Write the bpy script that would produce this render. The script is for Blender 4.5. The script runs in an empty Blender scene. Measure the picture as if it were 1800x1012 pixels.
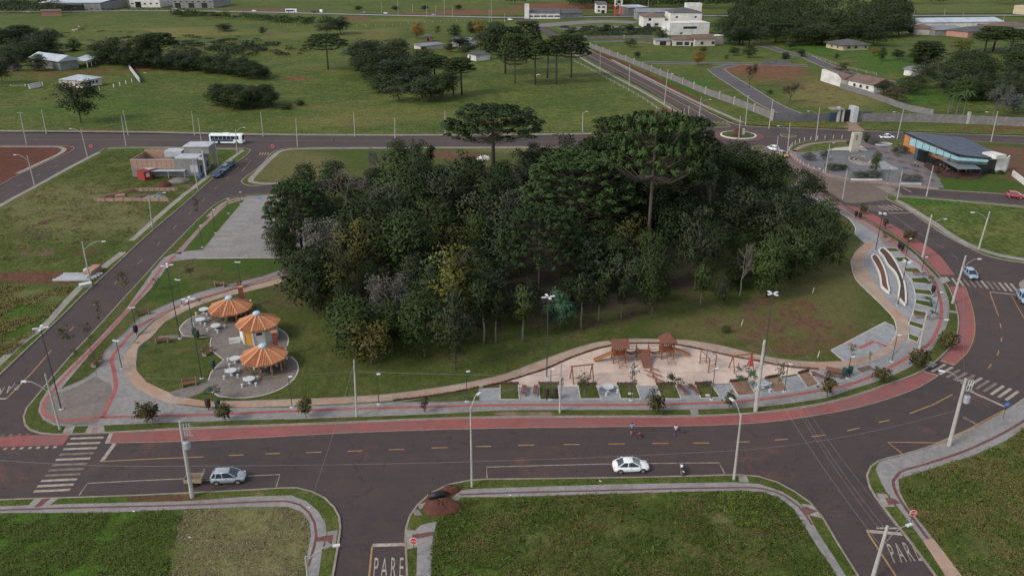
import bpy,bmesh,math,random
import numpy as np
from mathutils import Vector,Matrix,geometry as mgeo
from mathutils import noise as mnoise

# ---------------------------------------------------------------- camera, light, exposure
SC = bpy.context.scene
COL = SC.collection
CAMH,FPX,PITCH = 58.0,1400.0,math.radians(23.2)
cam_data = bpy.data.cameras.new('camera')
cam = bpy.data.objects.new('camera',cam_data)
COL.objects.link(cam)
cam_data.sensor_width = 36.0
cam_data.lens = 36.0 * FPX / 1800.0
cam_data.clip_start = 0.5
cam_data.clip_end = 12000
cam.location = (0,0,CAMH)
cam.rotation_euler = (math.radians(90) - PITCH,0,0)
SC.camera = cam

SUN_EL,SUN_AZ = math.radians(38),math.radians(238)      # azimuth clockwise from +Y (away from the camera)
world = bpy.data.worlds.new('World')
SC.world = world
world.use_nodes = True
wn = world.node_tree
for n in list(wn.nodes): wn.nodes.remove(n)
sky = wn.nodes.new('ShaderNodeTexSky')
sky.sky_type = 'NISHITA'
sky.sun_disc = False
sky.sun_elevation = SUN_EL
sky.sun_rotation = SUN_AZ
sky.altitude = 800
sky.air_density = 1.2
sky.dust_density = 2.5
sky.ozone_density = 1.5
bg = wn.nodes.new('ShaderNodeBackground')
bg.inputs['Strength'].default_value = 0.138
hs = wn.nodes.new('ShaderNodeHueSaturation')
hs.inputs['Saturation'].default_value = 0.34
wo = wn.nodes.new('ShaderNodeOutputWorld')
wn.links.new(sky.outputs[0],hs.inputs['Color'])
wn.links.new(hs.outputs[0],bg.inputs['Color'])
wn.links.new(bg.outputs[0],wo.inputs['Surface'])
sun_d = bpy.data.lights.new('sun','SUN')
sun_d.energy = 1.45
sun_d.angle = math.radians(14)
sun_d.color = (1.0,0.91,0.80)
sun = bpy.data.objects.new('sun',sun_d)
COL.objects.link(sun)
sdir = Vector((math.sin(SUN_AZ) * math.cos(SUN_EL),math.cos(SUN_AZ) * math.cos(SUN_EL),math.sin(SUN_EL)))
sun.rotation_euler = sdir.to_track_quat('Z','Y').to_euler()
sun.location = (0,0,200)
SC.view_settings.view_transform = 'Standard'
SC.view_settings.look = 'None'
SC.view_settings.gamma = 1
SC.view_settings.use_curve_mapping = False
SC.view_settings.exposure = 0.64
SC.render.engine = 'CYCLES'
SC.cycles.max_bounces = 4
SC.cycles.diffuse_bounces = 2
SC.cycles.glossy_bounces = 2
SC.cycles.transparent_max_bounces = 8
SC.cycles.use_denoising = True

# ---------------------------------------------------------------- from photograph points to places on the ground
CS,SN = math.cos(PITCH),math.sin(PITCH)
def G(px,py,z=0.0):
    u = (px - 900) / FPX; v = (py - 506) / FPX
    t = (CAMH - z) / (SN + v * CS)
    return Vector((u * t,(CS - v * SN) * t,z))
def PX(x,y,z=0.0):
    a = CAMH - z
    t = a * SN + y * CS
    return 900 + FPX * x / t,506 + FPX * (a * CS - y * SN) / t
def HT(px,py,pyt,z=0.0):
    """height of a plumb thing standing at (px, py) whose top shows at row pyt"""
    y = G(px,py,z).y
    v = (pyt - 506) / FPX
    a = y * (SN + v * CS) / (CS - v * SN)
    return (CAMH - a) - z
def WID(px,py,w):
    """metres across for w pixels at the depth of ground point (px, py)"""
    return w * (G(px,py).y * CS + CAMH * SN) / FPX
def sm(a,b,x):
    t = min(1.0,max(0.0,(x - a) / (b - a)))
    return t * t * (3 - 2 * t)
def hgt(x,y):
    """gentle hollows of the far pasture; flat elsewhere"""
    m = sm(292,370,y) * sm(20,-50,x) * (1 - sm(610,690,y))
    if m <= 0: return 0.0
    h = 2.2 * math.sin(x * 0.021 + 1.3) * math.cos(y * 0.017 + 0.4) + 1.3 * math.sin(x * 0.047 - y * 0.031) + 0.6 * math.sin(y * 0.07 + x * 0.02)
    return m * h
def GT(px,py):
    z = 0.0
    for _ in range(25):
        p = G(px,py,z)
        z2 = hgt(p.x,p.y)
        z = z * 0.4 + z2 * 0.6
    p = G(px,py,z)
    return Vector((p.x,p.y,hgt(p.x,p.y)))

# ---------------------------------------------------------------- materials
MATS = {}
def _nt(name):
    m = bpy.data.materials.new(name)
    m.use_nodes = True
    nt = m.node_tree
    return m,nt,nt.nodes['Principled BSDF']
def lin(c): return (c[0],c[1],c[2],1.0)
def nz(nt,scale,detail=3.0,rough=0.55,vec=None,dist=0.0):
    n = nt.nodes.new('ShaderNodeTexNoise')
    n.inputs['Scale'].default_value = scale
    n.inputs['Detail'].default_value = detail
    n.inputs['Roughness'].default_value = rough
    n.inputs['Distortion'].default_value = dist
    if vec is not None: nt.links.new(vec,n.inputs['Vector'])
    return n.outputs['Fac']
def ramp(nt,fac,a,b):
    r = nt.nodes.new('ShaderNodeMapRange')
    r.inputs['From Min'].default_value = a
    r.inputs['From Max'].default_value = b
    nt.links.new(fac,r.inputs['Value'])
    return r.outputs['Result']
def mixc(nt,fac,a,b,blend='MIX'):
    m = nt.nodes.new('ShaderNodeMix')
    m.data_type = 'RGBA'; m.blend_type = blend
    if isinstance(fac,(int,float)): m.inputs[0].default_value = fac
    else: nt.links.new(fac,m.inputs[0])
    for i,c in ((6,a),(7,b)):
        if isinstance(c,tuple): m.inputs[i].default_value = lin(c)
        else: nt.links.new(c,m.inputs[i])
    return m.outputs[2]
def math_(nt,op,a,b=None):
    m = nt.nodes.new('ShaderNodeMath'); m.operation = op
    for i,c in ((0,a),(1,b)):
        if c is None: continue
        if isinstance(c,(int,float)): m.inputs[i].default_value = c
        else: nt.links.new(c,m.inputs[i])
    return m.outputs[0]
def pos(nt): return nt.nodes.new('ShaderNodeNewGeometry').outputs['Position']
def objc(nt): return nt.nodes.new('ShaderNodeTexCoord').outputs['Object']
def bump(nt,bs,h,strength,dist=0.05):
    b = nt.nodes.new('ShaderNodeBump')
    b.inputs['Strength'].default_value = strength
    b.inputs['Distance'].default_value = dist
    nt.links.new(h,b.inputs['Height'])
    nt.links.new(b.outputs[0],bs.inputs['Normal'])
def M(name,c,c2=None,rough=0.7,scale=3.0,metal=0.0,spec=0.3,bumpy=0.0,world_=False,big=None):
    """plain paint, stone, wood ... : base colour broken up by grain and wear"""
    if name in MATS: return MATS[name]
    m,nt,bs = _nt(name)
    v = pos(nt) if world_ else objc(nt)
    c2 = c2 or tuple(x * 0.75 for x in c)
    f = ramp(nt,nz(nt,scale,5,0.7,v),0.40,0.62)
    col = mixc(nt,f,c,c2)
    if big:
        f2 = ramp(nt,nz(nt,big,4,0.65,v),0.46,0.62)
        col = mixc(nt,f2,col,tuple(x * 0.72 for x in c))
    nt.links.new(col,bs.inputs['Base Color'])
    bs.inputs['Roughness'].default_value = rough
    bs.inputs['Metallic'].default_value = metal
    bs.inputs['Specular IOR Level'].default_value = spec
    if bumpy: bump(nt,bs,nz(nt,scale * 2.5,3,0.6,v),bumpy,0.03)
    MATS[name] = m
    return m

def asphalt():
    m,nt,bs = _nt('asphalt')
    p = pos(nt)
    mul = lambda f,k: math_(nt,'MULTIPLY',f,k)
    a = ramp(nt,nz(nt,0.03,4,0.6,p,0.5),0.40,0.60)
    b = ramp(nt,nz(nt,0.30,6,0.72,p,0.6),0.42,0.62)
    c = nz(nt,5.0,4,0.8,p)
    col = mixc(nt,a,(0.069,0.049,0.048),(0.051,0.040,0.042))
    col = mixc(nt,mul(b,0.50),col,(0.086,0.057,0.050))
    col = mixc(nt,mul(ramp(nt,c,0.38,0.62),0.55),col,(0.040,0.031,0.033))
    d = ramp(nt,nz(nt,0.10,6,0.75,p,0.8),0.56,0.72)
    col = mixc(nt,mul(d,0.60),col,(0.135,0.066,0.046))
    # long streaks: tyre tracks, seams and oil along the road
    mp = nt.nodes.new('ShaderNodeMapping'); mp.inputs['Scale'].default_value = (0.035,0.9,1); nt.links.new(p,mp.inputs['Vector'])
    st = ramp(nt,nz(nt,1.0,4,0.6,mp.outputs[0],0.3),0.50,0.66)
    col = mixc(nt,mul(st,0.34),col,(0.045,0.036,0.040))
    vo = nt.nodes.new('ShaderNodeTexVoronoi'); vo.feature = 'DISTANCE_TO_EDGE'; vo.inputs['Scale'].default_value = 0.14
    wv = nt.nodes.new('ShaderNodeTexNoise'); wv.inputs['Scale'].default_value = 0.5; nt.links.new(p,wv.inputs['Vector'])
    mv = nt.nodes.new('ShaderNodeVectorMath'); mv.operation = 'MULTIPLY_ADD'; mv.inputs[1].default_value = (5,5,5); nt.links.new(wv.outputs['Color'],mv.inputs[0]); nt.links.new(p,mv.inputs[2])
    nt.links.new(mv.outputs[0],vo.inputs['Vector'])
    cr = math_(nt,'LESS_THAN',vo.outputs['Distance'],0.008)
    col = mixc(nt,mul(cr,0.5),col,(0.028,0.024,0.026))
    nt.links.new(col,bs.inputs['Base Color'])
    bs.inputs['Roughness'].default_value = 0.85
    bs.inputs['Specular IOR Level'].default_value = 0.25
    bump(nt,bs,c,0.4,0.02)
    MATS['asphalt'] = m; return m

def grass(name,g1,g2,dry,dirt,fine=6.0,rough_h=0.5,tuftscale=1.1):
    """grass ground; vertex layers say where it is lush, dry or bare earth"""
    m,nt,bs = _nt(name)
    p = pos(nt)
    def at(n):
        k = nt.nodes.new('ShaderNodeAttribute'); k.attribute_name = n; return k.outputs['Fac']
    mul = lambda f,k: math_(nt,'MULTIPLY',f,k)
    cen = lambda f,k: mul(math_(nt,'SUBTRACT',f,0.5),k)
    big = ramp(nt,nz(nt,0.028,5,0.6,p,0.8),0.40,0.60)
    mid = nz(nt,0.23,6,0.72,p,0.6)
    mid2 = nz(nt,0.08,6,0.75,p,1.2)
    fi = nz(nt,fine,3,0.7,p)
    tuft = nz(nt,tuftscale,5,0.75,p,0.8)
    col = mixc(nt,big,g1,g2)
    col = mixc(nt,mul(ramp(nt,mid,0.50,0.64),0.60),col,dry)
    col = mixc(nt,mul(ramp(nt,mid2,0.51,0.59),0.55),col,tuple(x * 0.62 for x in g1))
    lf = ramp(nt,math_(nt,'ADD',at('lush'),cen(mid,1.6)),0.30,0.75)
    col = mixc(nt,lf,col,(g1[0] * 0.80,g1[1] * 1.18,g1[2] * 0.7))
    df = ramp(nt,math_(nt,'ADD',at('dry'),cen(tuft,1.8)),0.25,0.80)
    col = mixc(nt,mul(df,0.9),col,tuple(x * 1.15 for x in dry))
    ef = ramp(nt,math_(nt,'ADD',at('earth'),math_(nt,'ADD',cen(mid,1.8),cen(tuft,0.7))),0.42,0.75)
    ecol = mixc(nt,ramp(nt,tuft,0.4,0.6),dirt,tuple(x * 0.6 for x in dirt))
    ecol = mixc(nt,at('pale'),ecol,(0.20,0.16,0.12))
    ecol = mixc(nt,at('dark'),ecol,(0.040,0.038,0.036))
    col = mixc(nt,mul(ramp(nt,tuft,0.42,0.60),0.60),col,tuple(x * 0.40 for x in g1))
    col = mixc(nt,mul(ramp(nt,fi,0.48,0.66),0.50),col,tuple(x * 1.55 for x in g2))
    col = mixc(nt,mul(ramp(nt,fi,0.50,0.34),0.50),col,tuple(x * 0.5 for x in g1))
    col = mixc(nt,ef,col,ecol)
    nt.links.new(col,bs.inputs['Base Color'])
    bs.inputs['Roughness'].default_value = 0.95
    bs.inputs['Specular IOR Level'].default_value = 0.1
    h = math_(nt,'ADD',mul(fi,0.4),tuft)
    bump(nt,bs,h,rough_h,0.35)
    MATS[name] = m; return m

def paving(name,c,c2,brick=(0.6,0.3),mortar=0.7,big=0.15,stain=(0.30,0.17,0.11),st=0.0):
    m,nt,bs = _nt(name)
    p = pos(nt)
    b = nt.nodes.new('ShaderNodeTexBrick')
    b.inputs['Scale'].default_value = 1.0
    b.inputs['Brick Width'].default_value = brick[0]
    b.inputs['Row Height'].default_value = brick[1]
    b.inputs['Mortar Size'].default_value = 0.02
    b.inputs['Color1'].default_value = lin(c); b.inputs['Color2'].default_value = lin(c2)
    b.inputs['Mortar'].default_value = lin(tuple(x * mortar for x in c2))
    nt.links.new(p,b.inputs['Vector'])
    f = ramp(nt,nz(nt,big,6,0.72,p,0.5),0.44,0.60)
    col = mixc(nt,math_(nt,'MULTIPLY',f,0.55),b.outputs['Color'],tuple(x * 0.66 for x in c2))
    f2 = ramp(nt,nz(nt,big * 7,5,0.75,p),0.45,0.62)
    col = mixc(nt,math_(nt,'MULTIPLY',f2,0.4),col,tuple(min(1,x * 1.25) for x in c))
    if st:
        f3 = ramp(nt,nz(nt,big * 1.3,6,0.75,p,1.0),0.46,0.62)
        col = mixc(nt,math_(nt,'MULTIPLY',f3,st),col,stain)
    nt.links.new(col,bs.inputs['Base Color'])
    bs.inputs['Roughness'].default_value = 0.85
    bs.inputs['Specular IOR Level'].default_value = 0.2
    MATS[name] = m; return m

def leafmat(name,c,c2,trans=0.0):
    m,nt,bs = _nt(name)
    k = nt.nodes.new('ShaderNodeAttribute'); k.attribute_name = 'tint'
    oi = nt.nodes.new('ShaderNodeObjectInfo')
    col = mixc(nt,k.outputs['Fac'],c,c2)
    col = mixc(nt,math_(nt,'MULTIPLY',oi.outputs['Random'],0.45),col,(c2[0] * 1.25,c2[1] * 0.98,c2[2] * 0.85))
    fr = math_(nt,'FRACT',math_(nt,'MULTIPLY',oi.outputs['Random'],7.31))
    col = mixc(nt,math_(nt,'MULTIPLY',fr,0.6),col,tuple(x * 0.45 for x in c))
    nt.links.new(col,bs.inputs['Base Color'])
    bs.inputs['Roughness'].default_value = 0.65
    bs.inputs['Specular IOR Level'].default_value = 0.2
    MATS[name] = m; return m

def carpaint(name,c,rough=0.3,metal=0.0):
    if name in MATS: return MATS[name]
    m,nt,bs = _nt(name)
    f = ramp(nt,nz(nt,2.5,4,0.6,objc(nt)),0.4,0.8)
    nt.links.new(mixc(nt,f,c,tuple(x * 0.86 for x in c)),bs.inputs['Base Color'])
    bs.inputs['Roughness'].default_value = rough
    bs.inputs['Metallic'].default_value = metal
    bs.inputs['Specular IOR Level'].default_value = 0.5
    bs.inputs['Coat Weight'].default_value = 0.4
    bs.inputs['Coat Roughness'].default_value = 0.1
    MATS[name] = m; return m

# ---------------------------------------------------------------- tagging and linking
def tag(o,label=None,cat=None,group=None,kind=None):
    if label: o['label'] = label
    if cat: o['category'] = cat
    if group: o['group'] = group
    if kind: o['kind'] = kind
    return o
def empty(name,label,cat,loc=(0,0,0),rz=0.0,group=None):
    o = bpy.data.objects.new(name,None)
    COL.objects.link(o)
    o.empty_display_size = 0.5
    o.location = loc; o.rotation_euler = (0,0,rz)
    return tag(o,label,cat,group)
KIDS = {}
def link(name,me,parent=None):
    o = bpy.data.objects.new(name,me)
    COL.objects.link(o)
    if parent is not None:
        o.parent = parent
        KIDS.setdefault(parent.name,[]).append(o)
    return o
def copy_tree(o,parent=None):
    c = o.copy(); COL.objects.link(c)
    if parent is not None:
        c.parent = parent
        KIDS.setdefault(parent.name,[]).append(c)
    for ch in list(KIDS.get(o.name,[])): copy_tree(ch,c)
    return c
def place(proto,loc,rz=0.0,label=None,group=None,scale=None):
    """first use moves the prototype itself, later ones copy it"""
    if proto.get('_used'):
        o = copy_tree(proto)
    else:
        o = proto; proto['_used'] = 1
    o.location = loc; o.rotation_euler = (0,0,rz)
    if scale is not None: o.scale = scale if hasattr(scale,'__len__') else (scale,) * 3
    if label: o['label'] = label
    if group: o['group'] = group
    return o

# ---------------------------------------------------------------- mesh builder
class MB:
    def __init__(s): s.v = []; s.f = []; s.m = []; s.cur = 0
    def add(s,vs,fs):
        n = len(s.v); s.v += [tuple(p) for p in vs]
        for f in fs: s.f.append(tuple(i + n for i in f)); s.m.append(s.cur)
    def box(s,x0,y0,z0,x1,y1,z1,T=None,top=(1,1)):
        cx,cy = (x0 + x1) / 2,(y0 + y1) / 2; a,b = (x1 - x0) / 2,(y1 - y0) / 2
        vs = [(cx - a,cy - b,z0),(cx + a,cy - b,z0),(cx + a,cy + b,z0),(cx - a,cy + b,z0),
              (cx - a * top[0],cy - b * top[1],z1),(cx + a * top[0],cy - b * top[1],z1),(cx + a * top[0],cy + b * top[1],z1),(cx - a * top[0],cy + b * top[1],z1)]
        if T is not None: vs = [T @ Vector(p) for p in vs]
        s.add(vs,[(3,2,1,0),(4,5,6,7),(0,1,5,4),(1,2,6,5),(2,3,7,6),(3,0,4,7)])
        return s
    def beam(s,a,b,w,h=None):
        """rectangular bar from a to b"""
        a = Vector(a); b = Vector(b); h = h or w
        d = (b - a).normalized()
        up = Vector((0,0,1)) if abs(d.z) < 0.95 else Vector((0,1,0))
        x = d.cross(up).normalized() * (w / 2); y = x.cross(d).normalized() * (h / 2)
        vs = [a - x - y,a + x - y,a + x + y,a - x + y,b - x - y,b + x - y,b + x + y,b - x + y]
        s.add(vs,[(3,2,1,0),(4,5,6,7),(0,1,5,4),(1,2,6,5),(2,3,7,6),(3,0,4,7)])
        return s
    def tube(s,pts,rs,n=6,cap=True):
        pts = [Vector(p) for p in pts]
        if not hasattr(rs,'__len__'): rs = [rs] * len(pts)
        vs = []; fs = []
        for i,p in enumerate(pts):
            d = (pts[min(i + 1,len(pts) - 1)] - pts[max(i - 1,0)]).normalized()
            up = Vector((0,0,1)) if abs(d.z) < 0.9 else Vector((0,1,0))
            x = d.cross(up).normalized(); y = x.cross(d).normalized()
            for k in range(n):
                a = 2 * math.pi * k / n
                vs.append(p + (x * math.cos(a) + y * math.sin(a)) * rs[i])
            if i:
                for k in range(n):
                    k2 = (k + 1) % n
                    fs.append(((i - 1) * n + k,(i - 1) * n + k2,i * n + k2,i * n + k))
        if cap:
            fs.append(tuple(range(n))[::-1]); fs.append(tuple((len(pts) - 1) * n + k for k in range(n)))
        s.add(vs,fs); return s
    def lathe(s,prof,n=12,c=(0,0,0),sq=(1,1)):
        vs = []; fs = []
        for r,z in prof:
            for k in range(n):
                a = 2 * math.pi * k / n
                vs.append((c[0] + r * math.cos(a) * sq[0],c[1] + r * math.sin(a) * sq[1],c[2] + z))
        for i in range(1,len(prof)):
            for k in range(n):
                k2 = (k + 1) % n
                fs.append(((i - 1) * n + k,(i - 1) * n + k2,i * n + k2,i * n + k))
        fs.append(tuple(range(n))[::-1]); fs.append(tuple((len(prof) - 1) * n + k for k in range(n)))
        s.add(vs,fs); return s
    def prism(s,poly,z0,z1,T=None):
        n = len(poly)
        area = sum(poly[i][0] * poly[(i + 1) % n][1] - poly[(i + 1) % n][0] * poly[i][1] for i in range(n))
        if area < 0: poly = poly[::-1]
        vs = [(p[0],p[1],z0) for p in poly] + [(p[0],p[1],z1) for p in poly]
        if T is not None: vs = [T @ Vector(p) for p in vs]
        fs = [tuple(range(n))[::-1],tuple(range(n,2 * n))] + [(i,(i + 1) % n,n + (i + 1) % n,n + i) for i in range(n)]
        s.add(vs,fs); return s
    def mesh(s,name,mats,smooth=False):
        me = bpy.data.meshes.new(name)
        me.from_pydata(s.v,[],s.f)
        for m in (mats if isinstance(mats,(list,tuple)) else [mats]): me.materials.append(m)
        if any(s.m): me.polygons.foreach_set('material_index',s.m)
        if smooth: me.polygons.foreach_set('use_smooth',[True] * len(s.f))
        me.update(); return me
    def build(s,name,mats,parent=None,smooth=False):
        return link(name,s.mesh(name,mats,smooth),parent)

# ---------------------------------------------------------------- curves on the ground
def crom(pts,step=1.5,closed=False):
    """smooth curve through points, resampled at about `step` metres"""
    P = [Vector((p[0],p[1])) for p in pts]; n = len(P); out = []
    segs = n if closed else n - 1
    for i in range(segs):
        if closed: p0,p1,p2,p3 = P[(i - 1) % n],P[i],P[(i + 1) % n],P[(i + 2) % n]
        else: p0,p1,p2,p3 = P[max(i - 1,0)],P[i],P[i + 1],P[min(i + 2,n - 1)]
        L = (p2 - p1).length; k = max(1,min(40,int(L / step)))
        # centripetal form
        t01 = max((p1 - p0).length,1e-3) ** 0.5; t12 = max(L,1e-3) ** 0.5; t23 = max((p3 - p2).length,1e-3) ** 0.5
        m1 = (p2 - p1) + t12 * ((p1 - p0) / t01 - (p2 - p0) / (t01 + t12)) if (p1 - p0).length > 1e-3 else (p2 - p1)
        m2 = (p2 - p1) + t12 * ((p3 - p2) / t23 - (p3 - p1) / (t12 + t23)) if (p3 - p2).length > 1e-3 else (p2 - p1)
        for j in range(k):
            t = j / k; t2 = t * t; t3 = t2 * t
            out.append(p1 * (2 * t3 - 3 * t2 + 1) + m1 * (t3 - 2 * t2 + t) + p2 * (-2 * t3 + 3 * t2) + m2 * (t3 - t2))
    if not closed: out.append(P[-1])
    return out
def W(pts,z=0.0): return [G(a,b,z).to_2d() for a,b in pts]
def inside(poly,x,y):
    r = False; n = len(poly); j = n - 1
    for i in range(n):
        xi,yi = poly[i][0],poly[i][1]; xj,yj = poly[j][0],poly[j][1]
        if (yi > y) != (yj > y) and x < (xj - xi) * (y - yi) / (yj - yi) + xi: r = not r
        j = i
    return r
def ccw(poly):
    a = sum(poly[i][0] * poly[(i + 1) % len(poly)][1] - poly[(i + 1) % len(poly)][0] * poly[i][1] for i in range(len(poly)))
    return poly if a > 0 else poly[::-1]
PATCH = []      # (px, py, rx, ry, layer, strength): where the grass is lush, dry or worn to earth
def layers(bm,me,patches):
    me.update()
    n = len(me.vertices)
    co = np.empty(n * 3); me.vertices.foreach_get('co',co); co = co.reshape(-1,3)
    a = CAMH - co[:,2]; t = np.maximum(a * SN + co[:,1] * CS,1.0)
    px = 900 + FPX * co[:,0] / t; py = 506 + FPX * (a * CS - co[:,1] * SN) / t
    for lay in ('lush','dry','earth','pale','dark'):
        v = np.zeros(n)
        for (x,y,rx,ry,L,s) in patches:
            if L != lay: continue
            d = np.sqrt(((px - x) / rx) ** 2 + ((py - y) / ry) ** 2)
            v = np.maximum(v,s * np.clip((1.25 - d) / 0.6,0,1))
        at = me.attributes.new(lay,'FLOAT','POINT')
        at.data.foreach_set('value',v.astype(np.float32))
def sheet(name,poly,z,mat,grid=None,patches=None,fz=None,kind='structure',parent=None):
    """flat (or draped) polygon; grid cuts it into cells for vertex layers and relief"""
    poly = ccw([Vector((p[0],p[1])) for p in poly])
    bm = bmesh.new()
    vs = [bm.verts.new((p.x,p.y,0)) for p in poly]
    tris = mgeo.tessellate_polygon([[Vector((p.x,p.y,0)) for p in poly]])
    for t in tris:
        try: bm.faces.new([vs[i] for i in t])
        except ValueError: pass
    if grid:
        xs = [p.x for p in poly]; ys = [p.y for p in poly]
        for ax,lo,hi in ((0,min(xs),max(xs)),(1,min(ys),max(ys))):
            k = lo + grid * 0.5
            while k < hi:
                g = list(bm.verts) + list(bm.edges) + list(bm.faces)
                co = (k,0,0) if ax == 0 else (0,k,0); no = (1,0,0) if ax == 0 else (0,1,0)
                bmesh.ops.bisect_plane(bm,geom=g,dist=1e-4,plane_co=co,plane_no=no)
                k += grid
    for v in bm.verts: v.co.z = z + (fz(v.co.x,v.co.y) if fz else 0)
    bm.normal_update()
    for f in bm.faces:
        if f.normal.z < 0: f.normal_flip()
    me = bpy.data.meshes.new(name); bm.to_mesh(me); bm.free()
    me.materials.append(mat)
    layers(None,me,patches or [])
    o = link(name,me,parent)
    if kind: o['kind'] = kind
    return o
def ribbon(name,line,w,z,mat,z0=None,closed=False,kind='structure',off=0.0,fz=None,parent=None,mb=None):
    """a band of width w along a line (list of 2d points); with z0 it also gets side walls"""
    P = [Vector((p[0],p[1])) for p in line]; n = len(P)
    m = mb or MB(); vs = []
    for i in range(n):
        if closed: a,b = P[(i - 1) % n],P[(i + 1) % n]
        else: a,b = P[max(i - 1,0)],P[min(i + 1,n - 1)]
        d = (b - a); d = d.normalized() if d.length > 1e-6 else Vector((1,0))
        nn = Vector((-d.y,d.x))
        h = fz(P[i].x,P[i].y) if fz else 0
        l = P[i] + nn * (off + w / 2); r = P[i] + nn * (off - w / 2)
        vs.append((l.x,l.y,z + h)); vs.append((r.x,r.y,z + h))
    fs = []
    k = n if closed else n - 1
    for i in range(k):
        j = (i + 1) % n
        fs.append((2 * i,2 * i + 1,2 * j + 1,2 * j))
    if z0 is not None:
        o = len(vs)
        vs += [(x,y,z0 + (zz - z)) for x,y,zz in vs]
        for i in range(k):
            j = (i + 1) % n
            fs.append((2 * i,2 * j,o + 2 * j,o + 2 * i)); fs.append((2 * i + 1,o + 2 * i + 1,o + 2 * j + 1,2 * j + 1))
    m.add(vs,fs)
    if mb: return m
    ob = m.build(name,mat,parent)
    if kind: ob['kind'] = kind
    return ob

# ================================================================ THE GROUND
asphalt()
FG = grass('lot_grass',(0.056,0.086,0.015),(0.088,0.104,0.024),(0.200,0.170,0.090),(0.135,0.066,0.042),5.0,0.8,0.8)
PG = grass('park_grass',(0.055,0.076,0.017),(0.076,0.088,0.024),(0.138,0.116,0.055),(0.132,0.076,0.046),6.0,0.4,1.0)
FIELD = grass('pasture_grass',(0.050,0.086,0.016),(0.100,0.114,0.027),(0.165,0.132,0.054),(0.165,0.078,0.045),1.1,0.8,0.3)
SOIL = grass('red_soil',(0.130,0.050,0.034),(0.104,0.042,0.029),(0.14,0.07,0.05),(0.118,0.044,0.029),3.0,0.8)
KERB = M('kerb_concrete',(0.27,0.235,0.205),(0.19,0.16,0.14),0.85,1.2,world_=True,big=0.15)
CONC = M('walk_concrete',(0.270,0.247,0.224),(0.196,0.172,0.149),0.85,0.9,world_=True,big=0.2)
GREY = paving('grey_pavers',(0.250,0.238,0.238),(0.201,0.193,0.195),(0.4,0.2),0.75,0.2,(0.24,0.18,0.14),0.25)
BLUE = paving('blue_grey_slabs',(0.270,0.276,0.287),(0.218,0.224,0.239),(0.5,0.5),0.8,0.2,(0.28,0.27,0.26),0.3)
BROWNP = paving('brown_pavers',(0.188,0.165,0.152),(0.147,0.130,0.122),(0.4,0.2),0.75,0.22,(0.19,0.13,0.10),0.4)  # browner and darker than the grey pavers, with stains spread at random
BEIGE = paving('beige_path_concrete',(0.345,0.270,0.220),(0.285,0.220,0.178),(3.0,3.0),0.9,0.12,(0.33,0.180,0.115),0.7)
PINKP = paving('pink_pavers',(0.270,0.190,0.178),(0.224,0.149,0.144),(0.4,0.2),0.8,0.25)
TACT = paving('red_tactile_tiles',(0.330,0.098,0.090),(0.280,0.080,0.076),(0.25,0.25),0.75,0.35,(0.26,0.14,0.12),0.4)
TACTD = paving('faded_red_tiles',(0.150,0.060,0.056),(0.120,0.050,0.048),(0.25,0.25),0.75,0.35,(0.13,0.09,0.08),0.6)
BIKE = paving('red_cycle_lane_paint',(0.245,0.084,0.078),(0.235,0.080,0.076),(40,40),0.95,0.10,(0.175,0.090,0.084),0.9)
BRICKR = paving('brown_road_pavers',(0.165,0.123,0.099),(0.134,0.099,0.081),(0.6,0.3),0.8,0.08,(0.11,0.095,0.09),0.5)
SAND = M('pink_playground_sand',(0.52,0.41,0.35),(0.45,0.345,0.295),0.95,0.7,world_=True,big=0.13,bumpy=0.3)
WHITEP = M('worn_white_road_paint',(0.36,0.31,0.26),(0.22,0.18,0.155),0.8,1.6,world_=True)
FAINTP = M('rubbed_white_road_paint',(0.19,0.155,0.135),(0.115,0.09,0.08),0.8,1.6,world_=True)
YELP = M('worn_yellow_road_paint',(0.36,0.205,0.075),(0.24,0.14,0.065),0.8,1.4,world_=True)
RIM = M('white_rim_concrete',(0.50,0.47,0.44),(0.38,0.35,0.32),0.8,1.0,world_=True)
GRAVEL = M('grey_lot_gravel',(0.175,0.165,0.155),(0.125,0.118,0.11),0.9,1.2,world_=True,big=0.12)
FROAD = M('far_grey_asphalt',(0.085,0.078,0.085),(0.068,0.062,0.070),0.85,0.3,world_=True,big=0.05)

ZB = 0.13       # top of the kerbed blocks
# the wide earth below everything, out to the horizon
gm = MB(); gm.add([(-6000,-400,-0.3),(6000,-400,-0.3),(6000,9000,-0.3),(-6000,9000,-0.3)],[(0,1,2,3)])
go = gm.build('ground',FIELD); go['kind'] = 'structure'; layers(None,go.data,[])

# asphalt: one sheet under the whole street grid, up the avenue
road_px = [(-900,228),(-300,231),(0,233.5),(300,236),(440,239),(780,240),(1040,238),(1150,236),(1215,226),(1228,213),(1200,194),(1150,164),(1100,137),
           (1060,116),(1020,94),(985,74),(955,57),(925,42),(905,34.5),(935,34.5),(960,50),(1000,70),(1036,90),(1100,122),(1160,153),(1222,185),(1262,206),(1300,221),(1420,226),
           (1600,233),(1800,240),(2200,256),(3200,300),(3400,900),(2600,1400),(900,1500),(-1000,1400),(-2600,800),(-2600,300)]
sheet('road',W(road_px),0.0,MATS['asphalt'])

def block(name,px,mat,patches=(),grid=2.5,kerb_w=0.22,step=1.6,kerb=True,smooth=True,z=ZB):
    """a kerbed block of land: raised top, kerb round it"""
    line = W(px,z)
    line = crom(line,step,True) if smooth else line
    line = ccw(line)
    # drop repeated points
    out = []
    for p in line:
        if not out or (p - out[-1]).length > 0.05: out.append(p)
    line = out
    o = sheet(name,line,z,mat,grid,list(patches))
    if kerb:
        ribbon('kerb',line,kerb_w,z + 0.012,KERB,z0=-0.02,closed=True,off=kerb_w / 2 - 0.03)
    return line

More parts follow.
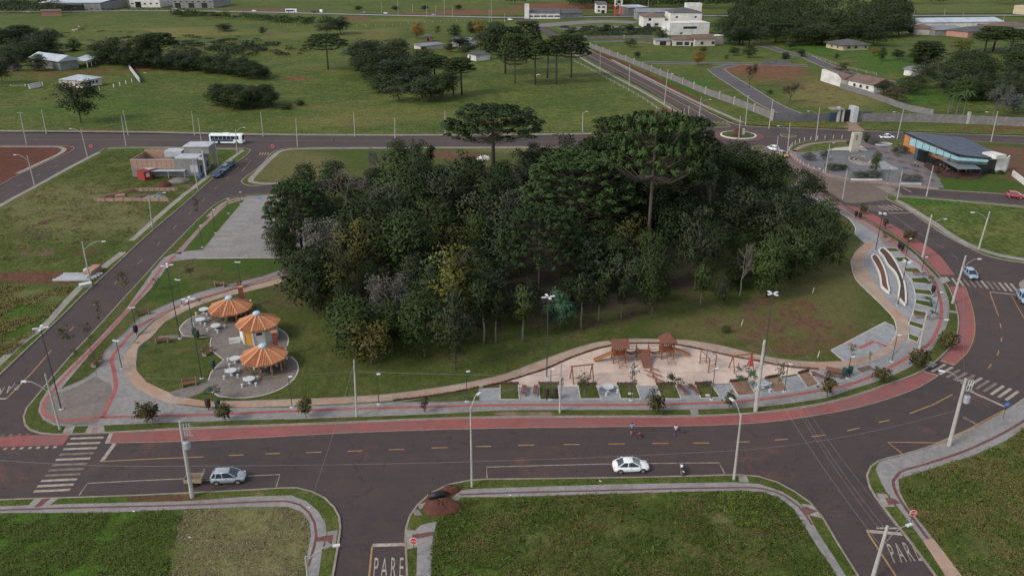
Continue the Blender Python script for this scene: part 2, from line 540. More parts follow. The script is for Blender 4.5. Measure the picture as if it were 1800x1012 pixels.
B4 = [(40,732),(46,716),(58,702),(75,681),(90,663),(123,625),(167,578.5),(221,519),(260,477),(284,450),(308,425.6),(360,374),(383,356),(405,347),(437,342),(491,339),
      (600,331),(820,318),(1100,307),(1240,300),(1330,297),(1400,316),(1443,338),(1479,359),(1520,384.5),(1558,405),(1597,431),(1622.7,454),(1648,480),(1666,501),(1676.7,524.5),
      (1683,545),(1686,566),(1683,589),(1671.5,609),(1648,632.5),(1622.7,650.5),(1592,664),(1545.6,680),(1494,697),(1448,708),(1380,719),(1329.5,725),(1224.5,730),
      (1077,731),(940,731.5),(827,733),(722,736.5),(604,741.7),(500,745.6),(328,752),(184,760),(98,763),(70.5,761),(52,755),(43,746)]
PATCH_PARK = [(700,660,240,60,'lush',0.25),(560,560,40,45,'earth',0.30),(500,515,40,22,'earth',0.42),(570,540,60,50,'lush',0.35),
              (1430,520,110,90,'dry',0.65),(1200,578,90,12,'dry',.5),(1300,575,180,30,'dry',0.6),(1400,590,150,45,'earth',0.60),(1260,560,90,30,'earth',0.46),(1370,560,110,45,'earth',0.62),(1490,530,60,60,'dry',0.42),(1160,575,70,12,'earth',0.35),
              (1430,410,80,60,'dry',0.6),(1440,430,60,40,'earth',0.45),(520,520,70,30,'earth',.5),(300,640,50,30,'lush',0.1),(380,390,60,70,'lush',1.3),(290,505,45,30,'lush',1.0),(450,468,60,14,'lush',1.0),(340,480,50,16,'dry',0.5),
              (300,590,30,12,'lush',0.2),(800,720,500,8,'dry',0.25),(930,727,70,5,'pale',0.8),(930,727,70,5,'earth',0.7),(920,726,60,5,'earth',0.42),(220,585,30,60,'dry',0.4),(740,620,160,20,'earth',0.36),
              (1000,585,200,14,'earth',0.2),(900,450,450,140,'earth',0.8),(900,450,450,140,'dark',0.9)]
BLK = {}
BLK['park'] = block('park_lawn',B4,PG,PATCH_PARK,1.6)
B1 = [(-500,905),(-200,890),(-100,884),(0,877),(120,873),(250,868.5),(440,859.5),(522,856),(548,862),(572,874),(588,890),(597,906),(599.5,926),(597,945),(594,965),(586,1012),(572,1090),(540,1200),(-600,1250)]
P1 = [(150,955,175,90,'lush',0.9),(440,955,140,90,'dry',0.8),(300,876,90,7,'earth',0.75),(575,985,14,40,'earth',0.4),(0,880,12,8,'earth',0.5)]
BLK['sw'] = block('grass_lot',B1,FG,P1,1.5)
B2 = [(714,1012),(713,985),(712,965),(711,945),(712,929),(719,906),(732,887),(755,866),(788,850),(827,842.5),(940,840),(1083,838),(1240,834.5),(1300,833),(1333,836),(1366,846),(1398,863),(1425,882),
      (1446,907),(1471,949),(1510,1011),(1560,1090),(1600,1200),(700,1250),(712,1090)]
P2 = [(900,905,60,25,'lush',0.75),(820,960,60,70,'lush',0.85),(1030,930,140,40,'lush',0.3),(1080,960,260,70,'dry',0.36),(1310,960,60,60,'dry',0.42),(1250,905,60,22,'dry',0.7),(1210,960,60,20,'earth',.42),(1330,930,40,30,'earth',.48),(1310,985,60,30,'dark',0.5),(1310,985,50,25,'earth',0.3),
      (1350,885,30,14,'lush',0.95),(765,880,34,26,'earth',1.0),(1455,960,10,30,'earth',0.5),(745,925,14,12,'earth',0.5),(1240,908,14,8,'earth',0.45)]
BLK['mid'] = block('grass_lot',B2,FG,P2,1.5)
B3 = [(1646,1014),(1615,972),(1582,929),(1549,887),(1528,855),(1522.5,834),(1530,818),(1543,809),(1562,803),(1585,798),(1628,785),(1671,769),(1720,747),(1759,726),(1800,699),(1850,660),(1900,626),(1990,600),
      (2300,670),(2600,1000),(2200,1250),(1700,1200),(1690,1080)]
P3 = [(1720,870,60,30,'lush',0.4),(1760,800,60,20,'dry',0.5),(1780,890,30,15,'dark',0.5),(1790,890,26,10,'earth',0.45),(1750,950,50,30,'dry',0.55),(1700,990,40,25,'dry',0.4),(1640,850,40,12,'dry',0.3)]
BLK['se'] = block('grass_lot',B3,FG,P3,1.5)
B5 = [(424,318),(460,289),(481,266),(497,261),(517,259.5),(640,258.5),(851,257.5),(1100,256),(1230,256),(1262,258),(1296,268),(1290,278),(1100,292),(820,304),(514,320),(460,325.5),(437,326),(427,323)]
P5 = [(500,292,110,34,'dry',0.75),(650,275,60,14,'lush',0.6),(790,272,60,10,'earth',0.8),(700,262,120,5,'lush',0.7),(835,293,30,8,'pale',0.8),(835,293,30,8,'earth',0.7),(930,262,120,8,'dry',0.9),(740,300,40,10,'lush',0.3)]
BLK['tri'] = block('corner_lawn',B5,PG,P5,2.0)
B6 = [(-600,610),(-150,455),(0,364),(64,325),(128.5,289),(176,265),(187,259.5),(205,257.5),(260,257.5),(360,259),(424,260),(438,262),(440,266),(411,289),(373,315),(329,353.6),(257,415),(190,478),(152,512),(103,560.5),(51,609),
      (0,658),(-40,694),(-90,715),(-200,722),(-700,745)]
P6 = [(140,300,90,20,'lush',0.35),(400,280,30,22,'lush',0.55),(60,560,90,60,'lush',0.85),(60,520,70,16,'dry',0.6),(100,385,70,22,'earth',0.42),(130,370,150,60,'dry',0.62),(60,410,60,16,'dark',0.8),(60,412,55,14,'earth',0.5),
      (70,443,50,12,'earth',0.62),(70,443,50,12,'pale',0.35),(160,445,40,10,'earth',0.5),(70,487,110,12,'earth',1.0),(200,480,12,8,'earth',0.6),(220,330,120,20,'dry',0.2),
      (150,420,60,20,'dry',0.35),(310,325,55,9,'pale',0.5),(310,325,55,9,'earth',0.6),(260,350,60,9,'pale',0.2),(240,395,40,15,'dry',0.6)]
BLK['west'] = block('building_lot',B6,FG,P6,2.2)
B7 = [(-500,500),(-60,359),(0,325),(38.5,305),(90,282),(123,267),(131,261),(125,257.5),(85,256),(0,255),(-400,251),(-900,250)]
P7 = [(95,266,24,9,'earth',-1)]
BLK['red'] = block('red_earth_lot',B7,SOIL,[],3.0)
B8 = [(1391,258.5),(1407,251),(1430,246.5),(1460,245),(1600,246),(1715,248),(1800,253),(2100,266),(2500,330),(2300,380),(1900,349),(1800,342.5),(1648,333),(1581.6,326.6),(1540,322),(1494,318.5),(1460,311),(1425,297),(1399,284),(1387,271)]
P8 = [(1440,258,60,7,'lush',0.9),(1560,253,40,6,'lush',0.5),(1700,325,100,14,'lush',0.95),(1760,275,60,20,'earth',1.0),(1790,300,30,20,'earth',1.0),(1700,250,130,3,'dry',0.5)]
BLK['plaza'] = block('plaza_ground',B8,PG,P8,2.2)
B9 = [(1557,348),(1560,344),(1572,342.5),(1590,343),(1650,348),(1800,361.5),(2000,378),(2350,460),(2100,500),(1900,474),(1800,461.5),(1741,451),(1700,433),(1661,413),(1622.7,387),(1592,366.5),(1572,356)]
P9 = [(1640,355,70,8,'lush',0.9),(1700,380,90,20,'lush',0.45),(1760,430,60,20,'lush',0.25),(1610,372,20,8,'dry',0.4)]
BLK['east'] = block('grass_lot',B9,FIELD,P9,2.2)
B10 = [(1791,500),(1793,495.5),(1800,491.5),(1850,488),(2000,492),(2300,510),(2300,560),(2050,545),(1880,530),(1810,514),(1797,510)]
BLK['edge'] = block('paved_corner',B10,GREY,[],3.0)

# pasture north of the long road
N1 = [(-1500,224),(-400,229),(0,231),(300,234),(440,237),(780,238.3),(1040,236),(1140,233),(1200,224),(1218,212),(1196,195),(1140,163.5),(1090,136.5),(1050,115.5),(1010,93),(976,74),(946,57),(916,42),(900,35.5)]
far = [(820,31),(640,27.5),(460,23),(300,20.5),(100,22),(-300,26),(-900,32),(-1800,60)]
PF = [(255,130,60,14,'earth',0.9),(170,130,60,12,'earth',0.62),(70,132,60,12,'earth',0.5),(300,136,40,3,'pale',0.9),(300,136,36,3,'earth',0.8),(385,188,30,8,'dry',0.8),(520,138,26,6,'earth',0.8),
      (545,148,40,10,'dry',0.6),(200,228,110,4,'earth',0.6),(640,225,18,3,'earth',0.9),(1170,200,40,12,'earth',0.9),(880,118,14,5,'earth',0.6),(600,215,120,10,'dry',0.6),(900,190,200,30,'lush',0.2),
      (150,190,160,30,'lush',0.5),(300,62,200,16,'dry',0.75),(380,84,150,16,'earth',0.44),(380,84,150,16,'dark',0.6),(560,180,70,16,'dry',0.5),(250,75,160,20,'dry',0.5),(560,165,120,22,'earth',0.38),(700,200,160,18,'dry',0.5),(640,60,80,14,'dry',0.6),(620,110,90,30,'dry',0.3),(480,90,60,20,'dry',0.45),(500,60,60,10,'dry',0.5),(980,145,80,12,'earth',0.36),
      (625,33,30,4,'earth',0.9),(700,36,60,3,'dry',0.7),(700,45,200,12,'lush',0.2),(360,145,60,6,'lush',0.3)]
pl = W(N1,ZB) + W(far,ZB)
NF = sheet('pasture',pl,ZB,FIELD,6.0,PF,fz=hgt)
ribbon('kerb',[p for p in crom(W(N1[:-4],ZB),4.0)],0.35,ZB + 0.015,KERB,z0=-0.02,off=0.15)
ribbon('pavement',[p for p in crom(W([(-900,225),(-400,227.5),(0,229.8),(300,232.6),(440,235.6),(780,237),(1040,234.6),(1130,232)],ZB),4.0)],1.3,ZB + 0.02,CONC)
ribbon('pavement',[p for p in crom(W([(1212,214),(1190,198),(1135,164.5),(1085,137.5),(1045,116),(1006,93.5)],ZB),4.0)],1.6,ZB + 0.02,CONC)

# land beyond the highway and right of the avenue
N2 = [(940,35),(964,50),(1003,70),(1039,90),(1103,122),(1163,153),(1224,184),(1264,204),(1302,219),(1420,224),(1600,231),(1800,238),(2200,253),(3200,296),(3600,60),(2000,32),(1800,30.5),(1600,31.5),(1300,31.5),(1100,32)]
PE = [(1180,105,110,10,'lush',0.5),(1200,150,60,14,'lush',0.8),(1360,140,60,12,'earth',0.62),(1330,121,80,8,'earth',1.4),(1060,48,80,8,'pale',.7),(1060,48,80,8,'earth',.45),(1360,130,80,12,'earth',0.75),(1480,165,110,30,'dry',0.8),(1430,150,80,18,'earth',0.5),(1440,180,60,10,'earth',0.45),(1390,148,25,8,'dark',0.4),(1470,85,100,14,'lush',0.9),(1560,110,60,20,'lush',0.9),
      (1640,170,60,14,'lush',0.9),(1230,200,40,6,'earth',0.5),(1600,223,200,8,'dry',0.3),(1750,226,100,8,'earth',0.6),(1420,222,80,4,'earth',0.6),(1500,218,15,8,'pale',0.9),(1500,218,15,8,'earth',0.9),(1290,70,60,12,'lush',0.7),
      (1150,160,8,40,'earth',0.4),(1060,105,25,8,'earth',0.6),(1120,70,60,12,'lush',0.3),(1260,185,60,12,'dry',0.4),(930,55,20,8,'earth',0.8),(1400,230,200,3,'earth',0.3)]
sheet('grassland',W(N2,0.05),0.05,FIELD,6.0,PE)
ribbon('kerb',crom(W([(1020,80),(1100,121),(1160,152),(1222,184),(1262,205),(1302,220),(1420,225.5),(1600,232.5),(1800,239.5),(2000,248)],0.1),5.0),0.4,0.13,KERB,z0=-0.02)
ribbon('pavement',crom(W([(1075,105),(1110,123),(1170,153),(1228,181),(1270,200),(1305,215)],0.1),5.0),1.8,0.075,CONC)
# bare red strip beside the avenue
sheet('red_earth_strip',crom(W([(1040,88),(1100,112),(1160,140),(1200,160),(1245,185),(1225,181),(1160,149),(1095,117),(1060,101)],0.06),4.0,True),0.062,SOIL,6.0,[(1210,172,30,8,'lush',0.6)])

N3 = [(-2600,60),(-900,29.5),(-300,23.2),(100,19.2),(300,17.8),(460,20),(640,24.3),(820,27.8),(900,28.3),(1100,26.5),(1300,24.6),(1600,24.6),(1800,24),(2000,24),(3600,40),(5200,-55),(900,-60),(-3600,-55)]
PN = [(1000,12,110,8,'earth',0.95),(820,22,60,5,'earth',0.95),(740,25,60,2.5,'earth',0.8),(470,18,80,3,'earth',0.8),(890,20,30,6,'earth',0.7),(600,8,160,8,'lush',0.35),(180,18,100,4,'pale',0.7),(180,18,100,4,'earth',0.5),(1700,14,120,8,'dry',0.4)]
sheet('far_grassland',W(N3,0.05),0.05,FIELD,14.0,PN)
HW = crom(W([(-900,31),(-300,24.8),(100,20.6),(300,19.3),(460,21.5),(640,25.9),(820,29.6),(900,31.2),(1100,29.3),(1300,28),(1600,28),(1800,27.3),(2200,28)],0.1),8.0)
ribbon('highway',HW,15.0,0.16,FROAD,z0=-0.2)
ribbon('guard_rail',HW,0.5,0.9,M('galvanised_rail',(0.35,0.35,0.36),rough=0.5),z0=0.4,off=-8.2)

# ================================================================ PAVED SURFACES OF THE PARK
def pav(name,px,mat,z=ZB + 0.006,smooth=True,step=1.2,parent=None):
    l = W(px,ZB)
    return sheet(name,crom(l,step,True) if smooth else l,z,mat)
def line(name,px,w,mat,z,step=1.2,off=0.0):
    return ribbon(name,crom(W(px,z),step),w,z,mat,off=off)
Z1,Z2,Z3,Z4 = ZB + 0.006,ZB + 0.012,ZB + 0.018,ZB + 0.024

# front walkway and the tip of the park
pav('pavement',[(85,683),(70.5,706),(67,722.6),(75.5,737),(95,747),(125,749),(184,747),(328,741),(500,736),(604,732),(768,726),(880,720.5),(1077,719),(1208,718.5),(1329,714),(1391,707),(1455.7,697),(1494,684),(1558.5,663),
      (1597,645),(1625,627),(1648,594),(1662.5,573),(1667.7,540),(1665,522),(1653.5,496),(1630,470.6),(1612,450),(1597,438),(1558.5,412),(1520,389),(1477,362),(1443,340),(1400,320),(1390,326),(1400,345),(1415,368),(1427,372),(1468.5,371.6),(1491.6,384.5),(1503,400),(1502,412),(1520,428),
      (1504.5,441),(1495.5,456.4),(1495.5,465.4),(1504.5,491),(1530,517),(1556,542.5),(1571,560.5),(1576.4,583.6),(1566,604),(1535,622),(1484,635),(1440,636),(1400,648),(1400,660),(1340,668),
      (1280,674.5),(1220,678),(1050,680),(880,681),(842,682.5),(770,696),(690,706),(600,711),(500,715.5),(361,716.5),(315,711),(279,700),(243,680),(224,662),(218,640),(226,613),(244,588),(270,563),(308.5,541),(360,523),(411,507.5),(460,496),(505,484),(500,472),(460,486),(385.5,503.5),(334,519),(282.7,540),
      (244,560.5),(218.5,586),(185,617),(180,635),(167,653),(144,668),(107,683.4),(154,627),(205.6,571),(231,542.5),(272,499),(295.6,465),(283,458),(272,472),(218.5,547),(164.5,604),(103,664)],GREY,smooth=False)
pav('paved_tip',[(89,690),(76,706),(73,720),(80,735),(98,744),(170,744),(183,731),(193,712),(197,690),(193,672),(180,668),(167,660),(147,673),(110,688)],BROWNP,Z2)
# beige walking path, the loop left and along the wood's foot
pav('walking_path',[(218.5,625),(217,640),(218.5,656),(236.5,679),(270,699),(295.6,707.5),(361,714.5),(440,715.5),(505.6,713.5),(600,709.5),(690,704),(770,694),(841,681.5),(880,673.5),(913,664),(960,649),(1008.5,628),(1060,611.6),(1098.5,605.7),(1150,604.7),(1188.4,607),(1227,614),(1291,628),(1340,637),(1365.7,642.4),(1400,648),
     (1437.7,650),(1484,645),(1535,633),(1563,620),(1583,604),(1597,585),(1598,566),(1590,556),(1576,543),(1557,522),(1536,497),(1521,470),(1519,454),(1527,441),(1538,430),(1535,424),(1520,427),(1504.5,441),(1496,456),(1497,470),(1505,491),(1530,517),(1556,542),(1571,560),(1576,580),
     (1567,603),(1537,621),(1484,634.5),(1437,636),(1400,634),(1340,625),(1265.5,607),(1214,598.5),(1163,596),(1098.5,596),(1047,602),(995.6,617),(944,636),(880,659.5),(800,676),(697,691),(620,697),(543,700.6),(440,704),(360,704.4),(329,699),(298,690),(257,671),(240,650.5),(239,635),(244,609),(267,591),(290.4,565.6),(334,542.5),
     (385.5,524.5),(460,506.5),(505,494),(500,486),(460,497.5),(411,509),(360,524.5),(308.5,542.5),(272.4,563),(246.7,588.8),(231,606.7)],BEIGE,Z2,smooth=False)
# pavilion terrace: three round bays
pav('terrace',[(280,590),(272,598),(300,596),(340,590),(356,589),(372,592),(374,597),(370,606),(370,613),(380,622),(393,632),(385,640),(373,650),(369,660),(366,668),(330,680),(297,690),(328,700),(355,690),(371,688),(382,695),(405,698.5),(434,698.5),
     (470,692),(497,681),(516,666),(524,650),(522,636),(512,626),(500,620),(506,606),(507,594),(500,583),(490,577),(470,568),(456,560),(452,550),(440,544),(425,543),(400,545),(370,548),(340,556),(323,567),(315,577),(320,588)],BROWNP,Z3)
line('terrace_rim',[(315,577),(323,567),(340,556),(370,548),(400,545)],0.18,RIM,Z4)
line('terrace_rim',[(315,577),(322,589),(345,592),(372,592.5)],0.15,RIM,Z4)
line('terrace_rim',[(372,593),(369,606),(372,615),(381,623),(393,632),(381,643),(371,654),(366,668)],0.15,RIM,Z4)
line('terrace_rim',[(371,688),(385,696),(410,699),(434,698.5),(470,692),(497,681),(516,666),(524,650),(522,636),(512,626)],0.18,RIM,Z4)
line('terrace_rim',[(505,607),(507,594),(500,583),(490,577)],0.18,RIM,Z4)
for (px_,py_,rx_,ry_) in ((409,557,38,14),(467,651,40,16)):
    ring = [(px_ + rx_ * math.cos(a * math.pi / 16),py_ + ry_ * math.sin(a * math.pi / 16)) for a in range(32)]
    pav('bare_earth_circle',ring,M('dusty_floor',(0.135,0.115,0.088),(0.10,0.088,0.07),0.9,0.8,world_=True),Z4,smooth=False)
# rims of the paths
for pts in ([(107,683.4),(144,668),(167,653),(180,635),(185,617),(218.5,586),(244,560.5),(282.7,540),(334,519.4),(385.5,504),(460,487),(500,473)],[(106.7,683),(154,627),(205.6,571),(231,542.5),(272,499),(295.6,465)],
            [(500,736.5),(604,732.5),(768,726.5),(880,720.7),(1077,719.3),(1208,719),(1329,714.5),(1391,707.5),(1455,697.5),(1494,684.5),(1558,663.5),(1597,645.5),(1625,627.5),(1650,594),(1663,573),(1668,540),(1665,522),(1654,496),(1630,470)],
            [(239,635),(244,609),(267,591),(290,565.6),(334,542.5),(385.5,524.5),(460,506.5)],[(440,704),(543,700.6),(620,697),(697,691),(800,676),(880,659.5),(944,636),(995.6,617),(1047,602),(1098.5,596),(1163,596),(1214,598.5),(1265.5,607),(1340,625),(1400,634),(1437,636),(1484,634.5)],
            [(1427,372),(1468.5,371.6),(1491.6,384.5),(1503,400),(1502,412)],[(1553,433),(1572,452),(1590,478),(1602,496),(1608.6,522),(1604.7,547.7),(1597,570.8)],[(1495,460),(1504.5,491),(1530,517),(1556,542.5),(1571,560.5),(1576,583),(1566,604)]):
    ribbon('path_edging',crom(W(pts,Z2),1.2),0.13,ZB + 0.05,RIM if pts[0][0] > 1400 else CONC,z0=ZB - 0.03)
# red tactile lines
for pts,w in (([(290,462),(260,503),(231,537),(180,594),(113,663),(85,697),(75,717),(83,731),(104,738),(140,737),(184,733),(328,729.5),(500,722.5),(604,718.5),(768,714),(880,711.5),(1142.5,710.5),(1306.5,704.6),(1380,696),(1417,690),(1494,675),(1558.5,648),(1597,627),(1630.4,607),(1648,578.5),(1655,553),(1652,522),(1643,496),(1628,473),(1610,458),(1597,451),(1571,423),(1540,400),(1504.5,379),(1468.5,353.6),(1437.7,334)],0.55),
               ([(180,733),(190,713),(203,681),(200.5,653),(196.6,630),(210.7,609),(239,578.5),(270,558),(321,535),(385.5,514),(460,492),(500,481)],0.55)):
    line('tactile_paving',pts,w,TACT,Z4 if w < 0.5 else ZB + 0.021)
# parking lot beside the wood
pav('car_park',[(437,344.5),(520,340),(560,452),(346,454)],GREY,Z1,smooth=False)
line('car_park_rim',[(437,344),(392,397),(346,453.5)],0.35,CONC,Z3)
line('car_park_rim',[(346,454),(460,453),(520,452.6)],0.3,RIM,Z3)
pav('pavement',[(303,446),(330,441),(360,438.5),(352,449),(346,454),(300,460),(279,463),(288,453)],GREY,Z2,smooth=False)
pav('pavement',[(307,446),(352,397),(385.5,366.5),(405,355),(421,350),(436,344.5),(430,351),(400,359),(388,370),(358,399),(318,446)],PINKP,Z2,smooth=False)
line('tactile_paving',[(307,449),(299,458),(290,468)],0.8,TACT,ZB + 0.030)
line('pavement',[(427,347),(406,351.5),(388,361),(366,381)],1.2,PINKP,Z1)
# white bay lines of the car park
bays = bpy.data.objects.new('parking_bay_lines',None); COL.objects.link(bays); bays['kind'] = 'structure'
for i in range(11):
    t = i / 10
    a = (431 - 74 * t,352 + 86 * t ** 1.05)
    L = 24 + 18 * t
    m = MB(); ribbon('',[G(a[0] + 4,a[1],ZB).to_2d(),G(a[0] + 4 + L,a[1] + 0.3,ZB).to_2d()],0.16,Z3,None,mb=m)
    m.build('bay_line',M('thin_white_line',(0.42,0.39,0.36),world_=True),bays)
pav('disabled_bay_sign',[(452,347),(461,346.6),(463,349.6),(454,350)],M('blue_ground_paint',(0.05,0.17,0.42),world_=True),Z3,smooth=False)

# plots between walkway and playground
pav('playground_sand',[(880,673),(913,663),(960,648),(1008.5,627),(1060,610.6),(1098.5,604.7),(1150,603.7),(1188.4,606),(1227,613),(1291,627),(1340,636),(1365.7,641.4),(1415,648),(1437,650),(1420,654),(1400,657),(1340,667),(1280,673.5),(1220,677),(1050,679),(880,680)],SAND,Z3,smooth=False)
pav('lawn_wedge',[(700,706.5),(770,696),(841,682.5),(843,703.5),(770,706.5)],PG,Z3,smooth=False)
pav('paved_slab',[(845,682.5),(877,681),(879,702.5),(846,703.5)],BLUE,Z3,smooth=False)
pav('plot_paving',[(913,679),(1220,678),(1283,674),(1345,667),(1402,660),(1422,653),(1500,646),(1545,636),(1560,632),(1600,600),(1640,560),(1652,540),(1650,520),(1640,500),(1612,462),(1585,440),(1553,433),(1572,452),(1590,478),(1602,496),(1608,522),(1604,547),(1597,570),(1600,585),(1592,604),(1570,625),(1530,650),(1500,668),(1440,680),(1388,690),(1330,697),(1266,701),(1130,703),(916,703.5)],BLUE,Z1 + 0.003,smooth=False)
PLOTS = [([(879,676),(911,676),(913,702),(879,702)],0),([(947.3,676),(981,676),(983,702),(949,702)],0),([(1016,676.6),(1048,676.6),(1056,700.5),(1020,700.5)],0),([(1085,676.6),(1118,676.6),(1126,700.5),(1091,700.5)],0),
         ([(1154,676.6),(1187,676.6),(1197,700.5),(1163,700.5)],1),([(1222,676),(1250,675),(1265.5,698),(1232,700)],1),([(1283,672),(1313,668.5),(1328.5,693),(1297.6,695.4)],2),([(1344.7,666.7),(1370.8,661.4),(1386.8,686.7),(1360,689.4)],2),([(1402.8,657.4),(1421.5,652.7),(1440,674.7),(1418.8,681.4)],2),([(1504.5,648),(1527.6,641.5),(1535,648),(1515,655)],3),
         ([(1553.3,436),(1575,436.4),(1583,442.6),(1563.6,442.6)],1),([(1572.6,452.6),(1593,452.6),(1604,461),(1577.7,460.3)],0),([(1588,470.6),(1612.4,471.3),(1620,479),(1593,478.3)],1),([(1601,488.5),(1628,488.5),(1639.4,500),(1604.7,496.3)],0),([(1607.3,507.8),(1635.5,510.4),(1639.4,519.4),(1608.6,515.5)],0),
         ([(1609.8,526.6),(1639.4,531),(1640.7,541.2),(1608.6,533.5)],0),([(1606,544.6),(1628,549),(1631,556),(1604.7,552.8)],0),([(1598.3,563),(1628,572),(1625.3,579.8),(1597,570.8)],0),([(1597,586.2),(1616.3,592.6),(1612.4,601.6),(1597,595.2)],1)]
plot_mats = [PG,PG,M('plot_red_earth',(0.17,0.085,0.055),(0.22,0.15,0.11),0.95,0.5,world_=True),M('plot_brown_earth',(0.12,0.085,0.065),(0.09,0.06,0.05),0.95,0.8,world_=True)]
LOGM = M('round_log_wood',(0.095,0.055,0.034),(0.055,0.034,0.024),0.85,2.0,world_=True)
for i,(p,k) in enumerate(PLOTS):
    l = ccw(W(p,ZB))
    pt = [(p[0][0],p[0][1],40,40,'dry',0.45)] if k == 1 else []
    sheet('planting_plot',l,ZB + 0.034,plot_mats[k],1.0,pt)
    ribbon('plot_rim',l,0.14,ZB + 0.07,RIM if k < 3 else CONC,z0=ZB - 0.02,closed=True)
def logs(name,pts,h=0.26,r=0.09,label=None):
    l = crom(W(pts,ZB),r * 2.05); m = MB()
    for p in l:
        hh = h + random.uniform(-0.06,0.06)
        m.lathe([(r,0),(r,hh),(r * 0.7,hh + 0.02)],6,(p.x,p.y,ZB))
    o = m.build(name,LOGM)
    return o
random.seed(5)
tag(logs('log_edging',[(692,704.5),(760,696),(820,685.5),(841,681)]),'low log edging between the beige path and the narrow lawn wedge','edging','log edgings')
tag(logs('log_edging',[(850,680),(880,673.5),(913,663.5),(960,648.5),(1008.5,627.5),(1060,611),(1098.5,605),(1150,604),(1188.4,606.5),(1227,613.5),(1291,627.5),(1340,636.5),(1365.7,642),(1400,646.5),(1437.7,649)]),'long curved edging of upright logs round the back of the sand playground','edging','log edgings')
_where = ['leftmost plot','plot of the two brown bins','plot under the left swing frame','plot left of the seesaws','plot below the seesaws','plot with the bicycles','red earth plot with the bushy sapling','earth plot right of the tall concrete pole','earth plot left of the wooden picnic table']
for i in range(9):
    p = PLOTS[i][0]
    tag(logs('log_edging',[p[0],p[1]],0.5),'short log row behind the ' + _where[i],'edging','log edgings')
# curved white planter beds, raised
def planter(px,soil,label):
    l = ccw(crom(W(px,ZB),1.0,True))
    t = empty('raised_planter',label,'planter',(l[0].x,l[0].y,ZB),0,'curved white planters')
    o = Vector((l[0].x,l[0].y))
    ll = [p - o for p in l]
    ribbon('rim',ll,0.28,0.42,M('white_planter_plaster',(0.62,0.60,0.57),(0.52,0.50,0.47)),z0=0.0,closed=True,kind=None,off=0.14,parent=t)
    s = sheet('soil',ll,0.33,soil,kind=None,parent=t)
    return t
planter([(1535,449),(1530,453),(1536,466),(1543,480),(1546,492),(1549,507),(1563,517),(1561,501),(1558.5,486),(1550.7,465),(1541,451)],M('planter_red_soil',(0.14,0.06,0.04),(0.10,0.045,0.03),0.95,1.0),'left white curved planter with bare red soil')
planter([(1548,438),(1543,442),(1551,453),(1558.5,466.7),(1571,480),(1579,501.4),(1579,527),(1591,538),(1593,522),(1589.3,496.3),(1579,470.6),(1566,450),(1554,439)],M('planter_dark_plants',(0.05,0.045,0.028),(0.11,0.05,0.035),0.95,0.8),'longer right-hand white curved planter with dark ground cover')
# paved corner with red zigzag
pav('paved_deck',[(1460.8,615.7),(1556,565.6),(1571,573),(1576.4,583.6),(1566,604),(1535,622),(1484,635)],BLUE,Z3,smooth=False)
ribbon('path_edging',W([(1484,635),(1460.8,615.7),(1556,565.6),(1571,573)],ZB),0.15,ZB + 0.05,RIM,z0=ZB - 0.02)
ribbon('zigzag_paving',W([(1491.6,604),(1512,611.4),(1535,600),(1558.5,608.8)],ZB),0.7,Z4,TACT)
# blue-grey plaza between planters and path, pink walk to the north
pav('plaza_paving',[(1538,430),(1527,441),(1520,454),(1521,470),(1536,497),(1557,522),(1576,543),(1590,556),(1597,565),(1604,547),(1608,522),(1602,496),(1590,478),(1572,452),(1553,433)],BLUE,Z3,smooth=False)
pav('plaza_paving',[(1415,340),(1400,345),(1405,368),(1427,371),(1468,371),(1492,384),(1503,400),(1503,412),(1520,427),(1535,424),(1552,432),(1545,415),(1515,395),(1470,368),(1440,350)],BLUE,Z2 + 0.003,smooth=False)
pav('pink_walk',[(1400,322),(1443,343),(1477,365),(1520,391),(1560,415),(1597,441),(1607,452),(1590,448),(1550,425),(1510,397),(1468,368),(1435,352),(1402,338)],PINKP,Z2 + 0.001,smooth=False)
# crossing ramps on the verge
for p in ([(156,747.5),(182,746.5),(185,759),(149,761)],[(1624,640),(1634,634),(1648,640),(1640,646)],[(1650,488),(1664,486),(1671,494),(1656,499)],[(116,747),(133,747),(127,761),(110,761)],[(1212,718.5),(1226,718.5),(1229,730),(1215,730.5)],[(272,472),(282,473),(276,479),(265,478.5)],[(1669,545),(1684,547),(1684,551),(1669,549)]):
    pav('kerb_ramp',p,CONC,ZB + 0.020,smooth=False)
pav('kerb_ramp',[(166,747),(173,747),(171,760),(160,760.5)],PINKP,ZB + 0.026,smooth=False)

# ================================================================ PAVEMENTS OF THE OTHER BLOCKS
pav('pavement',[(-400,908),(-50,892),(0,889),(88,886),(328,880),(440,872),(512,870),(538.4,880),(558,896.5),(571,916),(574,936),(566,965.4),(560,1012),(548,1090),(526,1090),(538,1012),(540,975),(546.6,939),(543,916),(532,900),(505.6,890),(440,890),(328,894),(197,900),(0,901),(-50,904),(-400,921)],GREY,smooth=False)
line('tactile_paving',[(-60,898),(90,893),(328,887),(440,882),(505,880.5),(527,886),(543,900),(553,918),(556,940),(548,975),(542,995)],0.28,TACTD,Z2)
pav('pavement',[(1300,848),(1333,849.5),(1375.5,863.7),(1401.7,880),(1421,903),(1438,936),(1464,975),(1487,1011),(1530,1090),(1510,1090),(1470.6,1012),(1464,998),(1438,962),(1411.5,919.5),(1395,893),(1369,873.6),(1339,863.7),(1300,861.5),(1200,863.5),(1077,867),(880,873),(800,873),(806,862),(827,859),(880,857),(1077,850.6),(1287,847)],GREY,smooth=False)
line('tactile_paving',[(805,869),(880,866),(1077,861),(1287,856.5),(1340,858),(1380,871),(1405,890),(1428,922)],0.28,TACTD,Z2)
pav('pavement',[(768,916),(761.5,942.5),(758,1012),(756,1090),(730,1090),(732,1012),(733.6,959),(726,935),(740,922)],GREY,smooth=False)
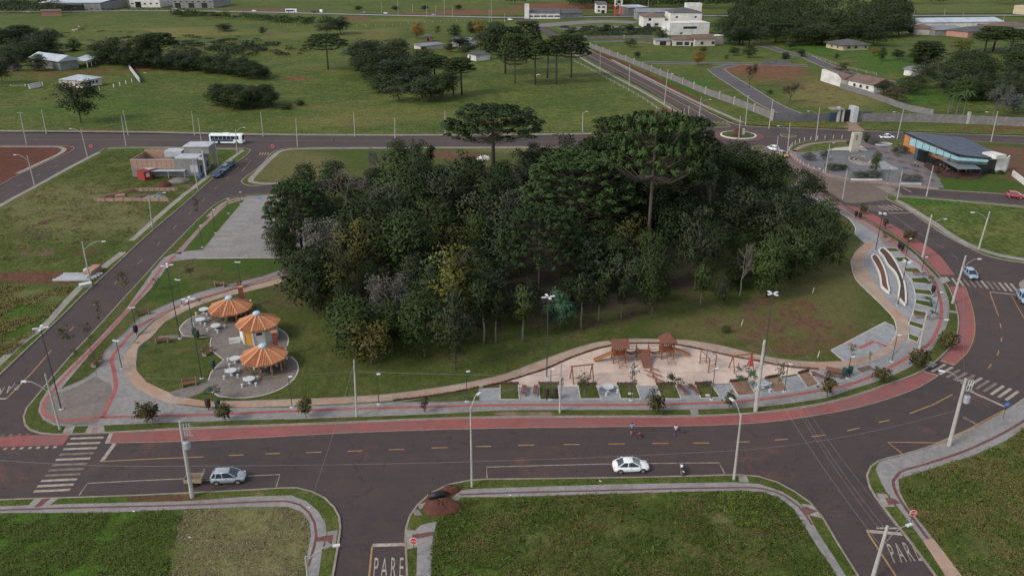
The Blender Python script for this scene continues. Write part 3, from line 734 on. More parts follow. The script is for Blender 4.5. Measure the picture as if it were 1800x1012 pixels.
pav('pavement',[(1545,812),(1562,806),(1585,801),(1628,788),(1671,772),(1720,750),(1759,729),(1800,702),(1850,665),(1900,622),(1930,640),(1870,705),(1800,754),(1766,775),(1710,800),(1628,826),(1585.4,839),(1579,844),(1582,864),(1595,890),(1641,946),(1690.4,1011),(1740,1085),(1710,1085),(1662.5,1012),(1621.5,949),(1580,893),(1557,862),(1549,847),(1539,825)],GREY,smooth=False)
line('tactile_paving',[(1860,694),(1800,739),(1759,763),(1693.7,793),(1628,815),(1582,829),(1570,844),(1576,867),(1595,896.5),(1631,946)],0.36,TACTD,Z2)
pav('concrete_slab',[(1621.5,949),(1641,946),(1690.4,1011),(1662.5,1012)],BEIGE,Z3,smooth=False)
for p in ([(1540,866),(1558,868),(1574,890),(1553,891)],[(576,934),(594,931),(590,955),(570,966)],[(713,930),(730,932),(736,960),(716,965)],[(60,877),(105,874.5),(88,886.5),(50,888)],[(1297,835.5),(1312,836),(1317,847.5),(1300,847)],[(1408,885),(1428,887),(1444,910),(1423,905)]):
    pav('kerb_ramp',p,CONC,ZB + 0.020,smooth=False)
for p in ([(1555,874),(1572,876),(1583,884),(1562,887)],[(556,944),(586,939),(583,957),(574,950),(557,951)],[(724,939),(762,934),(762,940),(735,946),(725,944)],[(74,876.5),(89,875.5),(74,888),(60,892)],[(1404,894),(1416,890),(1438,898),(1420,905)]):
    pav('tactile_paving',p,TACTD,ZB + 0.026,smooth=False)
for pts,w in (([(427,264),(405,280),(342,328),(318.7,346),(280,379),(231,423)],1.3),([(216,443),(198,457),(180,470.6)],1.5),([(144,501),(110,537),(77,573),(40,600),(0,636),(-40,672)],1.3),([(-60,398),(0,361),(64,326.6),(120,296),(175,267.5)],1.2),([(190,261),(260,259.5),(360,261),(428,262.5)],1.0)):
    line('pavement',pts,w,CONC,Z1,2.0)
line('pavement',[(0,257.5),(60,258),(105,258.5),(113,262),(105,270),(80,282),(30,305)],1.4,CONC,Z1,2.0)
line('pavement',[(515,321.5),(465,322.5),(442,319.5),(455,300),(478,277),(498,264),(530,261.5),(640,260.5),(850,259.5),(1000,259),(1200,258)],1.5,CONC,Z1,2.0)
line('pavement',[(820,303),(1000,297),(1200,287)],2.0,CONC,Z1,2.0)
line('pavement',[(1577,352),(1600,366),(1640,391),(1680,418),(1720,437),(1760,449),(1800,456),(1880,468)],1.7,CONC,Z1,2.0)
line('pavement',[(1572,344.5),(1640,349.5),(1720,356.5),(1800,364)],0.8,CONC,Z1,2.0)

# ================================================================ ROAD SURFACES AND PAINT (on the asphalt)
pav2 = lambda name,px,mat,z,smooth=False: sheet(name,crom(W(px,0),1.5,True) if smooth else W(px,0),z,mat)
pav2('brick_roadway',[(1312,262),(1330,272),(1370,290),(1405,310),(1450,333),(1486,356),(1503,357.5),(1545,353),(1562,350),(1556,345),(1563,341),(1582,327),(1530,322),(1480,317),(1440,305),(1412,292),(1390,278),(1384,266),(1360,258)],BRICKR,0.008)
def lane(name,outer,inner,mat,z=0.006):
    o = crom(W(outer,0),1.2); i = crom(W(inner,0),1.2)
    return sheet(name,o + i[::-1],z,mat)
lane('cycle_lane',[(185,778.4),(328,774.5),(500,766),(604,760.4),(735,755.5),(880,752),(1109.6,749),(1241,747),(1339,742),(1398.4,735),(1497,717.7),(1562.5,699.7),(1615,680),(1649.7,659.4)],
     [(195,760),(328,753.5),(500,747),(604,743),(722,738),(827,734.5),(940,733),(1077,732.5),(1224.5,731.5),(1329.5,726),(1380,720.5),(1448,709.5),(1494,698.5),(1545.6,681.5),(1592,665.5),(1622.7,652)],BIKE)
lane('cycle_lane',[(1676.7,641.5),(1700,619.6),(1712.6,588.8),(1711.4,552.8),(1702,519.4),(1696,504)],[(1652,633),(1673,610.5),(1684.5,590),(1687.5,566),(1684.5,545),(1678,524),(1669,503)],BIKE)
lane('cycle_lane',[(1679,483.4),(1648,446),(1597,411.5),(1558.5,389.6),(1530,374),(1510,365)],[(1653,483),(1624,453),(1598,430),(1559,403.5),(1521,383),(1486,361)],BIKE)
lane('cycle_lane',[(-260,790),(0,785),(110,781.7)],[(-260,775),(0,767),(60,764.5),(123,764)],BIKE)
def paint(name,pts,w,mat,z=0.014): return ribbon(name,crom(W(pts,0),2.0),w,z,mat)
paint('road_marking',[(185,778.6),(328,774.7),(500,766.2),(604,760.6),(735,755.7),(880,752.2),(1109.6,749.2),(1241,747.2),(1339,742.2),(1398.4,735.2),(1497,718),(1562.5,700),(1615,680.2),(1649.7,659.6)],0.09,WHITEP,0.012)
paint('road_marking',[(1676.7,641.8),(1700,619.8),(1712.8,588.8),(1711.6,552.8),(1702.2,519.4),(1696.2,504)],0.12,YELP,0.012)
paint('road_marking',[(196,760.8),(328,754.2),(500,747.8),(604,743.6),(722,738.6),(827,735),(940,733.6),(1077,733),(1224.5,732),(1329.5,726.5),(1380,721),(1448,710),(1494,699),(1545.6,682)],0.10,WHITEP,0.012)
for a,b,c in (((188,778),(196,761),0.5),((1649,659.5),(1624,652.5),0.25),((1653,633.5),(1677,641.5),0.25)):
    ribbon('road_marking',W([a,b],0),c,0.013,WHITEP)
def group_obj(name):
    o = bpy.data.objects.new(name,None); COL.objects.link(o); o['kind'] = 'structure'; return o
def bar(parent,name,a,b,w,mat,z=0.014):
    m = MB(); ribbon('',W([a,b],0),w,z,None,mb=m); return m.build(name,mat,parent)
dsh = group_obj('lane_dashes')
for a,b in (((401.6,800),(428,799)),((466,797.3),(492,796.5)),((537.8,795),(565.3,794)),((611,792.5),(637,792)),((683.4,790),(710.7,789.2)),((759,787),(786.8,786.2)),((836,784.4),(863,784)),((911,782.3),(938.7,781.7)),((991,780.9),(1019,780.7)),((1069.6,779.8),(1098,779.7)),((1147,779),(1175,778.8)),((1219,778.2),(1246.5,778)),
             ((1293,776.6),(1318,776)),((1361.7,773),(1385,771.4)),((1427,767),(1451,764)),((1489,757),(1510.6,751.5)),((1544.4,742),(1564,738)),((1737,647),(1743,639.7)),((1753,624),(1756,616.5)),((1760,600),(1761,592.6)),((1759.4,576),(1758,568.7))):
    bar(dsh,'dash',a,b,0.17,YELP)
for k in range(26):   # dashes along the west street
    t = k
    pass
ws = crom(W([(80,626),(150,553),(178,522),(201,499),(230,474),(265,443),(287,419),(316,391),(349,361),(372,337),(395,318),(430,283),(447,266)],0),1.0)
acc = 0
for i in range(8,len(ws) - 4,10):
    if 40 < i < 44: continue
    m = MB(); ribbon('',ws[i:i + 3],0.15,0.014,None,mb=m); m.build('dash',YELP,dsh)
paint('road_marking',[(11,700.5),(54,657),(90,615.5)],0.18,YELP)
paint('road_marking',[(-30,700),(0,700.5),(11,700.5)],0.35,WHITEP,0.016)
lw = crom(W([(-40,352),(5,339),(30,328),(60,312),(95,294),(130,277)],0),1.0)
for i in range(2,len(lw) - 4,9):
    m = MB(); ribbon('',lw[i:i + 3],0.15,0.014,None,mb=m); m.build('dash',YELP,dsh)
for a,b in (((1543,425),(1549,431)),((1673,447),(1684,455)),((1625,425),(1659,435)),((1590,395),(1606,406)),((1682,349),(1700,350.5)),((1716,352),(1740,354))):
    bar(dsh,'dash',a,b,0.15,FAINTP)
paint('road_marking',[(1560,372),(1590,392),(1622,414),(1660,436)],0.12,FAINTP,0.012)
# parking bays and stop lines
for pts,w,mt in (([(139.4,869.6),(154,849),(250,844),(359,839.5),(492,833.5),(485.6,854.5)],0.13,WHITEP),([(178.8,810.6),(260,806.5),(359,802.4)],0.16,YELP),([(178.8,810.6),(201.8,779)],0.5,WHITEP),
                   ([(856,839.8),(855.4,820.4),(1060,815),(1263.8,812.9),(1273.7,832)],0.13,WHITEP),([(1585.4,796.5),(1560.8,776.8),(1600,777.2),(1647.7,777.8)],0.18,YELP),([(1647.7,777.8),(1700,755),(1766,720)],0.16,YELP),
                   ([(1598.6,726.6),(1640,711),(1674,693)],0.16,YELP),([(1700,685),(1766,714.4)],0.4,WHITEP),([(1739.6,513),(1755,555)],0.15,YELP),([(1739.6,513),(1800,519.5)],0.35,WHITEP),([(1778,520),(1812,580)],0.12,YELP),
                   ([(654.9,957.8),(715,956)],0.5,WHITEP),([(654,960),(649,1012),(640,1085)],0.2,YELP),([(1523,933),(1585.4,938)],0.5,WHITEP),([(1524.7,935),(1548,971),(1575.6,1013),(1620,1085)],0.2,YELP),([(1562,374.5),(1603,374)],0.35,WHITEP),
                   ([(441,282),(425,302)],0.13,YELP),([(1587,330),(1602,338)],0.3,WHITEP)):
    ribbon('road_marking',W(pts,0),w,0.014,mt)
ribbon('road_marking',crom(W([(-900,241),(0,245),(440,247),(780,248.5),(1100,248.5),(1200,245)],0),4),0.25,0.014,FAINTP)
ribbon('road_marking',crom(W([(1420,237),(1600,240.5),(1800,247.5),(2000,258)],0),4),0.25,0.014,FAINTP)
for pts in ([(1010,94),(1050,112),(1140,158),(1190,190),(1222,210)],[(1028,94),(1100,131),(1170,167),(1240,205)]):
    ribbon('road_marking',crom(W(pts,0),4),0.35,0.014,YELP if pts[0][0] > 1020 else FAINTP)
# crosswalks: every stripe a piece of its own
def cross(fn,n,w,mats=None):
    g = group_obj('crosswalk')
    for i in range(n):
        a,b = fn(i)
        bar(g,'stripe',a,b,w,(mats or {}).get(i,WHITEP))
cross(lambda i: ((124 - 6.45 * i,770.6 + 9.28 * i),(182 - 5.85 * i,768.6 + 9.16 * i)),11,0.42,{5: FAINTP,6: FAINTP,3: FAINTP,7: FAINTP})
t3 = lambda x,y: (1340 + x / 3.891,450 + y / 3.892)
cross(lambda i: (t3(1160 + 50.5 * i,790 + 19.5 * i),t3(1252 + 49.8 * i,740 + 18.4 * i)),11,0.42,{2: FAINTP,3: FAINTP,4: FAINTP,6: FAINTP,7: FAINTP})
cross(lambda i: (t3(1298 + 40 * i,150 + 3.8 * i),t3(1335 + 41.5 * i,200 + 4.8 * i)),11,0.42,{2: FAINTP,3: FAINTP,4: FAINTP,6: FAINTP,7: FAINTP})
cross(lambda i: ((1509 + 8.4 * i,362.5 - 0.3 * i),(1528 + 8.4 * i,371.5 - 0.3 * i)),8,0.42,{0: FAINTP,1: FAINTP,2: FAINTP,3: FAINTP})
cross(lambda i: ((1540 + 4.1 * i,328 + 2.35 * i),(1563 + 3.6 * i,327.6 + 2.2 * i)),7,0.42)
cross(lambda i: ((1337 + 4 * i,266.5 + 2.2 * i),(1350 + 4 * i,266.5 + 2.1 * i)),5,0.5,{i: FAINTP for i in range(5)})
cross(lambda i: ((1232 + 8 * i,211.5 + 0.4 * i),(1229 + 8 * i,214.6 + 0.4 * i)),8,0.6,{i: FAINTP for i in range(8)})
# dashed give-way marks by the left cycle lane
gw = group_obj('give_way_marks')
for i in range(7): bar(gw,'dash',(6 + 14.6 * i,788.6 - 0.5 * i),(12 + 14.6 * i,788.2 - 0.5 * i),0.45,WHITEP)
for i in range(4): bar(gw,'dash',(2 + 14.6 * i,764.5 - 0.4 * i),(8 + 14.6 * i,764.3 - 0.4 * i),0.3,FAINTP)
for i in range(4): bar(gw,'dash',(458.5 + 4.5 * i,268.5),(456 + 4.5 * i,272.5),0.35,YELP)
# words painted on the road
def words(text,px,right,up_,h,w,mat,name='road_word'):
    """flat letters lying on the road, baseline starting at px"""
    cu = bpy.data.curves.new(name,'FONT'); cu.body = text; cu.size = 1.0
    ob = bpy.data.objects.new(name,cu); COL.objects.link(ob)
    bpy.context.view_layer.update()
    dg = bpy.context.evaluated_depsgraph_get()
    me = bpy.data.meshes.new_from_object(ob.evaluated_get(dg))
    bpy.data.objects.remove(ob)
    xs = [v.co.x for v in me.vertices]; ys = [v.co.y for v in me.vertices]
    x0,x1,y0,y1 = min(xs),max(xs),min(ys),max(ys)
    o = G(px[0],px[1]); r = (G(*right) - o).to_2d().normalized(); u = (G(*up_) - o).to_2d().normalized()
    for v in me.vertices:
        a = (v.co.x - x0) / (x1 - x0) * w; b = (v.co.y - y0) / (y1 - y0) * h
        v.co = (o.x + r.x * a + u.x * b,o.y + r.y * a + u.y * b,0.016)
    me.materials.clear(); me.materials.append(mat)
    q = link(name,me); q['kind'] = 'structure'; return q
words('P A R E',(656,1015),(707,1015),(658.5,982),2.9,3.0,WHITEP)
words('P A R E',(1572,989),(1619,985),(1558,957),2.9,3.1,WHITEP)
words('P A R E',(40,669),(-10,686),(31,684),2.6,4.0,WHITEP)
words('ÔNIBUS',(1692,734),(1719,748),(1696,729),0.55,2.6,WHITEP)

# ================================================================ TREES AND PLANTS
LEAF = {
 'dark': leafmat('dark_leaves',(0.016,0.031,0.008),(0.031,0.051,0.013)),
 'mid': leafmat('mid_green_leaves',(0.024,0.047,0.011),(0.050,0.079,0.019)),
 'grey': leafmat('grey_green_leaves',(0.026,0.041,0.018),(0.046,0.065,0.029)),
 'olive': leafmat('olive_leaves',(0.054,0.064,0.013),(0.096,0.098,0.021)),
 'lime': leafmat('yellow_green_leaves',(0.060,0.074,0.014),(0.112,0.118,0.024)),
 'blue': leafmat('blue_green_leaves',(0.036,0.086,0.044),(0.070,0.140,0.076)),
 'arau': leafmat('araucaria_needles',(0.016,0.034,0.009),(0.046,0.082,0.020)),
 'gold': leafmat('autumn_leaves',(0.170,0.115,0.025),(0.250,0.165,0.040)),
 'red': leafmat('reddish_leaves',(0.075,0.050,0.030),(0.052,0.062,0.024)),
 'young': leafmat('young_leaves',(0.040,0.060,0.018),(0.110,0.085,0.032)),
 'silver': leafmat('silver_leaves',(0.110,0.140,0.150),(0.180,0.210,0.220)),
 'lav': leafmat('grey_lavender_leaves',(0.075,0.085,0.070),(0.120,0.130,0.110)),
}
BARK = M('brown_bark',(0.075,0.060,0.048),(0.045,0.036,0.030),0.9,1.5)
BARKP = M('pale_bark',(0.135,0.118,0.100),(0.085,0.075,0.064),0.9,1.5)
BARKD = M('araucaria_bark',(0.095,0.075,0.062),(0.055,0.045,0.038),0.9,1.0)
TWIG = M('bare_twigs',(0.150,0.132,0.115),(0.095,0.082,0.072),0.9,1.5)

def quads_mesh(name,P,N,S,T,mat,rng,asp=0.6,SH=None):
    """many small leaf faces: centres P, normals N, sizes S, tint T"""
    n = len(P)
    N = N / (np.linalg.norm(N,axis=1,keepdims=True) + 1e-9)
    R = rng.normal(size=(n,3)); U = np.cross(N,R); U /= (np.linalg.norm(U,axis=1,keepdims=True) + 1e-9)
    V = np.cross(N,U)
    U = U * S[:,None]; V = V * S[:,None] * asp
    v = np.stack([P - U,P - V * 0.9,P + U,P + V * 0.9],axis=1).reshape(-1,3)
    me = bpy.data.meshes.new(name)
    me.vertices.add(n * 4); me.vertices.foreach_set('co',v.astype(np.float32).ravel())
    me.loops.add(n * 4); me.loops.foreach_set('vertex_index',np.arange(n * 4,dtype=np.int32))
    me.polygons.add(n); me.polygons.foreach_set('loop_start',np.arange(0,n * 4,4,dtype=np.int32)); me.polygons.foreach_set('loop_total',np.full(n,4,dtype=np.int32))
    me.update(calc_edges=True)
    at = me.attributes.new('tint','FLOAT','FACE'); at.data.foreach_set('value',np.clip(T,0,1).astype(np.float32))
    me.materials.append(mat)
    if SH is not None:      # leaves take the light of the clump they belong to
        me.polygons.foreach_set('use_smooth',[True] * n)
        k = SH / (np.linalg.norm(SH,axis=1,keepdims=True) + 1e-9)
        me.normals_split_custom_set(np.repeat(k,4,0).tolist())
    return me

def crown_points(rng,clumps,per,spread=0.35,inner=0.25):
    """leaves on and inside the clumps [(centre, radius)]"""
    Ps,Ns,Ts,Ds = [],[],[],[]
    for c,r in clumps:
        n = max(6,int(per * r * r))
        d = rng.normal(size=(n,3)); d /= np.linalg.norm(d,axis=1,keepdims=True)
        d[:,2] = np.where(d[:,2] < -0.35,-d[:,2],d[:,2])
        rad = r * (1 - inner * rng.random(n) ** 2) * (1 + 0.12 * rng.normal(size=n))
        P = np.array(c) + d * rad[:,None] * np.array([1,1,0.85])
        Ps.append(P); Ns.append(d + spread * 1.3 * rng.normal(size=(n,3)))
        Ts.append(np.full(n,rng.random() * 0.6) + 0.4 * rng.random(n)); Ds.append(d)
    return np.concatenate(Ps),np.concatenate(Ns),np.concatenate(Ts),np.concatenate(Ds)

def limbs(m,base_z,top,r0,crown_c,n,rng,spread):
    top = Vector(top)
    for i in range(n):
        a = 2 * math.pi * (i + rng.random() * 0.6) / n
        z = base_z + (top.z - base_z) * (0.45 + 0.5 * rng.random())
        e = Vector((spread * math.cos(a) * (0.6 + 0.5 * rng.random()),spread * math.sin(a) * (0.6 + 0.5 * rng.random()),min(1.0,z + 0.14 + 0.12 * rng.random())))
        mid = Vector((e.x * 0.5,e.y * 0.5,(z + e.z) / 2 - 0.01))
        m.tube([(0,0,z - 0.06),tuple(mid),tuple(e)],[r0 * 0.5,r0 * 0.33,r0 * 0.12],5)

def broad(name,seed,leaf,w=0.75,zlo=0.25,nclump=42,crmin=0.10,crmax=0.19,per=4200,size=0.017,bark=None,shape='round',hollow=0.0):
    """broadleaf tree of unit height; crown width w, lowest leaves at zlo"""
    rng = np.random.default_rng(seed)
    t = empty(name,'tree','tree')
    zc = (1 + zlo) / 2; hz = (1 - zlo) / 2
    cl = []
    while len(cl) < nclump:
        d = rng.normal(size=3); d /= np.linalg.norm(d)
        k = rng.random() ** 0.4
        r = crmin + (crmax - crmin) * rng.random()
        x,y,z = d[0] * k * (w / 2 - r * 0.7),d[1] * k * (w / 2 - r * 0.7),d[2] * k * (hz - r * 0.6)
        if shape == 'cone':
            s = 1.0 - 0.75 * (z + hz) / (2 * hz); x *= s * 1.25; y *= s * 1.25; r *= (0.5 + 0.6 * s)
        elif shape == 'egg':
            s = 1.1 - 0.45 * (z + hz) / (2 * hz); x *= s; y *= s
        elif shape == 'flat':
            if z < -hz * 0.2: z *= 0.3
        cl.append(((x,y,zc + z),r))
    P,N,T,D = crown_points(rng,cl,per)
    # stray sprigs breaking the outline
    k = len(P) // 14
    idx = rng.integers(0,len(P),k)
    c0 = np.array([0,0,zc]); d = P[idx] - c0
    P2 = c0 + d * (1.04 + 0.10 * rng.random((k,1))); P = np.concatenate([P,P2]); N = np.concatenate([N,d + rng.normal(size=(k,3)) * 0.3]); T = np.concatenate([T,T[idx]]); D = np.concatenate([D,D[idx]])
    out = P - c0; out /= np.linalg.norm(out,axis=1,keepdims=True); SH = D * 0.55 + out * 0.75 + rng.normal(size=P.shape) * 0.20; N = np.where((N * SH).sum(1,keepdims=True) < 0,-N,N)
    S = size * (0.7 + 0.7 * rng.random(len(P)))
    link('crown',quads_mesh('crown',P,N,S,T,LEAF[leaf],rng,SH=SH),t)
    m = MB(); bend = rng.normal(size=2) * 0.015
    m.tube([(0,0,-0.02),(bend[0],bend[1],zlo * 0.6),(0,0,zlo + 0.15),(0.01,0,0.78)],[0.019,0.015,0.012,0.004],7)
    limbs(m,zlo * 0.8,(0,0,0.75),0.024,zc,7,rng,w * 0.33)
    m.build('trunk',bark or BARK,t,True)
    return t

def arau(name,seed,w=0.75,zlo=0.62,layers_=4,ntop=26,per=60,tr=0.065,dome=0.10,extra=0):
    """araucaria: bare trunk, whorls of upswept boughs, each ending in a round tuft of needles"""
    rng = np.random.default_rng(seed)
    t = empty(name,'tree','tree')
    m = MB(); lean = rng.normal(size=2) * 0.01
    m.tube([(0,0,-0.02),(lean[0],lean[1],0.5),(0,0,0.93)],[0.024,0.018,0.008],8)
    m.build('trunk',BARKD,t,True)
    b = MB(); tufts = []
    for L in range(layers_):
        f = L / max(1,layers_ - 1)
        z0 = zlo + (0.90 - zlo) * f
        rad = (w / 2) * (1.0 - 0.55 * f ** 1.5)
        n = max(6,int(ntop * (1 - 0.45 * f)))
        for i in range(n):
            a = 2 * math.pi * (i + 0.5 * (L % 2) + 0.3 * rng.normal()) / n
            R = rad * (0.80 + 0.25 * rng.random())
            zt = min(0.985,z0 + (0.10 + dome * (1 - (R / (w / 2)) ** 2)) * (0.8 + 0.4 * rng.random()))
            dx,dy = math.cos(a),math.sin(a)
            b.tube([(0,0,z0),(dx * R * 0.45,dy * R * 0.45,z0 - 0.012 + 0.01 * f),(dx * R * 0.85,dy * R * 0.85,z0 + (zt - z0) * 0.55),(dx * R,dy * R,zt)],[0.0055,0.0042,0.003,0.002],4,cap=False)
            tufts.append(((dx * R,dy * R,zt),tr * (0.8 + 0.45 * rng.random())))
            if rng.random() < 0.8:
                k = 0.55 + 0.25 * rng.random(); da = 0.22 * rng.normal()
                tufts.append(((math.cos(a + da) * R * k,math.sin(a + da) * R * k,z0 + (zt - z0) * 0.8 + 0.02),tr * (0.7 + 0.4 * rng.random())))
    for i in range(8 + extra):
        a = rng.random() * 6.28; R = w * 0.17 * rng.random() ** 0.5
        tufts.append(((math.cos(a) * R,math.sin(a) * R,0.965 - 0.1 * R),tr * (0.8 + 0.4 * rng.random())))
    b.build('boughs',BARK,t)
    Ps,Ns,Ts,Ss,Ds = [],[],[],[],[]
    for c,r in tufts:
        n = int(per)
        d = rng.normal(size=(n,3)); d /= np.linalg.norm(d,axis=1,keepdims=True)
        d[:,2] = np.where(d[:,2] < -0.2,-d[:,2] * 0.6,d[:,2])
        rad = r * (0.35 + 0.62 * rng.random(n) ** 0.6)
        Ps.append(np.array(c) + d * rad[:,None] * np.array([1,1,0.62])); Ns.append(np.cross(d,rng.normal(size=(n,3))) * .6 + d * 0.8); Ds.append(d + np.array([0,0,.35]) + rng.normal(size=(n,3)) * .2)
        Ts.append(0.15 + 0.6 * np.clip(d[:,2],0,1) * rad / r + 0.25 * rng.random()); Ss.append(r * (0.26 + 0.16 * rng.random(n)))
    P,N,T,S,D = map(np.concatenate,(Ps,Ns,Ts,Ss,Ds)); N = np.where((N * D).sum(1,keepdims=True) < 0,-N,N)
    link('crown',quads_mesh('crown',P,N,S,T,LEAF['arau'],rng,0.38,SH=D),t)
    return t

def bare(name,seed,w=0.6,leaf=None,h0=0.25,gen=4,mat=None,twig_r=0.012):
    """leafless tree of forking limbs, with or without a thin veil of leaves"""
    rng = np.random.default_rng(seed); random.seed(seed)
    t = empty(name,'tree','tree'); m = MB(); tips = []
    def grow(p,d,L,r,g):
        q = p + d * L
        mid = p + d * L * 0.5 + Vector(rng.normal(size=3)) * L * 0.06
        m.tube([p,mid,q],[r,r * 0.85,r * 0.65],5 if g > 1 else 3,cap=False)
        if g == 0: tips.append(tuple(q)); return
        for k in range(3 if g > 1 else 3):
            a = Vector(rng.normal(size=3)) * 0.55
            nd = (d + a + Vector((0,0,0.12))).normalized()
            grow(q,nd,L * (0.62 + 0.2 * rng.random()),r * 0.62,g - 1)
    grow(Vector((0,0,-0.02)),Vector((0,0,1)),h0 + 0.02,0.022,gen + 1)
    # squeeze to unit height and wished width
    mx = max(v[2] for v in m.v); wx = max(max(abs(v[0]),abs(v[1])) for v in m.v)
    m.v = [(v[0] / wx * w / 2,v[1] / wx * w / 2,v[2] / mx) for v in m.v]
    m.build('trunk',mat or TWIG,t)
    if leaf:
        tips = np.array([(x / wx * w / 2,y / wx * w / 2,z / mx) for x,y,z in tips])
        idx = rng.integers(0,len(tips),2600)
        P = tips[idx] + rng.normal(size=(2600,3)) * 0.035
        link('crown',quads_mesh('crown',P,rng.normal(size=(2600,3)),0.014 * (0.6 + 0.8 * rng.random(2600)),rng.random(2600),LEAF[leaf],rng),t)
    return t

def sapling(name,seed,leaf,dens=260,w=0.6,zlo=0.5):
    rng = np.random.default_rng(seed); t = empty(name,'sapling','young tree'); m = MB()
    m.tube([(0,0,-0.02),(0.01,0,0.5),(0,0.01,0.9)],[0.014,0.010,0.004],5)
    P = []
    for i in range(11):
        a = rng.random() * 6.28; z = zlo + (0.92 - zlo) * rng.random(); R = w / 2 * (0.5 + 0.5 * rng.random())
        e = np.array([math.cos(a) * R,math.sin(a) * R,z + 0.08])
        m.tube([(0,0,z - 0.04),tuple(e * np.array([0.5,0.5,1]) ),tuple(e)],[0.006,0.004,0.002],4,cap=False)
        n = dens // 11
        k = 0.4 + 0.7 * rng.random((n,1))
        P.append(np.array([0,0,z]) * (1 - k) + e * k + rng.normal(size=(n,3)) * np.array([0.05,0.05,0.03]))
    m.build('trunk',BARKP,t)
    P = np.concatenate(P); n = len(P)
    Nn = rng.normal(size=(n,3)); Nn[:,2] = np.abs(Nn[:,2]) + 0.8
    link('crown',quads_mesh('crown',P,Nn,0.036 * (0.6 + 0.8 * rng.random(n)),rng.random(n),LEAF[leaf],rng),t)
    return t

def palm(name,seed):
    rng = np.random.default_rng(seed); t = empty(name,'palm','palm tree'); m = MB()
    m.tube([(0,0,-0.02),(0.01,0,0.4),(0,0,0.82)],[0.030,0.020,0.016],6); m.build('trunk',BARKP,t)
    f = MB()
    for i in range(16):
        a = 6.283 * i / 16 + rng.normal() * 0.1; up = 0.02 + 0.16 * rng.random()
        pr = None
        for k in range(6):
            s = k / 5; R = 0.36 * s; z = 0.82 + up * math.sin(s * 2.2) * 1.0 - 0.20 * s * s
            wv = 0.05 * math.sin(math.pi * min(1,s * 0.85 + 0.12))
            c = Vector((math.cos(a) * R,math.sin(a) * R,z)); sd = Vector((-math.sin(a),math.cos(a),0)) * wv
            cur = (c + sd - Vector((0,0,wv * 0.7)),c,c - sd - Vector((0,0,wv * 0.7)))
            if pr: f.add([pr[0],cur[0],cur[1],pr[1]],[(0,1,2,3)]); f.add([pr[1],cur[1],cur[2],pr[2]],[(0,1,2,3)])
            pr = cur
    o = f.build('frond',LEAF['mid'],t); o['kind'] = 'stuff'
    return t

random.seed(3)
PT = {
 'd1': broad('broadleaf_tree',11,'dark',0.80,0.03,46),
 'd2': broad('broadleaf_tree',12,'dark',0.66,0.03,44,shape='egg'),
 'd3': broad('broadleaf_tree',13,'dark',0.95,0.06,54,0.09,0.16),
 'm1': broad('broadleaf_tree',14,'mid',0.72,0.03,42,shape='egg'),
 'm2': broad('broadleaf_tree',15,'mid',0.85,0.05,50,0.08,0.15),
 'g1': broad('broadleaf_tree',16,'grey',0.70,0.04,44,0.07,0.15,size=0.018),
 'g2': broad('broadleaf_tree',17,'grey',0.90,0.06,50,0.07,0.15,size=0.018),
 'o1': broad('broadleaf_tree',18,'olive',0.95,0.05,80,0.06,0.11,per=3400,size=0.017),
 'l1': broad('broadleaf_tree',19,'lime',0.62,0.04,46,0.06,0.13,size=0.018,shape='egg'),
 'o2': broad('broadleaf_tree',20,'olive',0.66,0.04,40,0.08,0.14),
 'b1': broad('broadleaf_tree',21,'blue',0.72,0.02,50,0.08,0.15,size=0.022),
 's1': broad('slender_tree',22,'dark',0.34,0.30,34,0.06,0.11,bark=BARKP,size=0.018),
 's2': broad('slender_tree',23,'mid',0.38,0.24,36,0.06,0.11,bark=BARKP,size=0.018,shape='egg'),
 'y1': broad('autumn_tree',24,'gold',0.75,0.12,40,0.10,0.17),
 'c1': broad('conifer_tree',25,'mid',0.55,0.10,60,0.07,0.13,shape='cone'),
 'r1': broad('broadleaf_tree',26,'red',0.9,0.04,40,0.08,0.15),
 'v1': broad('broadleaf_tree',27,'silver',0.7,0.03,40,0.08,0.15),
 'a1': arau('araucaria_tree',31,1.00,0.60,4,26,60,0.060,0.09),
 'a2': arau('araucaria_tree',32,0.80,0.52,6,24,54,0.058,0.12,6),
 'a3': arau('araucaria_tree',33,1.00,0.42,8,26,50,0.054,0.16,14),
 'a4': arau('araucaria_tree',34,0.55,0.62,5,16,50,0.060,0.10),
 'x1': bare('bare_tree',41,0.8,None),
 'x2': bare('bare_tree',42,0.75,'lav',gen=4),
 'x3': bare('bare_tree',43,0.8,'red',gen=4,mat=BARK),
}
SAP = {'s': sapling('sapling',51,'young'),'t': sapling('sapling',52,'blue',420,0.75,0.4),'u': sapling('sapling',53,'mid',360,0.7,0.45),'r': sapling('sapling',54,'red',200,0.5,0.35)}
PALM = palm('palm_tree',61)
SHRUB = {'a': broad('street_shrub',71,'young',0.85,0.04,40,0.09,0.17,per=1500,size=0.040),'b': broad('street_shrub',72,'young',0.60,0.04,34,0.09,0.15,per=1500,size=0.040,shape='egg'),
         'c': broad('street_shrub',73,'red',0.55,0.06,26,0.09,0.15,per=1500,size=0.036,shape='egg'),'l': broad('lavender_bush',74,'lav',1.5,0.0,60,0.14,0.24,per=1100,size=0.035),
         'g': broad('green_bush',75,'mid',1.2,0.0,36,0.14,0.26,per=900,size=0.04),'d': broad('green_bush',76,'dark',1.3,0.0,36,0.14,0.26,per=900,size=0.04),'r': broad('green_bush',77,'red',1.1,0.0,30,0.14,0.24,per=900,size=0.035)}
for k in SHRUB: SHRUB[k]['category'] = 'shrub' if k in 'abc' else 'bush'

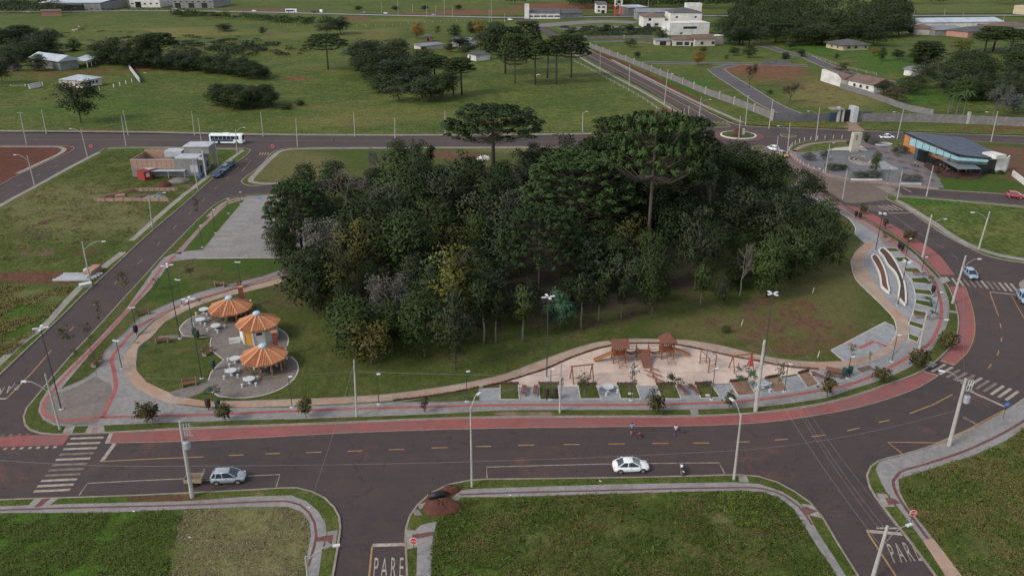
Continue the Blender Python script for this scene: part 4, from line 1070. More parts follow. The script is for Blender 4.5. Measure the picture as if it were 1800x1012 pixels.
SAL = []; WG = 'trees of the dark wood in the park'
def tree(p,px,pyb,pyt,label,group=None,wpx=None,ground=None,cat=None,name=None,rz=None,lean=None):
    """stand prototype p with its foot at (px, pyb) and its top at row pyt"""
    pr = p if not isinstance(p,str) else PT[p]
    g = GT(px,pyb) if pyb < 234 and px < 1000 else G(px,pyb,ground if ground is not None else (ZB if pyb > 234 else 0.05))
    y = g.y; v = (pyt - 506) / FPX
    a = y * (SN + v * CS) / (CS - v * SN)
    h = max(0.6,CAMH - a - g.z)
    if wpx and pyb < 215: wpx *= 1.18
    if wpx: 
        w = wpx * (y * CS + (CAMH - h * 0.6) * SN) / FPX
        own = WUNIT.get(pr.name,0.7)
        sx = w / own
    else: sx = h * random.uniform(0.9,1.1)
    o = place(pr,g,random.uniform(0,6.28) if rz is None else rz,label,group,(sx,sx,h))
    if cat: o['category'] = cat
    if group == WG and wpx: SAL.append((px,pyb,pyt,wpx))
    return o
WUNIT = {}
for _d in (PT,SHRUB,SAP):
    for _k,_o in _d.items():
        mx = 0
        for ch in KIDS[_o.name]:
            co = np.empty(len(ch.data.vertices) * 3); ch.data.vertices.foreach_get('co',co); co = co.reshape(-1,3)
            if len(co): mx = max(mx,np.percentile(np.abs(co[:,0]),99.5),np.percentile(np.abs(co[:,1]),99.5))
        WUNIT[_o.name] = 2 * mx

# ---- the salient trees of the wood (foot x, foot y, top y)
tree('a1',868,318,191,'flat-topped araucaria standing clear at the back left of the wood',WG,182)
tree('a1',1137,462,204,'tallest araucaria of the wood with a bare trunk, right of centre',WG,165,rz=1.0)
tree('a3',1082,372,212,'araucaria crown merging with the left side of the tallest one',WG,125)
tree('a3',1196,372,212,'araucaria crown merging with the right side of the tallest one',WG,125)
tree('a3',1050,400,250,'lower araucaria left of the merged tall crowns',WG,120)
tree('a3',1160,400,222,'broad araucaria crown just behind and right of the tallest one',WG,180)
tree('a3',1015,432,278,'wide bright-tufted araucaria left of the tallest trunk',WG,215)
tree('a3',948,520,372,'shorter araucaria with bare pale lower boughs in mid wood',WG,150)
tree('a3',532,450,326,'round-headed araucaria at the left end of the wood beside the car park',WG,118)
tree('o1',640,505,376,'round olive-gold tree with a dense ball crown at left of the wood',WG,118)
tree('o1',600,545,432,'olive tree just below the round gold one',WG,90)
tree('l1',800,590,405,'tall yellow-green tree in the left middle of the wood',WG,115)
tree('o2',785,470,392,'yellowish tree behind the tall yellow-green one',WG,90)
tree('b1',985,578,508,'small blue-green tree beside the four-headed lamp at the wood edge',WG,62)
tree('g2',1220,512,352,'pale olive-grey tree with a lumpy crown right of the tall trunk',WG,92)
tree('g1',890,480,330,'grey-green tree in the middle of the wood',WG,90)
tree('g2',845,440,322,'grey-green tree left of the middle of the wood',WG,100)
tree('x2',690,570,478,'purple-grey bare-twigged tree at the left front of the wood',WG,90)
tree('x1',1245,400,278,'dead bare tree with forked white limbs in the right of the wood',WG,60)
tree('x1',1300,520,425,'pale leafless tree at the right front of the wood',WG,52)
tree('x1',610,375,290,'bare grey tree at the back left of the wood',WG,70)
tree('m1',628,625,520,'bushy mid-green tree at the front left corner of the wood',WG,105)
tree('m1',690,618,530,'mid-green tree in the front row, second from the left',WG,80)
tree('o2',655,640,558,'olive-green tree lowest at the front left of the wood',WG,95)
tree('m1',745,628,505,'tall dark green tree with a thin pale stem at the front',WG,90)
tree('g1',800,650,495,'grey-green column-like tree at the front, left of the thin stems',WG,82)
tree('m2',1145,560,425,'tall leafy tree with a pale leaning stem at the wood front',WG,70)
tree('s1',1022,580,470,'slender tree with a white stem right of the blue-green tree',WG)
tree('s1',1092,562,486,'slender small tree midway along the front edge of the wood',WG)
tree('s2',1052,568,480,'thin leaning tree between two white stems at the wood front',WG)
tree('s1',850,605,478,'slender tree with a bare white stem at the front left',WG)
tree('s1',872,603,500,'second slender tree with a bare stem at the front left',WG)
tree('s2',920,600,490,'slender dark tree on the front edge left of the four-headed lamp',WG)
tree('s2',1232,540,455,'slender tree at the front right of the wood',WG)
tree('g1',1268,540,478,'small grey tree at the front right of the wood',WG,40)
tree('m1',1345,523,415,'green tree at the right front corner of the wood',WG,75)
tree('m2',1395,500,392,'broad green tree at the right end of the wood by the lawn',WG,88)
tree('d1',1445,478,372,'dark tree farthest right of the wood',WG,80)
tree('g2',1360,450,330,'greyish tree high on the right of the wood',WG,95)
tree('d3',1400,385,290,'dark spreading tree at the right back of the wood beside the paved road',WG,85)
tree('d1',1300,345,245,'dark rounded tree at the back right of the wood near the roundabout',WG,90)
tree('d2',1350,360,268,'dark tree behind the paved road at the back of the wood',WG,70)
tree('d1',550,545,420,'dark broad tree at the left front of the wood above the terrace',WG,110)
tree('d3',500,480,385,'low dark tree at the left corner beside the curving path',WG,66)
tree('g1',560,560,480,'sparse grey shrubby tree at the left edge of the wood',WG,50)
tree('g1',735,312,240,'thin grey-green tree in the open at the back of the wood',WG,55)
tree('m1',702,306,246,'leafy tree left of the thin grey one behind the wood',WG,46)
tree('s1',758,304,250,'sparse small tree right of the thin grey one behind the wood',WG)
tree('x2',668,318,262,'low twiggy tree at the back left of the wood',WG,45)
tree('d2',590,350,282,'small dark tree at the back left edge near the corner lawn',WG,60)
tree('g2',980,345,262,'grey-green rounded tree behind the araucarias',WG,80)
tree('g1',925,330,254,'grey-green tree left of the araucarias at the back',WG,70)
# ---- the rest of the wood: dark broadleaves that nothing tells apart
woodpoly = W([(505,470),(535,505),(580,560),(625,605),(700,620),(800,628),(850,595),(960,575),(1100,552),(1250,535),(1350,515),(1425,485),(1452,440),(1420,388),(1375,350),(1305,318),(1180,308),(1000,310),(850,318),(720,330),(600,345),(530,375),(490,420)])
taken = [Vector((o.location.x,o.location.y)) for o in bpy.data.objects if o.type == 'EMPTY' and o.get('group') == WG]
xs = [p.x for p in woodpoly]; ys = [p.y for p in woodpoly]
random.seed(17); rest = 0
hole = G(1085,452).to_2d()
kinds = ['d1'] * 4 + ['d2'] * 5 + ['d3'] * 3 + ['m1'] * 3 + ['m2'] * 2 + ['g1'] * 3 + ['g2'] * 3 + ['o2'] + ['s1'] + ['x2']
LB = {'d': 'dark evergreen broadleaf tree packed in the middle of the wood','m': 'mid-green broadleaf tree packed in the middle of the wood','g': 'grey-green broadleaf tree packed in the middle of the wood',
      'o': 'olive broadleaf tree packed in the middle of the wood','s': 'slender tree packed in the middle of the wood','x': 'twiggy grey tree packed in the middle of the wood'}
tries = 0
while tries < 6000 and rest < 150:
    tries += 1
    x,y = random.uniform(min(xs),max(xs)),random.uniform(min(ys),max(ys))
    if not inside(woodpoly,x,y): continue
    q = Vector((x,y))
    if ((q - hole) * 1.0).length < 9.5: continue
    if any((q - t).length < 6.0 for t in taken): continue
    edge = min((q - w_).length for w_ in woodpoly); h = random.uniform(12.0,17.0) * (0.80 if edge < 14 else 1.0)
    f_ = PX(x,y); tp = PX(x,y,h)[1]
    if any(f_[1] > b_ + 2 and abs(f_[0] - a_) < w_ / 2 + 16 and tp < t_ + .5 * (b_ - t_) and tp < b_ - 45 and b_ < 640 for a_,b_,t_,w_ in SAL):
        h *= .62; tp = PX(x,y,h)[1]
        if any(f_[1] > b_ + 2 and abs(f_[0] - a_) < w_ / 2 + 8 and tp < t_ + .35 * (b_ - t_) for a_,b_,t_,w_ in SAL): continue
    taken.append(q); rest += 1
    k = random.choice(kinds)
    place(PT[k],(x,y,ZB),random.uniform(0,6.28),LB[k[0]],'unsorted ' + WG if False else WG,(h * random.uniform(1.0,1.3),h * random.uniform(1.0,1.3),h))
# undergrowth along the foot of the wood
ug = crom(woodpoly,5.0,True)
for i,q in enumerate(ug):
    p_ = PX(q.x,q.y)
    if p_[1] < 420 or 1000 < p_[0] < 1380 and i % 3: continue
    h = random.uniform(3.5,7)
    place(PT[random.choice(['d1','d2','m1','g1'])],(q.x + random.uniform(-1,1),q.y + random.uniform(1,4),ZB),random.uniform(0,6.28),'low bushy young tree filling the foot of the wood',WG,(h * 1.25,h * 1.25,h))
# ---- pasture trees
tree('d3',143,216,136,'lone big dark tree on the pasture above the long road','pasture trees',86)
tree('a1',577,123,62,'lone araucaria on the pasture left of the round grove','pasture trees',64)
tree('a4',812,167,104,'thin araucaria at the right end of the round grove','grove trees',42)
tree('a4',797,168,106,'thin araucaria with a bare stem beside the right end of the round grove','grove trees',34)
random.seed(9)
GG = 'grove trees'
for i,(x,b,t_,w,k) in enumerate([(625,108,78,44,'g1'),(650,112,72,50,'d1'),(680,100,70,46,'g2'),(700,108,68,46,'d2'),(640,128,95,48,'d3'),(672,128,88,56,'g1'),(712,124,84,54,'g2'),(745,118,86,46,'m1'),(660,148,112,52,'d1'),(692,150,104,62,'d2'),
                                     (730,146,100,60,'d3'),(765,140,100,56,'a2'),(700,178,132,62,'g2'),(742,180,134,64,'g1'),(778,172,124,56,'d1'),(672,166,130,46,'d2')]):
    tree(k,x,b,t_,['grey-green','dark','spreading dark'][i % 3] + ' tree in the round grove on the pasture' if k[0] != 'a' else 'araucaria inside the round grove on the pasture',GG,w)
for i,(x,b,t_,w,k) in enumerate([(390,190,146,34,'d1'),(412,192,148,44,'d2'),(440,191,150,44,'g1'),(462,190,148,38,'d1'),(476,192,158,30,'d3'),(425,194,160,34,'m1')]):
    tree(k,x,b,t_,'dark tree of the small clump on the pasture above the bus','small pasture clump',w)
tree(SHRUB['d'],503,193,182,'low dark bushes right of the small pasture clump',None,26)
tree(SHRUB['d'],528,187,176,'small round bush right of the small pasture clump',None,18)
for i,(x,b,t_,w,k) in enumerate([(178,108,70,34,'d1'),(205,110,66,38,'d2'),(228,112,68,40,'g1'),(252,112,64,40,'d2'),(300,116,84,36,'g2'),(322,120,86,36,'d1'),(345,124,90,36,'d2'),(372,128,92,40,'g1'),(398,132,94,40,'d2'),
                                     (425,136,98,42,'d1'),(452,138,108,40,'d3'),(270,112,78,34,'d3'),(466,138,118,24,'g1')]):
    tree(k,x,b,t_,'dark tree in the long row behind the farm yard','trees behind the farm yard',w)
tree('a2',283,108,60,'araucaria rising from the row behind the farm yard','trees behind the farm yard',58)
tree('c1',133,97,64,'pointed dark tree behind the metal-roofed barn','farm trees',26)
tree('c1',97,68,50,'small tree standing alone on the far pasture at left','farm trees',14)
tree('d1',395,55,41,'low round bush-like tree on the far pasture','pasture trees',28)
tree('g2',575,62,36,'grey-green tree pair on the far pasture below the highway','pasture trees',34)
tree('d1',598,60,28,'dark tree on the far pasture below the highway','pasture trees',36)
tree('g1',462,62,46,'small pale tree on the far pasture','pasture trees',16)
for i,(x,b,t_,w,k) in enumerate([(12,85,48,40,'d1'),(38,80,46,40,'a2'),(62,86,54,36,'d3'),(14,120,82,44,'d2'),(45,112,78,38,'d1'),(80,118,92,40,'d3'),(70,125,98,34,'d2'),(5,145,104,30,'d1'),(100,105,84,24,'g1')]):
    tree(k,x,b,t_,'dark tree of the thicket at the far left edge','thicket at the far left',w)
random.seed(44)
for i in range(16):
    x = 180 + i * 18.5 + random.uniform(-4,4); b = 113 + (i * 1.75) + random.uniform(-2,3); tree(random.choice(['d1','d2','d3','g1']),x,b,b - random.uniform(26,36),'dark tree in the long row behind the farm yard','trees behind the farm yard',random.uniform(34,44))
for i in range(14):
    x = random.uniform(630,790); b = 108 + (x - 630) * .38 + random.uniform(-8,20); tree(random.choice(['d1','d2','d3','g1','g2']),x,b,b - random.uniform(36,46),'dark tree in the round grove on the pasture',GG,random.uniform(46,60))
for i in range(6):
    tree(random.choice(['d1','d2','d3']),385 + i * 17,186,148,'dark tree of the small clump on the pasture above the bus','small pasture clump',40)
for i in range(12):
    x = random.uniform(-10,95); b = random.uniform(75,125); tree(random.choice(['d1','d2','g1']),x,b,b - random.uniform(32,40),'dark tree of the thicket at the far left edge','thicket at the far left',random.uniform(36,46))
# araucaria stand in the middle distance
for i,(x,b,t_,w,k,lb) in enumerate([(888,130,50,66,'a3','big dense araucaria at the left of the roadside stand'),(905,148,62,52,'a3','dense low-branched araucaria in the roadside stand'),(941,150,74,40,'a4','thin araucaria with a bare stem, third in the roadside stand'),
                                         (962,138,72,36,'a4','thin araucaria in the middle of the roadside stand'),(978,149,66,40,'a4','thin straight araucaria near the right end of the roadside stand'),(1004,138,64,54,'a2','leafy araucaria at the right end of the roadside stand'),(925,112,40,50,'a3','araucaria behind the roadside stand'),(870,92,38,46,'d2','dark broadleaf tree behind the roadside stand')]):
    tree(k,x,b,t_,lb,'trees beside the straight avenue',w)
tree('y1',733,70,38,'yellow autumn tree left of the small wooden hut','autumn trees',26)
tree('y1',843,64,34,'yellow autumn tree behind the araucaria stand','autumn trees',24)
tree('r1',769,62,44,'small reddish tree right of the yellow one','autumn trees',11)
for x,b,t_,w,k in ((800,68,40,26,'c1'),(808,85,62,34,'d1'),(792,92,74,26,'g1'),(830,62,38,20,'d2'),(822,100,74,30,'d3'),(845,90,56,34,'r1')):
    tree(k,x,b,t_,'tree beside the white shed in the middle distance','trees round the white shed',w)
# right-hand neighbourhood
for x,b,t_,w,k,lb in ((1163,74,48,24,'g1','grey-green tree left of the white houses'),(1107,58,42,15,'d1','small round dark tree left of the white houses'),(1065,58,43,14,'d2','small dark tree in the walled garden'),(1005,62,50,16,'d3','dark shrub-like tree at the end of the avenue'),(1108,84,67,22,'m2','round bright green tree below the garden wall'),
                           (1120,102,90,12,'d1','small round tree on the green lot'),(1227,115,87,26,'y1','brownish yellow round tree beside the grey street'),(1236,96,82,14,'m1','small green tree behind the brownish yellow one'),(1290,98,82,20,'d1','round dark tree on the green lots'),(1316,102,74,26,'c1','pointed green tree on the green lots'),
                           (1317,155,112,26,'x3','twiggy reddish tree beside the grey street'),(1276,106,96,9,'r1','tiny reddish tree on the green lots'),(1345,50,30,40,'d3','dark tree at the corner of the far forest'),(1478,130,108,26,'r1','reddish spreading tree beside the estate street'),(1408,100,86,14,'d1','small dark tree at the estate fence'),(1380,108,92,14,'d2','dark tree inside the estate fence'),
                           (1388,88,66,22,'g1','grey tree beside the hip-roofed yellow house'),(1549,108,80,16,'c1','pointed tree on the estate lawn'),(1577,105,86,22,'d1','round dark tree on the estate lawn'),(1535,98,82,14,'y1','small palm-like yellowish tree on the estate lawn'),(1598,60,46,20,'m1','green tree beside the long grey sheds'),(1470,105,93,12,'g1','thin tree on the estate lawn'),
                           (1388,182,148,40,'x3','sprawling reddish bush on the dry lot'),(1353,166,157,12,'g1','small round bush beside the estate street')):
    tree(k,x,b,t_,lb,'trees of the fenced estate',w)
EG = 'trees of the right-hand wood'
random.seed(21)
for x,b,t_,w,k,lb in ((1625,120,74,50,'a2','flat araucaria at the left of the right-hand wood'),(1745,90,48,60,'a2','araucaria near the right edge behind the wood'),(1775,95,52,50,'a2','araucaria at the right edge behind the wood'),(1730,95,58,44,'a4','thin araucaria behind the right-hand wood'),(1598,165,134,52,'m2','bright green round tree at the front of the right-hand wood'),(1575,180,150,44,'r1','brownish low tree at the front of the right-hand wood'),
                           (1712,168,130,58,'m2','large bright green tree in the right-hand wood'),(1758,155,122,24,'l1','yellow-green tree in the right-hand wood'),(1714,168,148,14,'y1','small yellow tree between the palms'),(1780,200,160,44,'v1','silvery blue tree at the right edge'),(1745,205,148,48,'x2','bare pale-stemmed tree beside the silvery one'),(1680,155,122,34,'x2','purple-grey bare tree in the right-hand wood'),
                           (1690,92,66,36,'l1','yellowish green tree behind the right-hand wood'),(1552,168,142,28,'d1','dark tree beside the low red-roofed house')):
    tree(k,x,b,t_,lb,EG,w)
for i in range(44):
    x = random.uniform(1600,1830); b = random.uniform(112,186)
    if x < 1650 and b > 160: continue
    k = random.choice(['d1','d2','d3','g1','g2','m1'])
    tree(k,x,b,b - random.uniform(34,44),{'d': 'dark','g': 'grey-green','m': 'mid-green'}[k[0]] + ' broadleaf tree packed in the right-hand wood',EG,random.uniform(34,50))
for x,b,t_ in ((1666,200,160),(1678,212,160),(1693,202,156),(1672,193,162),(1590,125,104)):
    tree(PALM,x,b,t_,'palm tree at the front of the right-hand wood' if x > 1600 else 'lone palm tree on the estate lawn','palm trees',None)
for i in range(24):   # palm row by the highway
    x = 118 + i * 9.0 + random.uniform(-2,2)
    if 236 < x < 250 and i % 2: continue
    tree(PALM,x,24.5,14 + random.uniform(-2,3),'small palm in the row along the far highway','palm row at the far highway',None)
# far forest behind the estate: distinct edge trees, then the mass
random.seed(31)
for i in range(30):
    x = 1278 + (i % 15) * 21 + random.uniform(-6,6); b = (78 if i < 15 else 62) + random.uniform(-4,4) - (12 if x > 1540 else 0) + 0
    k = random.choice(['d1','d2','d3','g2','m1','a3'])
    tree(k,x,b,b - random.uniform(32,42),'dark tree on the near edge of the far forest','far forest edge',random.uniform(38,54))
def forest_mass(name,spots,label,leaf='dark',q=420,size=0.045):
    """far wood read as one mass: many crowns in one mesh"""
    rng = np.random.default_rng(len(spots) + 5); Ps,Ns,Ss,Ts = [],[],[],[]
    for (x,y,z,h,w) in spots:
        n = q
        d = rng.normal(size=(n,3)); d /= np.linalg.norm(d,axis=1,keepdims=True); d[:,2] = np.abs(d[:,2]) * 1.0 - 0.15
        k = 1 + 0.16 * np.sin(d[:,0] * 7 + x) * np.sin(d[:,1] * 6 + y) + 0.08 * rng.normal(size=n)
        Ps.append(np.array([x,y,z + h * 0.45]) + d * k[:,None] * np.array([w / 2,w / 2,h * 0.55])); Ns.append(d + rng.normal(size=(n,3)) * 0.4)
        Ss.append(np.full(n,size * w) * (0.7 + 0.7 * rng.random(n))); Ts.append(0.6 * rng.random() + 0.4 * rng.random(n))
    me = quads_mesh(name,*map(np.concatenate,(Ps,Ns,Ss,Ts)),LEAF[leaf],rng)
    return tag(link(name,me),label,'forest',None,'stuff')
sp = []
for i in range(150):
    x = random.uniform(1285,1590); b = random.uniform(14,72 if x < 1540 else 58); g = G(x,b); sp.append((g.x,g.y,0,random.uniform(12,19),random.uniform(10,15)))
forest_mass('far_forest',sp,'dense dark forest behind the fenced estate at the top right')
sp = []
for i in range(110):
    x = random.choice([random.uniform(-60,230),random.uniform(640,1290),random.uniform(1590,1900)]); b = random.uniform(-12,8)
    if 640 < x < 900: b -= 6
    g = G(x,b); sp.append((g.x,g.y,0,random.uniform(10,17),random.uniform(14,24)))
forest_mass('horizon_forest',sp,'low dark belt of trees along the top edge of the view','dark',200,0.05)
sp = []
for i in range(130):
    x = random.uniform(1000,1290); b = random.uniform(4,17); g = G(x,b); sp.append((g.x,g.y,0,random.uniform(11,17),random.uniform(12,20)))
forest_mass('forest_belt',sp,'dark forest belt behind the white villas and the tower','dark',170,0.05)
sp = []
for i in range(60):
    x = random.uniform(-20,110); b = random.uniform(14,26); g = G(x,b); sp.append((g.x,g.y,0,random.uniform(7,11),random.uniform(9,14)))
forest_mass('roadside_thicket',sp,'grey-green thicket at the top left corner below the green warehouse','grey',150,0.05)
sp = []
for i in range(70):
    x = random.uniform(310,590); b = 27.5 + (x - 310) * 0.055 + random.uniform(-2,3); g = G(x,b); sp.append((g.x,g.y,0,random.uniform(3,6),random.uniform(6,12)))
forest_mass('scrub_belt',sp,'rough green scrub on the bank below the highway','mid',130,0.06)
sp = []
for i in range(120):
    x = random.uniform(990,1160); b = random.uniform(50,65); g = G(x,b); sp.append((g.x,g.y,0,random.uniform(1.5,3.2),random.uniform(4,7)))
forest_mass('garden_scrub',sp,'tangled shrubs behind the garden wall left of the white houses','grey',110,0.07)
sp = []
for i in range(170):
    x = random.gauss(370,75); b = 84 + (x - 370) * .05 + random.gauss(0,8); g = GT(x,min(105,max(55,b))); sp.append((g.x,g.y,g.z,random.uniform(.6,2.2),random.uniform(3,9)))
for i in range(40):
    x = random.uniform(100,300); b = 68 + random.gauss(0,5); g = GT(x,b); sp.append((g.x,g.y,g.z,random.uniform(.6,2.0),random.uniform(3,8)))
forest_mass('pasture_scrub',sp,'rough low brush spread over the far pasture behind the farm','grey',60,0.07)
for x,b in ((747,19),(806,18),(630,20),(695,20)):
    tree('d1',x,b,b - 10,'dark tree on the far side of the highway','highway trees',14)

# ---- shrubs along the front walkway, each a little different
for x,b,t_,w,k,lb in ((260,743,702,46,'a','large leafy shrub at the left end of the walkway verge'),(396,741,708,32,'b','reddish yellow shrub right of the first pair of bins'),(538,733,697,30,'b','upright dark shrub on the verge, third from the left'),(747,724,692,19,'c','small orange-tinted shrub in mid walkway'),
                           (1152,727,682,36,'a','tallest leafy shrub before the seesaws'),(1281,719,686,22,'b','slim green shrub before the bicycle plot'),(1453,699,658,30,'b','bright leafy shrub near the wooden picnic table'),(1546,672,642,34,'a','bronze-leaved shrub beside the cycle lane curve'),(1611,650,608,38,'a','big orange-tinged shrub before the zebra crossing'),
                           (1662,614,580,38,'a','broad dark shrub on the inner side of the bend'),(1517,376,356,16,'a','small shrub beside the black bins at the north crosswalk'),(1556,401,383,12,'c','orange shrub on the verge at the north-east walk'),(1597,425,402,26,'a','brownish shrub on the verge below the orange one')):
    tree(SHRUB[k],x,b,t_,lb,'shrubs along the walkway',w)
for x,b,t_,w,k,lb in ((1027,700,658,30,'s','young tree with a yellow tuft in the plot under the left swing'),(1112,700,640,24,'r','thin half-bare sapling left of the seesaws'),(1185,690,655,34,'u','green leafy sapling below the seesaws'),(1312,688,648,44,'t','bushy sapling in the red earth plot'),(1366,690,636,26,'r','sparse sapling right of the tall pole'),
                           (985,702,662,16,'r','bare thin sapling in the plot with the black bins'),(1493,640,605,18,'r','thin sapling on the red zigzag deck'),(1527,642,618,10,'r','tiny sapling in the brown diamond plot'),(1630,500,484,26,'t','green spreading sapling in the fan-shaped plots'),(1634,540,520,30,'t','broad sapling in the middle of the fan-shaped plots'),
                           (1640,562,545,18,'u','sapling beside the lowest fan-shaped plots'),(1555,428,408,18,'u','sapling in the first fan-shaped plot'),(373,706,670,38,'t','spreading sapling beside the terrace entrance'),(253,622,600,24,'t','sapling at the left end of the round lawn'),(352,532,523,12,'t','small sapling beside the beige path'),
                           (222,532,472,26,'s','sapling on the west verge near the soil heap'),(123,628,570,26,'s','sapling on the west verge opposite the tall grass lot'),(160,618,566,20,'r','thin sapling right of its twin on the west verge'),(180,585,525,22,'r','reddish thin sapling on the west verge'),(352,392,346,18,'r','bare sapling at the car park verge'),(338,492,466,30,'s','sapling on the grass above the curved path'),
                           (278,508,488,24,'r','reddish sapling beside the straight red path'),(245,568,543,18,'r','low reddish sapling at the path fork'),(170,660,618,18,'r','thin sapling on the grass wedge at left'),(135,640,612,14,'s','small sapling at the left kerb'),(418,506,494,22,'s','small sapling above the brick chimney')):
    tree(SAP[k],x,b,t_,lb,'saplings in the park',w,cat='young tree')
tree(SHRUB['g'],1275,584,572,'small round bush on the lawn behind the playground',None,20)

# ---- real grass tufts standing on the near lots
def tufts(name,px,n,hlo,hhi,mat,seed,label,z=ZB,dens=0.10):
    poly = W(px,z); rng = np.random.default_rng(seed)
    x0,x1 = min(p.x for p in poly),max(p.x for p in poly); y0,y1 = min(p.y for p in poly),max(p.y for p in poly)
    C,H_ = [],[]
    k = 0
    while len(C) < n and k < n * 8:
        k += 1
        x,y = rng.uniform(x0,x1),rng.uniform(y0,y1)
        if not inside(poly,x,y): continue
        f = mnoise.noise(Vector((x * 0.22,y * 0.22,seed))) + 0.5 * mnoise.noise(Vector((x * 0.7,y * 0.7,seed)))
        if f < -0.12 + rng.normal() * 0.18: continue
        C.append((x,y)); H_.append((hlo + (hhi - hlo) * min(1,max(0,f + 0.4))) * rng.uniform(0.6,1.2))
    C = np.array(C); H_ = np.array(H_); q = 6
    P = np.repeat(np.c_[C,np.full(len(C),z)],q,0); h = np.repeat(H_,q)
    off = rng.normal(size=(len(P),2)) * 0.16
    P[:,:2] += off; P[:,2] += h * 0.42
    lean = np.c_[off * 1.2 + rng.normal(size=(len(P),2)) * 0.15,np.full(len(P),0.16)]; lean /= np.linalg.norm(lean,axis=1,keepdims=True)
    side = np.cross(lean,np.array([0,0,1.0]) + rng.normal(size=(len(P),3)) * .25); side = np.where(np.cross(lean,side)[:,2:3] < 0,side,-side); side /= np.linalg.norm(side,axis=1,keepdims=True)
    L = lean * (h * 0.55)[:,None]; S = side * (0.03 + 0.045 * rng.random(len(P)))[:,None]
    v = np.stack([P - L,P + S,P + L,P - S],1).reshape(-1,3); m = len(P)
    me = bpy.data.meshes.new(name)
    me.vertices.add(m * 4); me.vertices.foreach_set('co',v.astype(np.float32).ravel())
    me.loops.add(m * 4); me.loops.foreach_set('vertex_index',np.arange(m * 4,dtype=np.int32))
    me.polygons.add(m); me.polygons.foreach_set('loop_start',np.arange(0,m * 4,4,dtype=np.int32)); me.polygons.foreach_set('loop_total',np.full(m,4,dtype=np.int32))
    me.update(calc_edges=True)
    at = me.attributes.new('tint','FLOAT','FACE'); at.data.foreach_set('value',np.repeat(rng.random(len(C)),q).astype(np.float32))
    me.materials.append(mat); me.polygons.foreach_set('use_smooth',[True] * m)
    nn = np.array([0,-.25,1.0]) + rng.normal(size=(m,3)) * 0.35; nn /= np.linalg.norm(nn,axis=1,keepdims=True); me.normals_split_custom_set(np.repeat(nn,4,0).tolist())
    return tag(link(name,me),label,'grass',None,'stuff')
TG1 = leafmat('lush_grass_blades',(0.046,0.084,0.012),(0.084,0.122,0.022)); TG2 = leafmat('rough_grass_blades',(0.076,0.088,0.020),(0.165,0.140,0.058)); TG3 = leafmat('dry_grass_blades',(0.150,0.130,0.072),(0.230,0.195,0.115))
B1I = [(-60,906),(200,902),(328,896),(440,892),(505,892),(530,902),(542,918),(545,940),(538,975),(535,1060),(-100,1060)]
B2I = [(770,918),(790,880),(880,875),(1077,869),(1300,864),(1339,866),(1366,876),(1392,896),(1410,922),(1436,964),(1468,1012),(1490,1060),(757,1060),(760,960)]
B3I = [(1583,842),(1628,828),(1710,802),(1766,777),(1840,725),(1900,700),(1960,900),(1900,1060),(1730,1060),(1692,1010),(1643,945),(1597,889),(1584,862)]
tufts('lush_grass',[(-60,906),(200,902),(290,898),(318,910),(300,960),(285,1060),(-100,1060)],9000,0.08,0.26,TG1,1,'tall dark green grass on the left part of the bottom left lot')
tufts('dry_grass',[(318,897),(440,893),(505,893),(530,903),(541,920),(543,940),(536,975),(533,1060),(290,1060),(300,960)],2600,0.06,0.15,TG3,2,'short dry grass on the right part of the bottom left lot')
tufts('lot_grass_tufts',B2I,9000,0.06,0.24,TG1,3,'green tufted grass over the bottom middle lot')
tufts('rough_grass',B2I,5500,0.06,0.26,TG2,4,'yellowish grass tufts mixed over the bottom middle lot')
tufts('rough_grass',B3I,7000,0.08,0.30,TG2,5,'yellowish rough grass over the bottom right lot')
tufts('lot_grass_tufts',B3I,3500,0.08,0.30,TG1,6,'green weeds scattered over the bottom right lot')
tufts('tall_grass',[(0,503),(128,503),(95,545),(60,585),(0,638),(-60,680),(-200,680),(-200,500)],7000,0.15,0.45,TG2,7,'tall grass on the lot at the left edge below the red soil strip')
tufts('lot_weeds',[(0,372),(130,296),(190,268),(410,268),(330,335),(225,415),(175,465),(0,468),(-60,430)],7000,0.1,0.26,TG2,8,'weeds growing over the building lot at the left')
TG4 = leafmat('bright_weed_leaves',(0.085,0.125,0.018),(0.130,0.165,0.030))
tufts('bright_weeds',B3I,700,0.3,0.7,TG4,9,'bright yellow-green weed clumps on the bottom right lot')
tufts('bright_weeds',[(1270,868),(1345,868),(1392,900),(1400,930),(1300,925),(1240,900)],260,0.3,0.7,TG4,10,'bright weed clumps at the right top of the bottom middle lot')
tufts('dark_weeds',B2I,900,0.3,0.6,TG1,12,'darker taller weeds scattered over the bottom middle lot')

# ================================================================ BUILDINGS, WALLS, FENCES
WHITE = M('white_plaster',(0.62,0.61,0.58),(0.50,0.49,0.47),0.8,0.5,big=0.2)
OFFW = M('cream_plaster',(0.46,0.42,0.36),(0.38,0.34,0.29),0.8,0.5)
YELW = M('pale_yellow_plaster',(0.42,0.36,0.24),(0.35,0.30,0.20),0.8,0.5)
PINKW = M('salmon_plaster',(0.36,0.20,0.15),(0.30,0.17,0.13),0.8,0.5)
GREYW = M('grey_cement_render',(0.22,0.22,0.215),(0.17,0.17,0.165),0.9,0.7,big=0.3)
DARKW = M('dark_opening',(0.020,0.021,0.024),(0.012,0.012,0.014),0.4)
GLASS = M('window_glass',(0.035,0.045,0.055),(0.025,0.032,0.040),0.12,spec=0.6)
METALR = M('pale_metal_roof',(0.42,0.46,0.52),(0.34,0.38,0.43),0.5,0.4,big=0.15)
METALG = M('grey_fibre_roof',(0.20,0.21,0.24),(0.15,0.16,0.18),0.8,0.4,big=0.15)
SLATER = M('dark_tile_roof',(0.095,0.092,0.100),(0.070,0.066,0.072),0.85,0.6,big=0.2)
BROWNR = M('brown_tile_roof',(0.155,0.105,0.085),(0.115,0.080,0.066),0.85,0.6,big=0.2)
